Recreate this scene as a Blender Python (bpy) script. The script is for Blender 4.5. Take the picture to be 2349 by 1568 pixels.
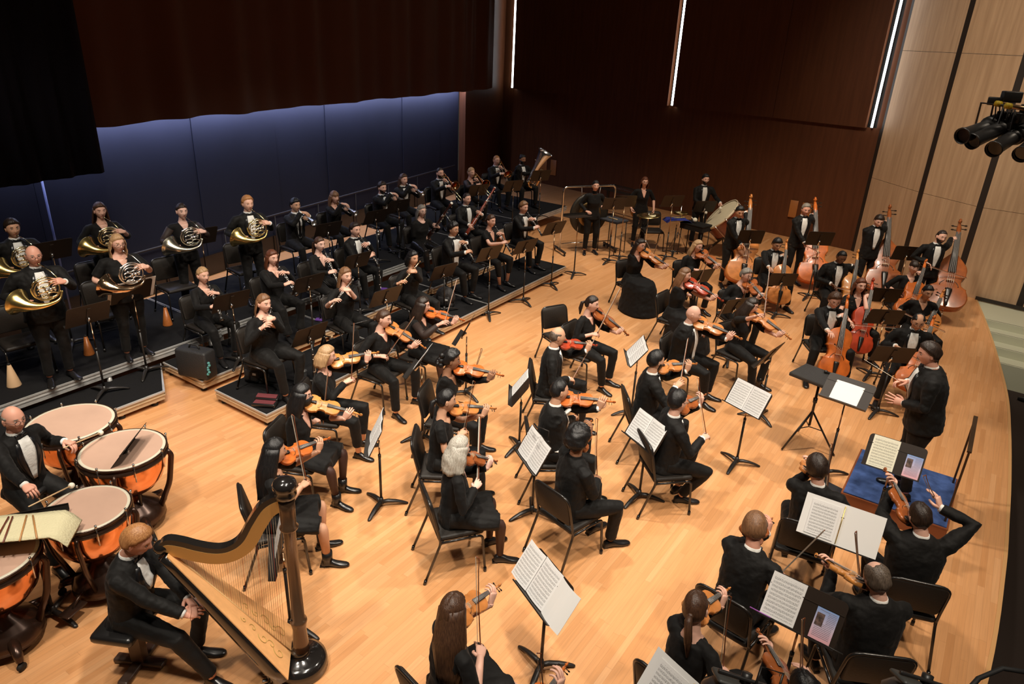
import bpy, bmesh, math, random
from mathutils import Vector, Matrix, Quaternion
from mathutils.bvhtree import BVHTree
PI = math.pi
rad = math.radians
SC = bpy.context.scene
COL = SC.collection
for o in list(bpy.data.objects):
    bpy.data.objects.remove(o)

# ------------------------------------------------------------------ camera
# world: X towards the audience, Y along the floor boards, Z up, stage floor at z = 0, metres
CX, CY, FPX, CAMZ = 1174.5, 784.0, 1620.0, 4.6
RX = Vector((0.81961947, 0.25995534, -0.51053613))     # world X in camera axes (right, down, forward)
RY = Vector((0.5713831, -0.30592852, 0.76153075))
RZ = Vector((0.04177642, -0.91587715, -0.39927906))
cam_d = bpy.data.cameras.new('camera')
cam = bpy.data.objects.new('camera', cam_d)
COL.objects.link(cam)
cam_d.sensor_width = 36.0
cam_d.lens = 36.0 * FPX / 2349.0
cam_d.clip_end = 200
right = Vector((RX[0], RY[0], RZ[0])); down = Vector((RX[1], RY[1], RZ[1])); fwd = Vector((RX[2], RY[2], RZ[2]))
M = Matrix((( right[0], -down[0], -fwd[0]), (right[1], -down[1], -fwd[1]), (right[2], -down[2], -fwd[2]))).to_4x4()
M.translation = (0, 0, CAMZ)
cam.matrix_world = M
SC.camera = cam

def G(px, py, z=0.0):
    """point of the place seen at a pixel of the photograph, on the level plane at height z"""
    a = right * (px - CX) + down * (py - CY) + fwd * FPX
    t = (z - CAMZ) / a.z
    return Vector((a.x * t, a.y * t, z))

# ------------------------------------------------------------------ world and light
SC.view_settings.view_transform = 'Standard'
SC.view_settings.look = 'None'
SC.view_settings.gamma = 1.0
SC.view_settings.use_curve_mapping = False
SC.view_settings.exposure = 0.0
w = bpy.data.worlds.new('hall_air'); SC.world = w
w.use_nodes = True
w.node_tree.nodes['Background'].inputs[0].default_value = (1.0, 0.86, 0.7, 1)
w.node_tree.nodes['Background'].inputs[1].default_value = 0.03

def spot(loc, target, power, size=0.3, angle=60, blend=0.6, color=(1, 0.9, 0.78)):
    l = bpy.data.lights.new('stage_light', 'SPOT')
    l.energy = power; l.shadow_soft_size = size; l.spot_size = rad(angle); l.spot_blend = blend; l.color = color
    o = bpy.data.objects.new('stage_light', l); COL.objects.link(o)
    o.location = loc
    o.rotation_euler = (Vector(target) - Vector(loc)).to_track_quat('-Z', 'Y').to_euler()
    return o
def area(loc, target, power, sx, sy, color=(1, 1, 1)):
    l = bpy.data.lights.new('area_light', 'AREA')
    l.energy = power; l.shape = 'RECTANGLE'; l.size = sx; l.size_y = sy; l.color = color
    o = bpy.data.objects.new('area_light', l); COL.objects.link(o)
    o.location = loc
    o.rotation_euler = (Vector(target) - Vector(loc)).to_track_quat('-Z', 'Y').to_euler()
    return o
WARM = (1.0, 0.90, 0.77)
for (x, y, tx, ty, p, a) in LIGHTS if 'LIGHTS' in globals() else [
    (-1.5, 3.0, -4.6, 4.2, 1500, 62), (-3.5, -0.5, -5.2, 3.2, 1300, 62), (0.5, 8.0, -3.6, 6.8, 1400, 62),
    (-5.0, 6.0, -3.0, 7.2, 1400, 66), (-2.0, 9.0, -2.6, 9.5, 1150, 62), (0.2, 1.5, -1.5, 4.6, 1100, 60),
    (-6.0, 10.5, -5.5, 11.0, 900, 64), (-5.0, 4.0, -7.0, 6.0, 900, 62), (-1.5, 12.0, -3.5, 13.0, 700, 60),
    (-4.5, 9.0, -9.0, 10.0, 900, 60), (-5.5, 2.0, -9.0, 4.5, 800, 56), (-6.5, 13.0, -9.5, 14.0, 800, 52)]:
    spot((x, y, 8.6), (tx, ty, 0), p * 1.0, 0.22, a, 0.75, WARM)
spot((-4.0, 12.0, 8.6), (-6.2, 15.6, 0), 1500, 0.25, 60, 0.8, (1, 0.84, 0.66))
spot((-3.0, 7.0, 8.6), (-10.0, 8.5, 0), 1100, 0.22, 46, 0.8, WARM)
spot((-4.0, 2.0, 8.6), (-9.8, 5.0, 0), 900, 0.22, 46, 0.8, WARM)
spot((-1.5, 11.0, 8.6), (-1.2, 15.0, 0), 700, 0.25, 70, 0.8, (1, 0.84, 0.66))
spot((-3.0, 10.0, 8.0), (-0.4, 17.0, 3.0), 1500, 0.4, 70, 0.9, (1, 0.86, 0.70))
spot((3.0, 4.0, 8.6), (0.4, 7.0, 0), 1250, 0.3, 60, 0.9, (1, 0.84, 0.66))
spot((2.5, 10.0, 8.6), (0.2, 12.5, 0), 600, 0.3, 60, 0.9, (1, 0.84, 0.66))
spot((-4.0, 1.0, 8.6), (-6.6, 2.2, 0), 650, 0.25, 60, 0.8, WARM)
spot((-7.0, 4.0, 8.6), (-5.5, 1.0, 0), 500, 0.25, 60, 0.8, WARM)
spot((1.5, 11.0, 8.0), (1.2, 15.6, -0.3), 520, 0.3, 30, 0.9, (1, 0.95, 0.82))
# ------------------------------------------------------------------ materials
MATS = {}
def mat(name, color=(0.5, 0.5, 0.5), rough=0.5, metal=0.0, spec=0.5, noise=None, emit=None, coat=0.0, bump=None, sheen=0.0, trans=0.0):
    """noise=(scale, amount) varies the colour; bump=(scale, strength)"""
    if name in MATS: return MATS[name]
    m = bpy.data.materials.new(name); m.use_nodes = True
    nt = m.node_tree; b = nt.nodes['Principled BSDF']
    b.inputs['Base Color'].default_value = (*color, 1)
    b.inputs['Roughness'].default_value = rough
    b.inputs['Metallic'].default_value = metal
    b.inputs['Specular IOR Level'].default_value = spec
    if coat: b.inputs['Coat Weight'].default_value = coat; b.inputs['Coat Roughness'].default_value = 0.08
    if sheen: b.inputs['Sheen Weight'].default_value = sheen
    if trans: b.inputs['Transmission Weight'].default_value = trans
    tc = nt.nodes.new('ShaderNodeTexCoord')
    if noise:
        n = nt.nodes.new('ShaderNodeTexNoise'); n.inputs['Scale'].default_value = noise[0]; n.inputs['Detail'].default_value = 4
        if len(noise) > 2:
            mp = nt.nodes.new('ShaderNodeMapping'); mp.inputs['Scale'].default_value = noise[2]
            nt.links.new(tc.outputs['Object'], mp.inputs[0]); nt.links.new(mp.outputs[0], n.inputs['Vector'])
        else: nt.links.new(tc.outputs['Object'], n.inputs['Vector'])
        r = nt.nodes.new('ShaderNodeValToRGB')
        k = noise[1]
        r.color_ramp.elements[0].position = 0.3; r.color_ramp.elements[1].position = 0.7
        r.color_ramp.elements[0].color = (*[c * (1 - k) for c in color], 1)
        r.color_ramp.elements[1].color = (*[min(1, c * (1 + k)) for c in color], 1)
        nt.links.new(n.outputs['Fac'], r.inputs[0]); nt.links.new(r.outputs[0], b.inputs['Base Color'])
    if bump:
        n2 = nt.nodes.new('ShaderNodeTexNoise'); n2.inputs['Scale'].default_value = bump[0]; n2.inputs['Detail'].default_value = 3
        nt.links.new(tc.outputs['Object'], n2.inputs['Vector'])
        bp = nt.nodes.new('ShaderNodeBump'); bp.inputs['Strength'].default_value = bump[1]; bp.inputs['Distance'].default_value = 0.02
        nt.links.new(n2.outputs['Fac'], bp.inputs['Height']); nt.links.new(bp.outputs[0], b.inputs['Normal'])
    if emit:
        b.inputs['Emission Color'].default_value = (*emit[0], 1); b.inputs['Emission Strength'].default_value = emit[1]
    MATS[name] = m
    return m

def floor_material():
    m = bpy.data.materials.new('maple_boards'); m.use_nodes = True; nt = m.node_tree; L = nt.links.new
    b = nt.nodes['Principled BSDF']
    N = lambda t: nt.nodes.new(t)
    def mth(op, a, c=None, v=None):
        n = N('ShaderNodeMath'); n.operation = op
        if hasattr(a, 'is_output'): L(a, n.inputs[0])
        else: n.inputs[0].default_value = a
        if c is not None:
            if hasattr(c, 'is_output'): L(c, n.inputs[1])
            else: n.inputs[1].default_value = c
        return n.outputs[0]
    tc = N('ShaderNodeTexCoord'); sp = N('ShaderNodeSeparateXYZ'); L(tc.outputs['Object'], sp.inputs[0])
    u = mth('DIVIDE', sp.outputs[0], 0.057); ui = mth('FLOOR', u); uf = mth('FRACT', u)
    wn = N('ShaderNodeTexWhiteNoise'); wn.noise_dimensions = '1D'; L(ui, wn.inputs['W'])
    ln = mth('ADD', mth('MULTIPLY', wn.outputs['Value'], 0.5), 0.55)
    wn0 = N('ShaderNodeTexWhiteNoise'); wn0.noise_dimensions = '1D'; L(mth('ADD', ui, 77.7), wn0.inputs['W'])
    v = mth('ADD', mth('DIVIDE', sp.outputs[1], ln), mth('MULTIPLY', wn0.outputs['Value'], 9.0))
    vi = mth('FLOOR', v); vf = mth('FRACT', v)
    cb = N('ShaderNodeCombineXYZ'); L(ui, cb.inputs[0]); L(vi, cb.inputs[1])
    w2 = N('ShaderNodeTexWhiteNoise'); w2.noise_dimensions = '2D'; L(cb.outputs[0], w2.inputs['Vector'])
    rp = N('ShaderNodeValToRGB'); cr = rp.color_ramp
    cols = [(0.0, (0.56, 0.258, 0.100)), (0.08, (0.61, 0.290, 0.115)), (0.45, (0.645, 0.314, 0.130)), (0.85, (0.67, 0.336, 0.145)), (1.0, (0.70, 0.368, 0.168))]
    cr.elements[0].position = 0; cr.elements[0].color = (*cols[0][1], 1); cr.elements[1].position = 1; cr.elements[1].color = (*cols[-1][1], 1)
    for p, c in cols[1:-1]:
        e = cr.elements.new(p); e.color = (*c, 1)
    L(w2.outputs['Value'], rp.inputs[0])
    # grain
    mp = N('ShaderNodeMapping'); mp.inputs['Scale'].default_value = (55, 2.2, 1); L(tc.outputs['Object'], mp.inputs[0])
    gn = N('ShaderNodeTexNoise'); gn.inputs['Scale'].default_value = 1.0; gn.inputs['Detail'].default_value = 5; L(mp.outputs[0], gn.inputs['Vector'])
    mp2 = N('ShaderNodeMapping'); mp2.inputs['Scale'].default_value = (12, 1.4, 1); L(tc.outputs['Object'], mp2.inputs[0])
    kn = N('ShaderNodeTexNoise'); kn.inputs['Scale'].default_value = 1.3; kn.inputs['Detail'].default_value = 6; kn.inputs['Roughness'].default_value = 0.7; L(mp2.outputs[0], kn.inputs['Vector'])
    kr = N('ShaderNodeValToRGB'); kr.color_ramp.elements[0].position = 0.68; kr.color_ramp.elements[1].position = 0.8
    kr.color_ramp.elements[0].color = (1, 1, 1, 1); kr.color_ramp.elements[1].color = (0.72, 0.6, 0.5, 1); L(kn.outputs['Fac'], kr.inputs[0])
    gr = N('ShaderNodeMapRange'); gr.inputs[1].default_value = 0.3; gr.inputs[2].default_value = 0.7; gr.inputs[3].default_value = 0.93; gr.inputs[4].default_value = 1.06; L(gn.outputs['Fac'], gr.inputs[0])
    mx = N('ShaderNodeVectorMath'); mx.operation = 'SCALE'; L(rp.outputs[0], mx.inputs[0]); L(gr.outputs[0], mx.inputs[3])
    mx2 = N('ShaderNodeMix'); mx2.data_type = 'RGBA'; mx2.blend_type = 'MULTIPLY'; mx2.inputs[0].default_value = 1
    L(mx.outputs[0], mx2.inputs[6]); L(kr.outputs[0], mx2.inputs[7])
    # joints
    e1 = mth('LESS_THAN', mth('MINIMUM', uf, mth('SUBTRACT', 1.0, uf)), 0.018)
    e2 = mth('LESS_THAN', mth('MINIMUM', vf, mth('SUBTRACT', 1.0, vf)), 0.0015)
    ed = mth('MAXIMUM', e1, e2)
    mx3 = N('ShaderNodeMix'); mx3.data_type = 'RGBA'; L(mth('MULTIPLY', ed, 0.32), mx3.inputs[0]); L(mx2.outputs[2], mx3.inputs[6]); mx3.inputs[7].default_value = (0.16, 0.07, 0.025, 1)
    L(mx3.outputs[2], b.inputs['Base Color'])
    rn = N('ShaderNodeTexNoise'); rn.inputs['Scale'].default_value = 1.1; L(tc.outputs['Object'], rn.inputs['Vector'])
    rr = N('ShaderNodeMapRange'); rr.inputs[3].default_value = 0.30; rr.inputs[4].default_value = 0.46; L(rn.outputs['Fac'], rr.inputs[0]); L(rr.outputs[0], b.inputs['Roughness'])
    b.inputs['Specular IOR Level'].default_value = 0.45
    return m
FLOOR = floor_material()

def grain_panel(name, c1, c2, rough=0.5, spec=0.4):
    m = bpy.data.materials.new(name); m.use_nodes = True; nt = m.node_tree; L = nt.links.new; b = nt.nodes['Principled BSDF']
    tc = nt.nodes.new('ShaderNodeTexCoord'); mp = nt.nodes.new('ShaderNodeMapping'); mp.inputs['Scale'].default_value = (14, 14, 0.9)
    L(tc.outputs['Object'], mp.inputs[0]); n = nt.nodes.new('ShaderNodeTexNoise'); n.inputs['Scale'].default_value = 1.0; n.inputs['Detail'].default_value = 6
    L(mp.outputs[0], n.inputs['Vector']); r = nt.nodes.new('ShaderNodeValToRGB'); r.color_ramp.elements[0].position = 0.3; r.color_ramp.elements[1].position = 0.7
    r.color_ramp.elements[0].color = (*c1, 1); r.color_ramp.elements[1].color = (*c2, 1)
    L(n.outputs['Fac'], r.inputs[0]); L(r.outputs[0], b.inputs['Base Color'])
    b.inputs['Roughness'].default_value = rough; b.inputs['Specular IOR Level'].default_value = spec
    MATS[name] = m; return m

def hair_mat(name, c1, c2):
    if name in MATS: return MATS[name]
    m = bpy.data.materials.new(name); m.use_nodes = True; nt = m.node_tree; L = nt.links.new; b = nt.nodes['Principled BSDF']
    tc = nt.nodes.new('ShaderNodeTexCoord'); mp = nt.nodes.new('ShaderNodeMapping'); mp.inputs['Scale'].default_value = (160, 160, 14)
    L(tc.outputs['Object'], mp.inputs[0]); n = nt.nodes.new('ShaderNodeTexNoise'); n.inputs['Scale'].default_value = 1.0; n.inputs['Detail'].default_value = 3
    L(mp.outputs[0], n.inputs['Vector']); r = nt.nodes.new('ShaderNodeValToRGB'); r.color_ramp.elements[0].position = 0.32; r.color_ramp.elements[1].position = 0.68
    r.color_ramp.elements[0].color = (*c1, 1); r.color_ramp.elements[1].color = (*c2, 1)
    L(n.outputs['Fac'], r.inputs[0]); L(r.outputs[0], b.inputs['Base Color'])
    bp = nt.nodes.new('ShaderNodeBump'); bp.inputs['Strength'].default_value = 0.5; bp.inputs['Distance'].default_value = 0.006
    L(n.outputs['Fac'], bp.inputs['Height']); L(bp.outputs[0], b.inputs['Normal'])
    b.inputs['Roughness'].default_value = 0.42; b.inputs['Specular IOR Level'].default_value = 0.45
    MATS[name] = m; return m

BLACKCLOTH = mat('black_wool', (0.0062, 0.0055, 0.0050), 0.7, spec=0.22, sheen=0.03, bump=(14, 0.35))
BLACKKNIT = mat('black_knit', (0.0065, 0.0058, 0.0055), 0.75, spec=0.2, sheen=0.04, bump=(10, 0.4))
SHEER = mat('sheer_black', (0.035, 0.022, 0.018), 0.6, spec=0.3)
SATIN = mat('black_satin', (0.008, 0.008, 0.009), 0.32, spec=0.5)
SHIRT = mat('white_cotton', (0.80, 0.79, 0.75), 0.7, spec=0.2, bump=(30, 0.25))
LEATHER = mat('black_leather', (0.010, 0.009, 0.009), 0.28, spec=0.6)
STANDBLK = mat('black_powder_coat', (0.017, 0.014, 0.012), 0.38, spec=0.5)
STANDDESK = mat('brown_black_desk', (0.022, 0.013, 0.008), 0.45, spec=0.4)
BRASSPOLE = mat('bronze_pole', (0.42, 0.26, 0.15), 0.28, metal=1.0)
CHROME = mat('chrome', (0.75, 0.73, 0.70), 0.16, metal=1.0)
PAPER = mat('paper', (0.80, 0.79, 0.77), 0.8, spec=0.1)
PAPERC = mat('cream_paper', (0.80, 0.76, 0.60), 0.8, spec=0.1)
CHAIRFAB = mat('black_vinyl', (0.018, 0.014, 0.011), 0.55, spec=0.35, bump=(60, 0.1))
CHAIRFRM = mat('black_tube', (0.014, 0.012, 0.011), 0.25, spec=0.6)
CARPET = mat('riser_carpet', (0.012, 0.0115, 0.012), 0.95, spec=0.1, bump=(150, 0.4))
ALU = mat('aluminium', (0.50, 0.49, 0.47), 0.35, metal=0.35, noise=(6, 0.12))
GOLD = mat('yellow_brass', (0.90, 0.66, 0.24), 0.24, metal=1.0)
GOLDR = mat('rose_brass', (0.72, 0.36, 0.15), 0.16, metal=1.0)
SILVER = mat('silver_plate', (0.92, 0.90, 0.86), 0.24, metal=1.0)
NICKEL = mat('nickel', (0.74, 0.70, 0.56), 0.26, metal=1.0)
EBONY = mat('ebony', (0.016, 0.014, 0.013), 0.3, spec=0.5)
SPRUCE = mat('pale_stick', (0.62, 0.42, 0.22), 0.4)
BOWHAIR = mat('bow_hair', (0.72, 0.66, 0.55), 0.5)
BOWWOOD = mat('bow_wood', (0.22, 0.06, 0.02), 0.3, spec=0.5)
STEEL = mat('string_steel', (0.62, 0.59, 0.55), 0.35, metal=0.3)
def varnish(name, c): return mat(name, c, 0.30, spec=0.45, coat=0.25, noise=(9, 0.22))
V_ORANGE = varnish('orange_varnish', (0.56, 0.135, 0.022))
V_AMBER = varnish('amber_varnish', (0.55, 0.20, 0.05))
V_BROWN = varnish('brown_varnish', (0.33, 0.09, 0.022))
V_RED = varnish('red_varnish', (0.40, 0.045, 0.014))
V_HONEY = varnish('honey_varnish', (0.60, 0.24, 0.055))

# ------------------------------------------------------------------ mesh building
class MB:
    def __init__(s): s.v = []; s.f = []; s.m = []; s.smooth = []
    def add(s, verts, faces, mi=0, mx=None, smooth=True):
        o = len(s.v)
        for p in verts: s.v.append(mx @ Vector(p) if mx is not None else Vector(p))
        for f in faces: s.f.append([i + o for i in f]); s.m.append(mi); s.smooth.append(smooth)
        return o
    def merge(s, other, mx=None, mi=None):
        o = len(s.v)
        for p in other.v: s.v.append(mx @ p if mx is not None else p.copy())
        flip = mx is not None and mx.determinant() < 0
        for f, m, sm in zip(other.f, other.m, other.smooth):
            g = [i + o for i in f]
            s.f.append(g[::-1] if flip else g); s.m.append(m if mi is None else mi); s.smooth.append(sm)
    def box(s, c, d, mi=0, mx=None, bev=0.0):
        x, y, z = d[0] / 2, d[1] / 2, d[2] / 2; c = Vector(c)
        if bev <= 0:
            vs = [c + Vector((a * x, b * y, e * z)) for a in (-1, 1) for b in (-1, 1) for e in (-1, 1)]
            s.add(vs, [(0, 1, 3, 2), (4, 6, 7, 5), (0, 4, 5, 1), (2, 3, 7, 6), (0, 2, 6, 4), (1, 5, 7, 3)], mi, mx, False)
        else:
            bv = min(bev, x * .95, y * .95)
            pts = []
            for (cx_, cy_, a0) in ((x - bv, y - bv, 0), (-x + bv, y - bv, 90), (-x + bv, -y + bv, 180), (x - bv, -y + bv, 270)):
                for k in range(4):
                    a = rad(a0 + k * 30); pts.append((cx_ + bv * math.cos(a), cy_ + bv * math.sin(a)))
            bz = min(bev, z * .9); rings = []
            for zz, ins in ((-z, bz), (-z + bz * .3, bz * .3), (-z + bz, 0), (z - bz, 0), (z - bz * .3, bz * .3), (z, bz)):
                k1 = (x - ins) / x; k2 = (y - ins) / y
                rings.append([c + Vector((p[0] * k1, p[1] * k2, zz)) for p in pts])
            s.loft(rings, mi, mx)
    def loft(s, rings, mi=0, mx=None, closed=True, caps=True, smooth=True):
        n = len(rings[0]); vs = [p for r in rings for p in r]; fs = []
        for i in range(len(rings) - 1):
            for j in range(n if closed else n - 1):
                k = (j + 1) % n
                fs.append((i * n + j, i * n + k, (i + 1) * n + k, (i + 1) * n + j))
        if caps and closed:
            fs.append(tuple(range(n))[::-1]); b = (len(rings) - 1) * n; fs.append(tuple(range(b, b + n)))
        s.add(vs, fs, mi, mx, smooth)
    def tube(s, pts, r, n=8, mi=0, mx=None, caps=True, flat=1.0, up=None):
        pts = [Vector(p) for p in pts]; rs = r if isinstance(r, (list, tuple)) else [r] * len(pts)
        rings = []; prev = None
        for i, p in enumerate(pts):
            a = pts[max(0, i - 1)]; b = pts[min(len(pts) - 1, i + 1)]
            t = (b - a)
            if t.length < 1e-9: t = Vector((0, 0, 1))
            t.normalize()
            if prev is None:
                ref = Vector(up) if up is not None else (Vector((0, 0, 1)) if abs(t.z) < 0.9 else Vector((0, 1, 0)))
                x = ref.cross(t)
                if x.length < 1e-6: x = Vector((1, 0, 0)).cross(t)
                x.normalize()
            else:
                x = prev - t * prev.dot(t)
                if x.length < 1e-6: x = t.orthogonal()
                x.normalize()
            prev = x; y = t.cross(x)
            rings.append([p + x * (math.cos(2 * PI * k / n) * rs[i]) + y * (math.sin(2 * PI * k / n) * rs[i] * flat) for k in range(n)])
        s.loft(rings, mi, mx, True, caps)
    def lathe(s, prof, n=24, mi=0, mx=None, caps=True):
        rings = [[Vector((r * math.cos(2 * PI * k / n), r * math.sin(2 * PI * k / n), z)) for k in range(n)] for r, z in prof]
        s.loft(rings, mi, mx, True, caps)
    def ball(s, c, r, mi=0, mx=None, n=12, m=8):
        c = Vector(c); r = Vector((r, r, r)) if not hasattr(r, '__len__') else Vector(r)
        rings = []
        for i in range(1, m):
            th = PI * i / m
            rings.append([c + Vector((r.x * math.sin(th) * math.cos(2 * PI * k / n), r.y * math.sin(th) * math.sin(2 * PI * k / n), -r.z * math.cos(th))) for k in range(n)])
        o = len(s.v); vs = [p for q in rings for p in q] + [c - Vector((0, 0, r.z)), c + Vector((0, 0, r.z))]
        fs = []
        for i in range(len(rings) - 1):
            for j in range(n):
                k = (j + 1) % n; fs.append((i * n + j, i * n + k, (i + 1) * n + k, (i + 1) * n + j))
        b = (len(rings) - 1) * n
        for j in range(n):
            k = (j + 1) % n; fs.append((len(vs) - 2, k, j)); fs.append((len(vs) - 1, b + j, b + k))
        s.add(vs, fs, mi, mx)
    def prism(s, outline, z0, z1, mi=0, mx=None, smooth=False):
        n = len(outline)
        vs = [Vector((p[0], p[1], z0)) for p in outline] + [Vector((p[0], p[1], z1)) for p in outline]
        s.add(vs, [tuple(range(n))[::-1], tuple(range(n, 2 * n))], mi, mx, False)
        s.add(vs, [(j, (j + 1) % n, n + (j + 1) % n, n + j) for j in range(n)], mi, mx, smooth)
    def mesh(s, name, mats):
        me = bpy.data.meshes.new(name)
        me.from_pydata([tuple(p) for p in s.v], [], s.f)
        for m in (mats if isinstance(mats, (list, tuple)) else [mats]): me.materials.append(m)
        me.polygons.foreach_set('material_index', s.m)
        me.polygons.foreach_set('use_smooth', s.smooth)
        me.update()
        return me
    def build(s, name, mats, parent=None, mw=None):
        o = bpy.data.objects.new(name, s.mesh(name, mats)); COL.objects.link(o)
        if parent is not None: o.parent = parent
        if mw is not None: o.matrix_local = mw
        return o
def empty(name, loc=(0, 0, 0), rz=0.0):
    o = bpy.data.objects.new(name, None); COL.objects.link(o); o.location = loc; o.rotation_euler = (0, 0, rz)
    o.empty_display_size = 0.1
    return o
def tag(o, label=None, cat=None, group=None, kind=None):
    if label: o['label'] = label
    if cat: o['category'] = cat
    if group: o['group'] = group
    if kind: o['kind'] = kind
    return o
CHILD = {}
def reg_children():
    CHILD.clear()
    for o in bpy.data.objects:
        if o.parent: CHILD.setdefault(o.parent.name, []).append(o)
def copy_tree(o, parent=None):
    c = o.copy(); COL.objects.link(c); c.parent = parent
    for ch in KIDS[o]: copy_tree2(ch, c)
    return c
KIDS = {}
NEST = {'lapel': ('dinner_jacket', 'suit_jacket'), 'shirt_cuff': ('dinner_jacket', 'suit_jacket'), 'bow_tie': ('dress_shirt',), 'long_tie': ('dress_shirt',), 'collar': ('dress_shirt',), 'peg': ('neck_scroll',), 'key': ('body_tube',), 'key_rods': ('body_tube',),
        'foot': ('leg',), 'caster': ('pedestal', 'frame'), 'tuning_pin': ('neck',), 'mask_strap': ('face_mask',), 'valve_lever': ('rotary_valve',), 'tension_rod': ('rim', 'shell'), 'gilt_scrolls': ('soundboard',), 'clamp': ('pipe',), 'end_cap': ('pipe',)}
def nest(root):
    """small pieces become sub-parts of the part they sit on"""
    kids = kids_of(root); by = {}
    for k in kids: by.setdefault(k.name.split('.')[0], []).append(k)
    for n, hosts in NEST.items():
        for i, k in enumerate(by.get(n, [])):
            for h in hosts:
                if by.get(h): k.parent = by[h][i % len(by[h])] if len(by[h]) == len(by[n]) or len(by[n]) == 2 * len(by[h]) else by[h][0]; break
def kids_of(o):
    return list(o.children)
class Proto:
    """a thing with its parts; first placement uses the original, later ones copy it and every part"""
    def __init__(s, root):
        nest(root); s.root = root; s.used = False; s.tree = s.walk(root)
    def walk(s, o): return (o, [s.walk(c) for c in kids_of(o)])
    def dup(s, node, parent):
        c = node[0].copy(); COL.objects.link(c); c.parent = parent
        for k in node[1]: s.dup(k, c)
        return c
    def place(s, mw, label, cat, group=None, scale=None):
        if not s.used:
            r = s.root; s.used = True
        else: r = s.dup(s.tree, None)
        for k in ('label', 'category', 'group'):
            if k in r: del r[k]
        r.matrix_world = mw if scale is None else mw @ Matrix.Scale(scale, 4)
        tag(r, label, cat, group)
        return r
def frame(o, y, z):
    """matrix with origin o, local Y along y, local Z near z"""
    y = Vector(y).normalized(); z = Vector(z); z = (z - y * z.dot(y)).normalized(); x = y.cross(z)
    return Matrix(((x.x, y.x, z.x, o[0]), (x.y, y.y, z.y, o[1]), (x.z, y.z, z.z, o[2]), (0, 0, 0, 1)))
def struct(o, name=None): o['kind'] = 'structure'; return o
def lerp(a, b, t): return a + (b - a) * t
# ------------------------------------------------------------------ the hall
EDGE = [(-0.9, -2.5), (-0.2, 0.0), (0.35, 2.0), (0.70, 3.8), (0.92, 5.77), (0.98, 7.37), (0.98, 8.3), (0.97, 9.25), (0.93, 10.6), (0.85, 12.0), (0.62, 13.9), (0.40, 15.4), (0.15, 16.88)]
def smooth_line(P, n=6):
    out = []
    for i in range(len(P) - 1):
        p0 = Vector(P[max(0, i - 1)]); p1 = Vector(P[i]); p2 = Vector(P[i + 1]); p3 = Vector(P[min(len(P) - 1, i + 2)])
        for k in range(n):
            t = k / n
            out.append(0.5 * ((2 * p1) + (p2 - p0) * t + (2 * p0 - 5 * p1 + 4 * p2 - p3) * t * t + (3 * p1 - p0 - 3 * p2 + p3) * t ** 3))
    out.append(Vector(P[-1])); return out
edge = smooth_line(EDGE)
mb = MB()
outline = [(p.x, p.y) for p in edge] + [(-0.18, 17.3), (-1.3, 18.2), (-2.5, 19.6), (-16.5, 21.6), (-12.6, -2.5)]
mb.prism(outline, -0.06, 0.0)
struct(mb.build('floor', FLOOR))
mb = MB()   # rounded nosing and dark front of the stage lip
inn = [(p.x, p.y) for p in edge]; 
def offs(pts, d):
    o = []
    for i, p in enumerate(pts):
        a = Vector(pts[max(0, i - 1)]); b = Vector(pts[min(len(pts) - 1, i + 1)]); t = (b - a).normalized()
        o.append((p[0] + t.y * d, p[1] - t.x * d))
    return o
o1 = offs(inn, 0.035)
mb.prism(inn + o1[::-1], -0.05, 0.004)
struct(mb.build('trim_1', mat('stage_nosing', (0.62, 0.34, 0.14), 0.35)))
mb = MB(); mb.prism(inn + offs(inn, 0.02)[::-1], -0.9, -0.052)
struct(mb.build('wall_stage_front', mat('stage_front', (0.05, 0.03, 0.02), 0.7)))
mb = MB(); mb.box((8.0, 6.0, -0.95), (24, 30, 0.1))
struct(mb.build('floor_auditorium', mat('auditorium_carpet', (0.030, 0.021, 0.017), 0.9, spec=0.15)))

# blue rear wall (slightly turned against the boards), curved plaster panels
BLUEW = mat('blue_plaster', (0.016, 0.0175, 0.030), 0.7, spec=0.2, noise=(0.7, 0.12))
WD = Vector((-0.16, 1.0, 0)).normalized(); WN = Vector((1.0, 0.16, 0)).normalized(); W0 = Vector((-12.42, 8.04, 0))
mb = MB()
seams = [-13.0, -3.4, -0.4, 1.7, 3.3, 4.85, 6.4, 8.3, 9.4]
for i in range(len(seams) - 1):
    a, b = seams[i] + 0.006, seams[i + 1] - 0.006
    c = W0 + WD * ((a + b) / 2) - WN * (0.10 + 0.012 * (i % 2))
    mx = Matrix.Translation(c) @ Matrix.Rotation(math.atan2(WD.y, WD.x), 4, 'Z')
    mb.box((0, 0, 4.0), (b - a, 0.2, 8.0), 0, mx)
struct(mb.build('wall_rear', BLUEW))
mb = MB(); c = W0 + WD * -1.5 + WN * 0.03; mx = Matrix.Translation(c) @ Matrix.Rotation(math.atan2(WD.y, WD.x), 4, 'Z')
mb.box((0, 0, 0.20), (21.6, 0.05, 0.40), 0, mx)
struct(mb.build('baseboard_rear', mat('gloss_black_base', (0.012, 0.008, 0.006), 0.2, spec=0.6)))
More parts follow.
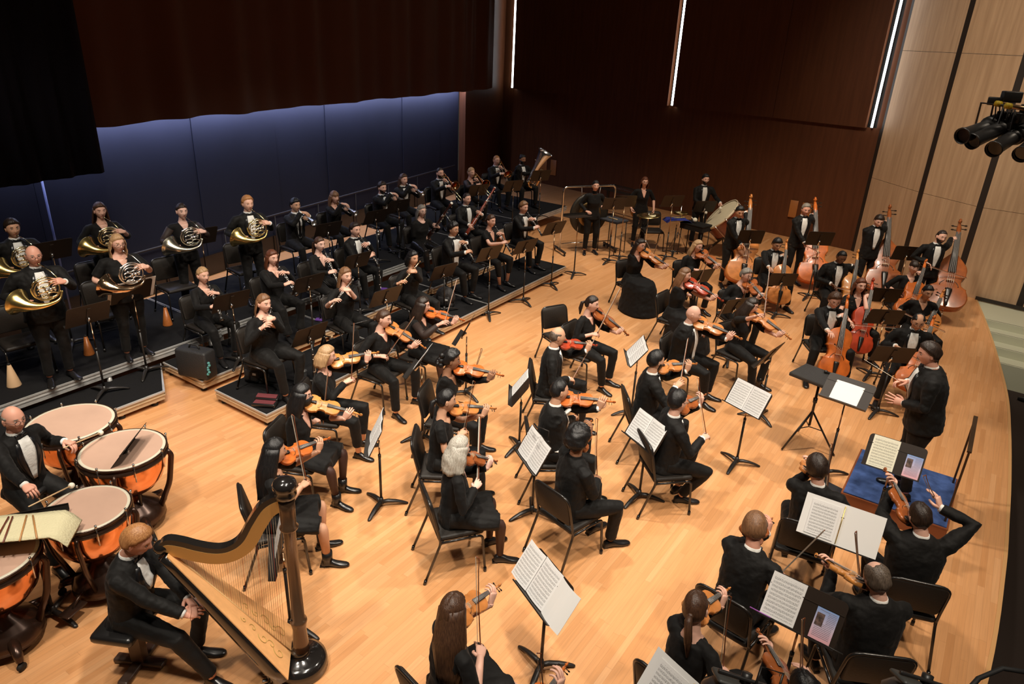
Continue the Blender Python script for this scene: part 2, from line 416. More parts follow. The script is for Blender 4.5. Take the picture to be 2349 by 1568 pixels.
# brown end section of the rear wall and the brown side wall
BROWN = grain_panel('dark_mahogany', (0.082, 0.027, 0.010), (0.108, 0.037, 0.014), 0.5, 0.25)
def wall_seg(p0, p1, z0, z1, th, m, name, out=None, mb=None):
    p0 = Vector((*p0, 0)); p1 = Vector((*p1, 0)); d = (p1 - p0); L = d.length; mx = Matrix.Translation(p0) @ Matrix.Rotation(math.atan2(d.y, d.x), 4, 'Z')
    own = mb is None
    if own: mb = MB()
    mb.box((L / 2, th / 2, (z0 + z1) / 2), (L, th, z1 - z0), 0, mx)
    if own: return struct(mb.build(name, m))
e = W0 + WD * 9.42
mb = MB()
wall_seg((-15.0, 20.9), (e.x, e.y), 0, 9, 0.2, None, '', mb=mb)
struct(mb.build('wall_rear_end', BROWN))
BP = Vector((-2.66, 18.97, 0)); BD = Vector((1, -0.15, 0)).normalized()
def bpt(x): return (x, 18.97 - 0.15 * (x + 2.66))
struct_lower = wall_seg(bpt(-15.6), bpt(-2.60), 0, 2.93, 0.2, BROWN, 'wall_side_lower')
# upper panels stand proud of the lower wall; a bright light strip stands in each gap
xs = [(-15.6, -14.35), (-14.16, -8.27), (-8.08, -5.2), (-5.19, -2.95), (-2.74, -2.60)]
mb = MB()
for i, (a, b) in enumerate(xs):
    off = -0.16 if i in (1, 2, 3) else -0.02
    pa = bpt(a); pb = bpt(b)
    wall_seg((pa[0] + 0.15 * off, pa[1] + off), (pb[0] + 0.15 * off, pb[1] + off), 2.93, 9.5, 0.15, None, '', mb=mb)
struct(mb.build('wall_side_upper', BROWN))
mb = MB(); pa = bpt(-15.6); pb = bpt(-2.60); wall_seg((pa[0], pa[1] + 0.12), (pb[0], pb[1] + 0.12), 2.93, 9.5, 0.1, None, '', mb=mb)
struct(mb.build('wall_side_recess', mat('recess_black', (0.01, 0.008, 0.007), 0.6)))
LED = mat('led_white', (1, 1, 1), 0.5, emit=((0.93, 0.97, 1.0), 14.0))
names = ['vertical white light strip nearest the red-brown curtain', 'vertical white light strip in the middle of the dark side wall', 'vertical white light strip beside the pale travertine wall']
for k, x in enumerate((-14.28, -8.17, -2.84)):
    p = bpt(x); mb = MB()
    mb.box((p[0], p[1] - 0.10, 6.2), (0.045, 0.03, 6.5))
    r = empty('light_strip', (0, 0, 0)); tag(r, names[k], 'light strip', 'white light strips on the dark side wall')
    mb.build('diffuser', LED, r)
    mb = MB(); mb.box((p[0], p[1] - 0.06, 6.2), (0.03, 0.05, 6.54)); mb.build('channel', STANDBLK, r)
# patches of projected light low on the brown wall, built as thin orange boxes
LIGHT_PATCH = mat('orange_light_patch', (0.36, 0.13, 0.03), 0.45)
for (x, z, wd, h, lb) in [(-4.27, 0.75, 0.2, 0.44, 'small painted patch of orange light on the brown wall left of the older bassist'),
                          (-3.93, 0.75, 0.24, 0.42, 'small painted patch of orange light on the brown wall behind the older bassist'),
                          (-12.33, 0.60, 0.22, 0.5, 'painted patch of orange light on the brown wall right of the tuba bell'),
                          (-12.80, 0.62, 0.34, 0.4, 'painted patch of orange light on the brown wall behind the tuba')]:
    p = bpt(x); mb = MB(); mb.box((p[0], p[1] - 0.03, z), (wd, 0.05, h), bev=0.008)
    tag(mb.build('wall_light_patch', LIGHT_PATCH), lb, 'panel', 'painted patches of orange light low on the brown wall')  # category 'panel' here covers painted light patches, not real panels
# travertine wall: three faceted bays with dark joints between
TRAV = grain_panel('travertine', (0.42, 0.27, 0.155), (0.56, 0.375, 0.225), 0.55, 0.35)
JOINT = mat('joint_black', (0.018, 0.011, 0.007), 0.6)
bays = [((-2.58, 18.90), (-1.44, 17.74)), ((-1.34, 17.66), (-0.30, 16.93)), ((-0.18, 16.87), (0.86, 16.80)), ((0.98, 16.80), (4.6, 16.2))]
mb = MB(); mj = MB()
for i, (a, b) in enumerate(bays):
    for z0, z1 in ((-1.0 if i > 1 else 0.0, 1.82), (1.828, 4.62), (4.628, 9.0)):
        wall_seg(a, b, z0, z1, 0.15, None, '', mb=mb)
    if i < 3: wall_seg(b, bays[i + 1][0], -1.0, 9.0, 0.02, None, '', mb=mj)
wall_seg((-2.70, 19.0), (-2.58, 18.90), 0, 9, 0.02, None, '', mb=mj)
struct(mb.build('wall_side_travertine', TRAV)); struct(mj.build('trim_2', JOINT))
wall_seg((0.16, 16.76), (4.5, 16.1), -0.0, 0.07, 0.03, JOINT, 'baseboard_side')
# steps down from the stage side
STEP = mat('pale_stone', (0.50, 0.50, 0.37), 0.55); STEPD = mat('nosing_grey', (0.16, 0.16, 0.12), 0.6)
mb = MB(); me2 = MB()
fronts = [15.62, 15.32, 14.98, 14.62]
z = 0.0
for k, y in enumerate(fronts):
    zt = -0.15 * k - (0.02 if k == 0 else 0)
    mb.prism([(-0.2, 16.9 if k == 0 else fronts[k - 1] + 0.01), (-0.2, y), (4.5, y - 0.25), (4.5, (16.5 if k == 0 else fronts[k - 1] - 0.24))], -0.95, zt)
    me2.prism([(-0.2, y + 0.045), (-0.2, y + 0.03), (4.5, y - 0.22), (4.5, y - 0.205)], zt - 0.001, zt + 0.003)
ms = struct(mb.build('floor_steps', STEP)); ms2 = me2.build('trim_3', STEPD); struct(ms2)
# curtains
def curtain(name, P, d, L, z0f, z1, th, m, amp, wl, label, seed):
    rnd = random.Random(seed); n = int(L / 0.03); mb = MB(); d = Vector((*d, 0)).normalized(); nn = Vector((d.y, -d.x, 0)); P = Vector((*P, 0))
    ph = rnd.random() * 6; cols = []
    for i in range(n + 1):
        s = L * i / n
        w_ = amp * (math.sin(2 * PI * s / wl + ph + 1.1 * math.sin(s * 1.7)) + 0.4 * math.sin(2 * PI * s / (wl * 0.43) + ph * 2))
        cols.append((P + d * s + nn * w_, P + d * s + nn * (w_ + th), s))
    rings = []
    for a, b, s in cols:
        zb = z0f(s)
        rings.append([Vector((a.x, a.y, zb)), Vector((b.x, b.y, zb)), Vector((b.x, b.y, z1)), Vector((a.x, a.y, z1))])
    mb.loft(rings)
    return tag(mb.build(name, m), label, 'curtain')
VELV = mat('red_brown_velvet', (0.085, 0.026, 0.009), 0.85, spec=0.15, sheen=0.1)
C0 = Vector((-12.0, 8.04, 0)) + WD * -4.2
curtain('stage_curtain', (C0.x, C0.y), (WD.x, WD.y), 15.0, lambda s: 3.03 + 0.012 * math.sin(s * 2.2) + 0.008 * math.sin(s * 5.1), 8.0, 0.03, VELV, 0.055, 1.6,
        'dark red-brown velvet curtain hanging above the blue rear wall', 3)
C1 = Vector((-10.74, 5.18, 0))
curtain('black_curtain', (C1.x - WD.x * 7, C1.y - WD.y * 7), (WD.x, WD.y), 7.0, lambda s: 2.52, 8.0, 0.03, mat('black_velvet', (0.006, 0.005, 0.009), 0.9, spec=0.1), 0.04, 0.5,
        'black velvet leg curtain at the far left of the stage', 5)
# rail along the blue wall
mb = MB(); mp = MB()
a = W0 + WD * -3.5 + WN * 0.10; b = W0 + WD * 9.0 + WN * 0.10
mb.tube([a + Vector((0, 0, 0.84)), b + Vector((0, 0, 0.88))], 0.02, 8)
r = empty('handrail'); tag(r, 'long thin dark rail on posts along the foot of the blue wall', 'rail')
mb.build('rail_tube', mat('dim_steel', (0.035, 0.03, 0.03), 0.5, metal=0.3), r)
for k in range(9):
    q = a.lerp(b, (k + 0.5) / 9); m_ = MB(); m_.tube([q + Vector((0, 0, 0.0)), q + Vector((0, 0, 0.86))], 0.016, 6); m_.build('post', MATS['dim_steel'], r)
# thin light-coloured pipe on the wall at far left
mb = MB(); q = W0 + WD * -3.3 + WN * 0.05; mb.tube([q + Vector((0, 0, 0.1)), q + Vector((0, 0, 2.6))], 0.018, 8)
tag(mb.build('wall_pipe', mat('blue_pipe', (0.12, 0.14, 0.28), 0.4)), 'thin vertical pipe on the blue wall at far left', 'pipe')
# light batten behind the curtain washing the blue wall from above
m0 = W0 + WD * 2.7 + WN * 0.27
m0 = W0 + WD * 2.7 + WN * 0.22
la = area((m0.x, m0.y, 3.10), (m0.x - WN.x * 0.16, m0.y - WN.y * 0.16, 0.0), 240, 0.06, 13.5, (0.62, 0.68, 1.0))
la.rotation_euler = Matrix((( WN.x, WD.x, 0), (WN.y, WD.y, 0), (0, 0, 1))).to_euler()
la.rotation_euler.rotate_axis('Y', rad(16))

# ------------------------------------------------------------------ riser platforms
WOODF = mat('birch_edge', (0.52, 0.37, 0.22), 0.5, noise=(5, 0.15)); RUBBER = mat('rubber', (0.012, 0.011, 0.01), 0.7)
def platform(poly, z, label, legs, frame_mat, split=None, lean=None):
    """poly: corners (x, y) in order; z: height of the carpeted top"""
    r = empty('riser_platform', (poly[0][0], poly[0][1], 0)); base = Matrix.Translation((-poly[0][0], -poly[0][1], 0))
    tag(r, label, 'riser', 'black carpeted riser platforms')
    def inset(d):
        n = len(poly); c = Vector((sum(p[0] for p in poly) / n, sum(p[1] for p in poly) / n)); o = []
        for i in range(n):
            p = Vector(poly[i]); a = (Vector(poly[i - 1]) - p).normalized(); b = (Vector(poly[(i + 1) % n]) - p).normalized()
            bis = (a + b).normalized(); s = abs(a.x * b.y - a.y * b.x) / max(1e-6, math.sqrt(2 * (1 - (a @ b)))) * 1.0
            o.append(p + bis * d / max(0.3, s * 1.0 if s else 1))
        return [(q.x, q.y) for q in o]
    mb = MB(); mb.prism(inset(0.02), z - 0.02, z, 0, base); mb.build('deck', CARPET, r)
    mb = MB(); mb.prism(inset(0.003), z - 0.03, z - 0.008, 0, base); mb.build('edge_strip', ALU, r)
    mb = MB(); mb.prism(inset(0.012), z - 0.13, z - 0.035, 0, base); 
    mb.prism(inset(0.004), z - 0.075, z - 0.062, 0, base); mb.build('frame', frame_mat, r)
    for (x, y) in legs:
        m_ = MB(); m_.tube([(x, y, z - 0.13), (x, y, 0.03)], 0.032, 10, 0, base); m_.build('leg', frame_mat, r)
        m_ = MB(); m_.lathe([(0.03, 0.0), (0.042, 0.005), (0.042, 0.02), (0.03, 0.04)], 12, 0, base @ Matrix.Translation((x, y, 0))); f = m_.build('foot', RUBBER, r)
    return r
def rect(x0, y0, x1, y1, sk=0.0):
    return [(x0, y0), (x1, y0), (x1 - sk, y1), (x0 - sk, y1)]
def rlegs(x0, y0, x1, y1): return [(x1 - 0.06, y0 + 0.08), (x1 - 0.06, y1 - 0.08), (x0 + 0.08, y0 + 0.08), (x0 + 0.08, y1 - 0.08)]
platform([(-9.0, 0.6), (-8.17, 0.9), (-8.17, 4.20), (-8.97, 4.62)], 0.2, 'low black riser with slanted end, behind the large drum', [(-8.26, 3.65), (-8.26, 4.08), (-8.8, 4.3), (-8.3, 1.2)], WOODF)
platform(rect(-8.98, 4.64, -8.05, 7.05, 0.08), 0.2, 'low black riser under the black instrument case', rlegs(-8.98, 4.64, -8.1, 7.05), WOODF)
platform(rect(-9.06, 7.07, -8.13, 9.5, 0.10), 0.2, 'low black riser under the two seated clarinet players in the middle', rlegs(-9.06, 7.07, -8.2, 9.5), WOODF)
platform(rect(-9.16, 9.52, -8.2, 11.95, 0.06), 0.2, 'low black riser under the two bassoon players', rlegs(-9.16, 9.52, -8.25, 11.95), WOODF)
platform(rect(-7.72, 4.60, -6.66, 7.0, 0.12), 0.2, 'low black riser with the open red lined case on it', rlegs(-7.72, 4.6, -6.7, 7.0), WOODF)
platform(rect(-7.85, 7.02, -6.80, 9.5, 0.10), 0.2, 'low black riser below the seated flutist with the dark bob', rlegs(-7.85, 7.02, -6.9, 9.5), WOODF)
platform(rect(-7.98, 9.52, -6.92, 12.40, 0.11), 0.2, 'low black riser under the oboe players', rlegs(-7.98, 9.52, -7.05, 12.4), WOODF)
platform(rect(-10.85, -0.5, -8.84, 2.30, 0.02), 0.4, 'higher black riser at the far left edge under the front horn stand', [(-8.95, 2.2), (-8.95, 0.4)], ALU)
platform(rect(-10.87, 2.32, -8.86, 5.6, 0.10), 0.4, 'higher black riser under the standing horn players', [(-8.95, 2.5), (-8.98, 5.4), (-8.96, 3.9)], ALU)
platform(rect(-10.97, 5.62, -9.02, 8.7, 0.10), 0.4, 'higher black riser under the seated man with the long black tie', rlegs(-10.95, 5.62, -9.1, 8.7), ALU)
platform(rect(-11.07, 8.72, -9.16, 12.0, 0.14), 0.4, 'higher black riser under the bearded trumpeter', rlegs(-11.0, 8.72, -9.25, 12.0), ALU)
platform(rect(-12.0, 12.02, -9.30, 14.3, 0.08), 0.4, 'higher black riser under the first trombonist', rlegs(-11.7, 12.02, -9.42, 14.3), ALU)
platform(rect(-12.1, 14.32, -9.40, 16.55, 0.10), 0.4, 'higher black riser under the tuba player', rlegs(-11.8, 14.32, -9.5, 16.5), ALU)
# ------------------------------------------------------------------ conductor's podium with blue top and rail
PODW = mat('podium_wood', (0.20, 0.055, 0.018), 0.35, coat=0.2); BLUEC = mat('blue_carpet', (0.045, 0.080, 0.21), 0.95, noise=(9, 0.35), spec=0.1)
r = empty('podium', (-0.05, 7.95, 0)); tag(r, 'wooden conductor podium with blue carpet top and a black rail', 'podium')
mb = MB(); mb.box((0, 0, 0.09), (1.02, 1.12, 0.18)); mb.build('box', PODW, r)
mb = MB(); mb.box((0, 0, 0.19), (0.99, 1.09, 0.02)); mb.build('carpet', BLUEC, r)
mb = MB(); mb.box((0, 0, 0.183), (1.03, 1.13, 0.012)); mb.build('moulding', PODW, r)
RB = mat('rail_bronze', (0.06, 0.035, 0.02), 0.35, metal=0.5)
for (y, n_) in ((-0.43, 0), (0.43, 1)):
    mb = MB(); mb.box((0.47, y, 0.61), (0.020, 0.036, 0.83)); mb.build('rail_post', RB, r)
mb = MB(); mb.box((0.47, 0.0, 1.035), (0.040, 0.90, 0.018)); mb.build('rail_top', RB, r)
# ------------------------------------------------------------------ spotlights on a boom at the right
LB = mat('lamp_black', (0.022, 0.020, 0.019), 0.4, spec=0.5)
def ray(px, py, dist):
    a = (right * (px - CX) + down * (py - CY) + fwd * FPX).normalized(); return Vector((0, 0, CAMZ)) + a * dist
specs = [((2206, 312), (2290, 282), 'leftmost black spotlight barrel at upper right'), ((2228, 325), (2325, 280), 'second black spotlight barrel from the left at upper right'),
         ((2278, 343), (2345, 300), 'third black spotlight barrel, aimed down at the stage'), ((2342, 355), (2400, 300), 'black spotlight cut by the right edge of the photo')]
for (f, b, lb) in specs:
    F = ray(*f, 10.0); B = ray(*b, 10.55); d = (B - F).normalized(); r = empty('spotlight', F); r.rotation_mode = 'QUATERNION'
    r.rotation_quaternion = d.to_track_quat('Z', 'Y'); L = (B - F).length
    tag(r, lb, 'spotlight', 'black spotlights on the pipe at upper right')
    mb = MB(); mb.lathe([(0.078, 0.02), (0.088, 0.02), (0.088, 0.0), (0.095, 0.0), (0.095, 0.03), (0.084, 0.04), (0.080, L * 0.62), (0.088, L * 0.63), (0.088, L * 0.72)], 20, caps=False); mb.build('lens_tube', LB, r)
    mb = MB(); mb.lathe([(0.0, L * 0.70), (0.09, L * 0.70), (0.115, L * 0.74), (0.115, L * 0.98), (0.08, L * 1.05), (0.0, L * 1.06)], 16); mb.build('lamp_house', LB, r)
    mb = MB(); mb.lathe([(0.0, 0.035), (0.079, 0.035)], 16, caps=False); mb.build('lens', mat('dark_lens', (0.005, 0.005, 0.006), 0.1), r)
    mb = MB(); mb.tube([(-0.1, 0.0, L * 0.66), (-0.13, 0.0, L * 0.66), (-0.13, 0.26, L * 0.72), (0.13, 0.26, L * 0.72), (0.13, 0, L * 0.66), (0.1, 0, L * 0.66)], 0.012, 6); mb.build('yoke', LB, r)
r = empty('lighting_pipe'); tag(r, 'bronze lighting pipe with yellow end caps and clamps at upper right', 'pipe')
A = ray(2290, 238, 10.3); B_ = ray(2420, 262, 10.9); d = (B_ - A).normalized()
mb = MB(); mb.tube([A, B_], 0.026, 10); mb.build('pipe', BRASSPOLE, r)
A2 = ray(2313, 243, 10.1); B2 = ray(2400, 256, 10.4); mb = MB(); mb.tube([A2, B2], 0.026, 10); mb.build('pipe', BRASSPOLE, r)
for q in (A, A2):
    mb = MB(); mb.tube([q - d * 0.03, q + d * 0.03], 0.034, 10); mb.build('end_cap', mat('yellow_cap', (0.65, 0.45, 0.02), 0.5), r)
for k, (px, py, s) in enumerate([(2282, 232, 0.09), (2320, 222, 0.12), (2300, 262, 0.07), (2335, 270, 0.12), (2352, 250, 0.1), (2318, 288, 0.09)]):
    q = ray(px, py, 10.4); mb = MB(); mb.box((0, 0, 0), (s * 1.6, s, s), 0, Matrix.Translation(q) @ Matrix.Rotation(0.4 * k, 4, 'Z'), bev=0.01); mb.build('clamp', LB, r)
for k in range(7):
    a = ray(2285 + 9 * k, 240 + 3 * k, 10.3); b = ray(2262 + 12 * k, 300 - 4 * k, 10.4); mid = (a + b) / 2 + Vector((0, 0, -0.1 - 0.03 * k))
    mb = MB(); mb.tube([a, (a + mid) / 2 + Vector((0.03, 0, 0)), mid, b], 0.008, 5); mb.build('cable', RUBBER, r)
# fixtures mounted on the balcony below the camera, seen at the lower edge
def near_fixture(px, py, dist, label, wdt):
    q = ray(px, py, dist); r = empty('spotlight', q); r.rotation_euler = (rad(-25), rad(12), rad(25)); tag(r, label, 'spotlight')
    mb = MB(); mb.lathe([(0.0, -0.22), (0.11, -0.2), (0.14, -0.10), (0.15, 0.02), (0.12, 0.05), (0.0, 0.055)], 20); mb.build('lamp_house', LB, r)
    GP = mat('grey_plate', (0.06, 0.06, 0.055), 0.5)
    mb = MB(); mb.box((-0.06, 0.02, 0.075), (0.10, 0.13, 0.02), bev=0.012); mb.build('plate', GP, r)
    mb = MB(); mb.box((0.10, 0.02, 0.07), (0.09, 0.13, 0.02), bev=0.012); mb.build('plate', GP, r)
    mb = MB(); mb.box((0.02, 0.02, 0.095), (0.24, 0.018, 0.014), bev=0.004); mb.build('lever', LB, r)
    mb = MB(); mb.tube([(0.022, 0.04, 0.07), (0.022, 0.04, 0.115)], 0.022, 10); mb.build('knob', LB, r)
    return r
near_fixture(2110, 1615, 3.6, 'black lamp housing with grey plates at the lower right edge', 0.3)
nf = near_fixture(1690, 1612, 3.3, 'black lamp housing with a wire bracket at the bottom edge', 0.3)
mb = MB(); mb.tube([(0.05, 0.0, 0.05), (0.05, 0.0, 0.17), (0.14, 0.0, 0.17), (0.14, 0.0, 0.05)], 0.006, 6); mb.build('wire_bracket', STANDBLK, nf)
mb = MB(); mb.tube([ray(2205, 1600, 3.4), ray(2245, 1555, 3.5), ray(2300, 1532, 3.55), ray(2380, 1545, 3.6)], 0.010, 6)
tag(mb.build('cable', RUBBER), 'black cable curving over the dark floor at lower right', 'cable')
# ------------------------------------------------------------------ chair
def rpath(pts, r, seg=5):
    """polyline with rounded corners"""
    pts = [Vector(p) for p in pts]; out = [pts[0]]
    for i in range(1, len(pts) - 1):
        a, b, c = pts[i - 1], pts[i], pts[i + 1]
        u = (a - b).normalized(); v = (c - b).normalized(); d = min(r, (a - b).length * .45, (c - b).length * .45)
        for k in range(seg + 1):
            t = k / seg; p = (b + u * d).lerp(b, t); q = b.lerp(b + v * d, t); out.append(p.lerp(q, t))
    out.append(pts[-1]); return out
def make_chair():
    r = empty('orchestra_chair')
    mb = MB(); mb.box((0, 0.0, 0.445), (0.45, 0.43, 0.055), bev=0.022); mb.build('seat', CHAIRFAB, r)
    mb = MB(); T = Matrix.Translation((0, -0.205, 0.50)) @ Matrix.Rotation(rad(13), 4, 'X')
    rings = []
    for y, s in ((-0.022, .95), (-0.014, 1.0), (0.006, 1.0), (0.018, .95)):
        ring = []
        for (cx_, cz_, a0) in ((0.16, 0.29, 0), (-0.16, 0.29, 90), (-0.18, 0.05, 180), (0.18, 0.05, 270)):
            rr = 0.055 if cz_ > .1 else 0.03
            for k in range(6):
                a = rad(a0 + k * 18); ring.append(T @ Vector(((cx_ + rr * math.cos(a)) * s, y, 0.16 + (cz_ - .16 + rr * math.sin(a)) * s)))
        rings.append(ring[::-1])
    mb.loft(rings); mb.build('backrest', CHAIRFAB, r)
    TT = lambda x, z: tuple(T @ Vector((x, -0.006, z)))
    mb = MB(); mb.tube(rpath([(-0.232, -0.195, 0.40), TT(-0.228, 0.02), TT(-0.222, 0.352), TT(0.222, 0.352), TT(0.228, 0.02), (0.232, -0.195, 0.40)], 0.09), 0.0125, 8)
    for s in (-1, 1): mb.tube([(s * .232, -0.20, 0.415), (s * .232, 0.13, 0.418)], 0.0125, 8)
    mb.tube([(-.23, 0.13, .412), (.23, 0.13, .412)], 0.010, 6); mb.tube([(-.23, -0.17, .412), (.23, -0.17, .412)], 0.010, 6)
    mb.build('frame', CHAIRFRM, r)
    for s in (-1, 1):
        mb = MB(); mb.tube(rpath([(s * .232, 0.10, 0.418), (s * .232, 0.195, 0.415), (s * .242, 0.225, 0.02)], 0.05), 0.0125, 8)
        mb.tube([(s * .242, 0.225, 0.045), (s * .242, 0.226, 0.0)], 0.016, 8); mb.build('leg', CHAIRFRM, r)
        mb = MB(); mb.tube(rpath([(s * .231, -0.20, 0.47), (s * .232, -0.20, 0.40), (s * .246, -0.345, 0.02)], 0.04), 0.0125, 8)
        mb.tube([(s * .246, -0.338, 0.045), (s * .2465, -0.35, 0.0)], 0.016, 8); mb.build('leg', CHAIRFRM, r)
    return Proto(r)
CHAIR = make_chair()
def chair_at(x, y, ang, z, label, group=None):
    """ang: direction the sitter faces, degrees from world X"""
    return CHAIR.place(Matrix.Translation((x, y, z)) @ Matrix.Rotation(rad(ang - 90), 4, 'Z'), label, 'chair', group)
# ------------------------------------------------------------------ music stand
def make_stand():
    r = empty('music_stand')
    mb = MB(); mb.lathe([(0.0, 0.035), (0.028, 0.035), (0.030, 0.05), (0.019, 0.11), (0.0, 0.11)], 14); mb.build('hub', STANDBLK, r)
    for k in range(3):
        a = rad(90 + 120 * k); d = Vector((math.cos(a), math.sin(a), 0)); n = Vector((-d.y, d.x, 0))
        rings = []
        for t, z, w_, h in ((0.0, 0.055, 0.022, 0.022), (0.07, 0.062, 0.026, 0.018), (0.15, 0.052, 0.025, 0.014), (0.22, 0.032, 0.022, 0.012), (0.265, 0.013, 0.019, 0.011), (0.28, 0.010, 0.010, 0.008)):
            c = d * t + Vector((0, 0, z)); rings.append([c + n * (math.cos(2 * PI * j / 8) * w_) + Vector((0, 0, math.sin(2 * PI * j / 8) * h)) for j in range(8)])
        mb = MB(); mb.loft(rings); mb.build('leg', STANDBLK, r)
    mb = MB(); mb.tube([(0, 0, 0.05), (0, 0, 0.62)], 0.0135, 10); mb.tube([(0, 0, 0.60), (0, 0, 0.635)], 0.016, 10); mb.build('lower_pole', STANDBLK, r)
    mb = MB(); mb.tube([(0, 0, 0), (0, 0, 1)], 0.0085, 8); mb.build('upper_pole', BRASSPOLE, r, Matrix.Translation((0, 0, 0.6)))
    mb = MB()   # desk in its own frame: plate centre at origin, face towards +Y
    def plate(x0, x1, z0, z1, y0, y1, rr, m):
        ring = []
        for (cx_, cz_, a0) in ((x1 - rr, z1 - rr, 0), (x0 + rr, z1 - rr, 90), (x0 + .003, z0 + .003, 180), (x1 - .003, z0 + .003, 270)):
            q = rr if cz_ > 0 else 0.003
            for k in range(5): a = rad(a0 + k * 22.5); ring.append((cx_ + q * math.cos(a), cz_ + q * math.sin(a)))
        m.loft([[Vector((p[0], yy, p[1])) for p in ring][::-1] for yy in (y0, y1)], smooth=False)
    plate(-0.255, 0.255, -0.155, 0.165, -0.0025, 0.0025, 0.035, mb); mb.box((0, -0.006, 0), (0.044, 0.014, 0.22))
    mb.box((0, 0.0045, 0.075), (0.50, 0.004, 0.006))
    mb.build('desk', STANDDESK, r)
    mb = MB(); mb.box((0, 0.028, -0.157), (0.51, 0.056, 0.004)); mb.box((0, 0.055, -0.153), (0.51, 0.003, 0.010)); mb.build('lip', STANDBLK, r)
    mb = MB(); mb.tube([(0, -0.02, -0.14), (0, -0.022, -0.03)], 0.014, 8); mb.ball((0, -0.03, -0.05), 0.017); mb.build('tilt_clamp', CHROME, r)
    return Proto(r)
STAND = make_stand()
def stand_at(x, y, ang, z, h, label, group='black music stands', tilt=28, leg=0, desk=None):
    """ang: direction the desk faces (towards the reader)"""
    r = STAND.place(Matrix.Translation((x, y, z)) @ Matrix.Rotation(rad(ang - 90), 4, 'Z'), label, 'music stand', group)
    D = Matrix.Translation((0, 0.02, h)) @ Matrix.Rotation(rad(tilt), 4, 'X')
    for c in kids_of_fast(r):
        n = c.name.split('.')[0]
        if n == 'upper_pole': c.matrix_local = Matrix.Translation((0, 0, 0.6)) @ Matrix.Diagonal((1, 1, max(0.02, h - 0.10 - 0.6), 1))
        elif n in ('desk', 'lip', 'tilt_clamp'): c.matrix_local = D
        elif n == 'leg' and leg: c.matrix_local = Matrix.Rotation(rad(leg), 4, 'Z')
    return r, Matrix.Translation((x, y, z)) @ Matrix.Rotation(rad(ang - 90), 4, 'Z') @ D
def kids_of_fast(r):
    return list(r.children)
def music_mat(name, base, ink, tint=None):
    m = bpy.data.materials.new(name); m.use_nodes = True; nt = m.node_tree; L = nt.links.new; b = nt.nodes['Principled BSDF']; N = nt.nodes.new
    def mth(op, a, c=None):
        n = N('ShaderNodeMath'); n.operation = op
        for i, q in enumerate((a, c)):
            if q is None: continue
            if hasattr(q, 'is_output'): L(q, n.inputs[i])
            else: n.inputs[i].default_value = q
        return n.outputs[0]
    tc = N('ShaderNodeTexCoord'); sp = N('ShaderNodeSeparateXYZ'); L(tc.outputs['UV'], sp.inputs[0])
    x, y = sp.outputs[0], sp.outputs[1]
    row = mth('MULTIPLY', y, 11.0); rf = mth('FRACT', row)
    band = mth('MULTIPLY', mth('GREATER_THAN', rf, 0.30), mth('LESS_THAN', rf, 0.72))
    lines = mth('LESS_THAN', mth('FRACT', mth('MULTIPLY', mth('SUBTRACT', rf, 0.30), 9.6)), 0.22)
    staff = mth('MULTIPLY', mth('MULTIPLY', lines, band), 0.55)
    cb = N('ShaderNodeCombineXYZ'); L(mth('MULTIPLY', x, 46.0), cb.inputs[0]); L(mth('MULTIPLY', y, 90.0), cb.inputs[1])
    n1 = N('ShaderNodeTexNoise'); n1.inputs['Scale'].default_value = 1.0; n1.inputs['Detail'].default_value = 1.5; L(cb.outputs[0], n1.inputs['Vector'])
    notes = mth('MULTIPLY', mth('GREATER_THAN', n1.outputs['Fac'], 0.545), mth('MULTIPLY', mth('GREATER_THAN', rf, 0.18), mth('LESS_THAN', rf, 0.84)))
    allk = mth('MAXIMUM', staff, mth('MULTIPLY', notes, 0.8))
    inx = mth('MULTIPLY', mth('MULTIPLY', mth('GREATER_THAN', x, 0.07), mth('LESS_THAN', x, 0.93)), mth('MULTIPLY', mth('GREATER_THAN', y, 0.05), mth('LESS_THAN', y, 0.93)))
    fac = mth('MULTIPLY', allk, inx)
    mx = N('ShaderNodeMix'); mx.data_type = 'RGBA'; L(fac, mx.inputs[0]); mx.inputs[6].default_value = (*base, 1); mx.inputs[7].default_value = (*ink, 1)
    L(mx.outputs[2], b.inputs['Base Color']); b.inputs['Roughness'].default_value = 0.8; b.inputs['Specular IOR Level'].default_value = 0.1
    MATS[name] = m; return m
MUSW = music_mat('printed_music', (0.80, 0.79, 0.78), (0.06, 0.06, 0.06)); MUSC = music_mat('printed_music_cream', (0.80, 0.77, 0.62), (0.08, 0.07, 0.05))
def page(w_, h, x0, z0, m, name, parent, bend=0.012, y=0.006):
    me = MB(); n = 6; vs = []
    for j in range(2):
        for i in range(n + 1):
            t = i / n; vs.append(Vector((x0 + w_ * t, y + bend * math.sin(PI * t), z0 + h * j)))
    fs = [(i, i + 1, n + 2 + i, n + 1 + i) for i in range(n)]
    vb = [v - Vector((0, 0.0025, 0)) for v in vs]; o = len(vs)
    fb = [tuple(k + o for k in f[::-1]) for f in fs]
    side = [(0, n + 1, n + 1 + o, o), (n, n + o, 2 * n + 1 + o, 2 * n + 1)] + [(i + 1, i, i + o, i + 1 + o) for i in range(n)] + [(n + 1 + i, n + 2 + i, n + 2 + i + o, n + 1 + i + o) for i in range(n)]
    me.add(vs + vb, fs + fb + side, 0, None, False)
    ob = me.build(name, m, parent); d = ob.data; uv = d.uv_layers.new(name='UV')
    for poly in d.polygons:
        for li in poly.loop_indices:
            v = d.vertices[d.loops[li].vertex_index].co; uv.data[li].uv = (1 - (v.x - x0) / w_, (v.z - z0) / h)
    return ob
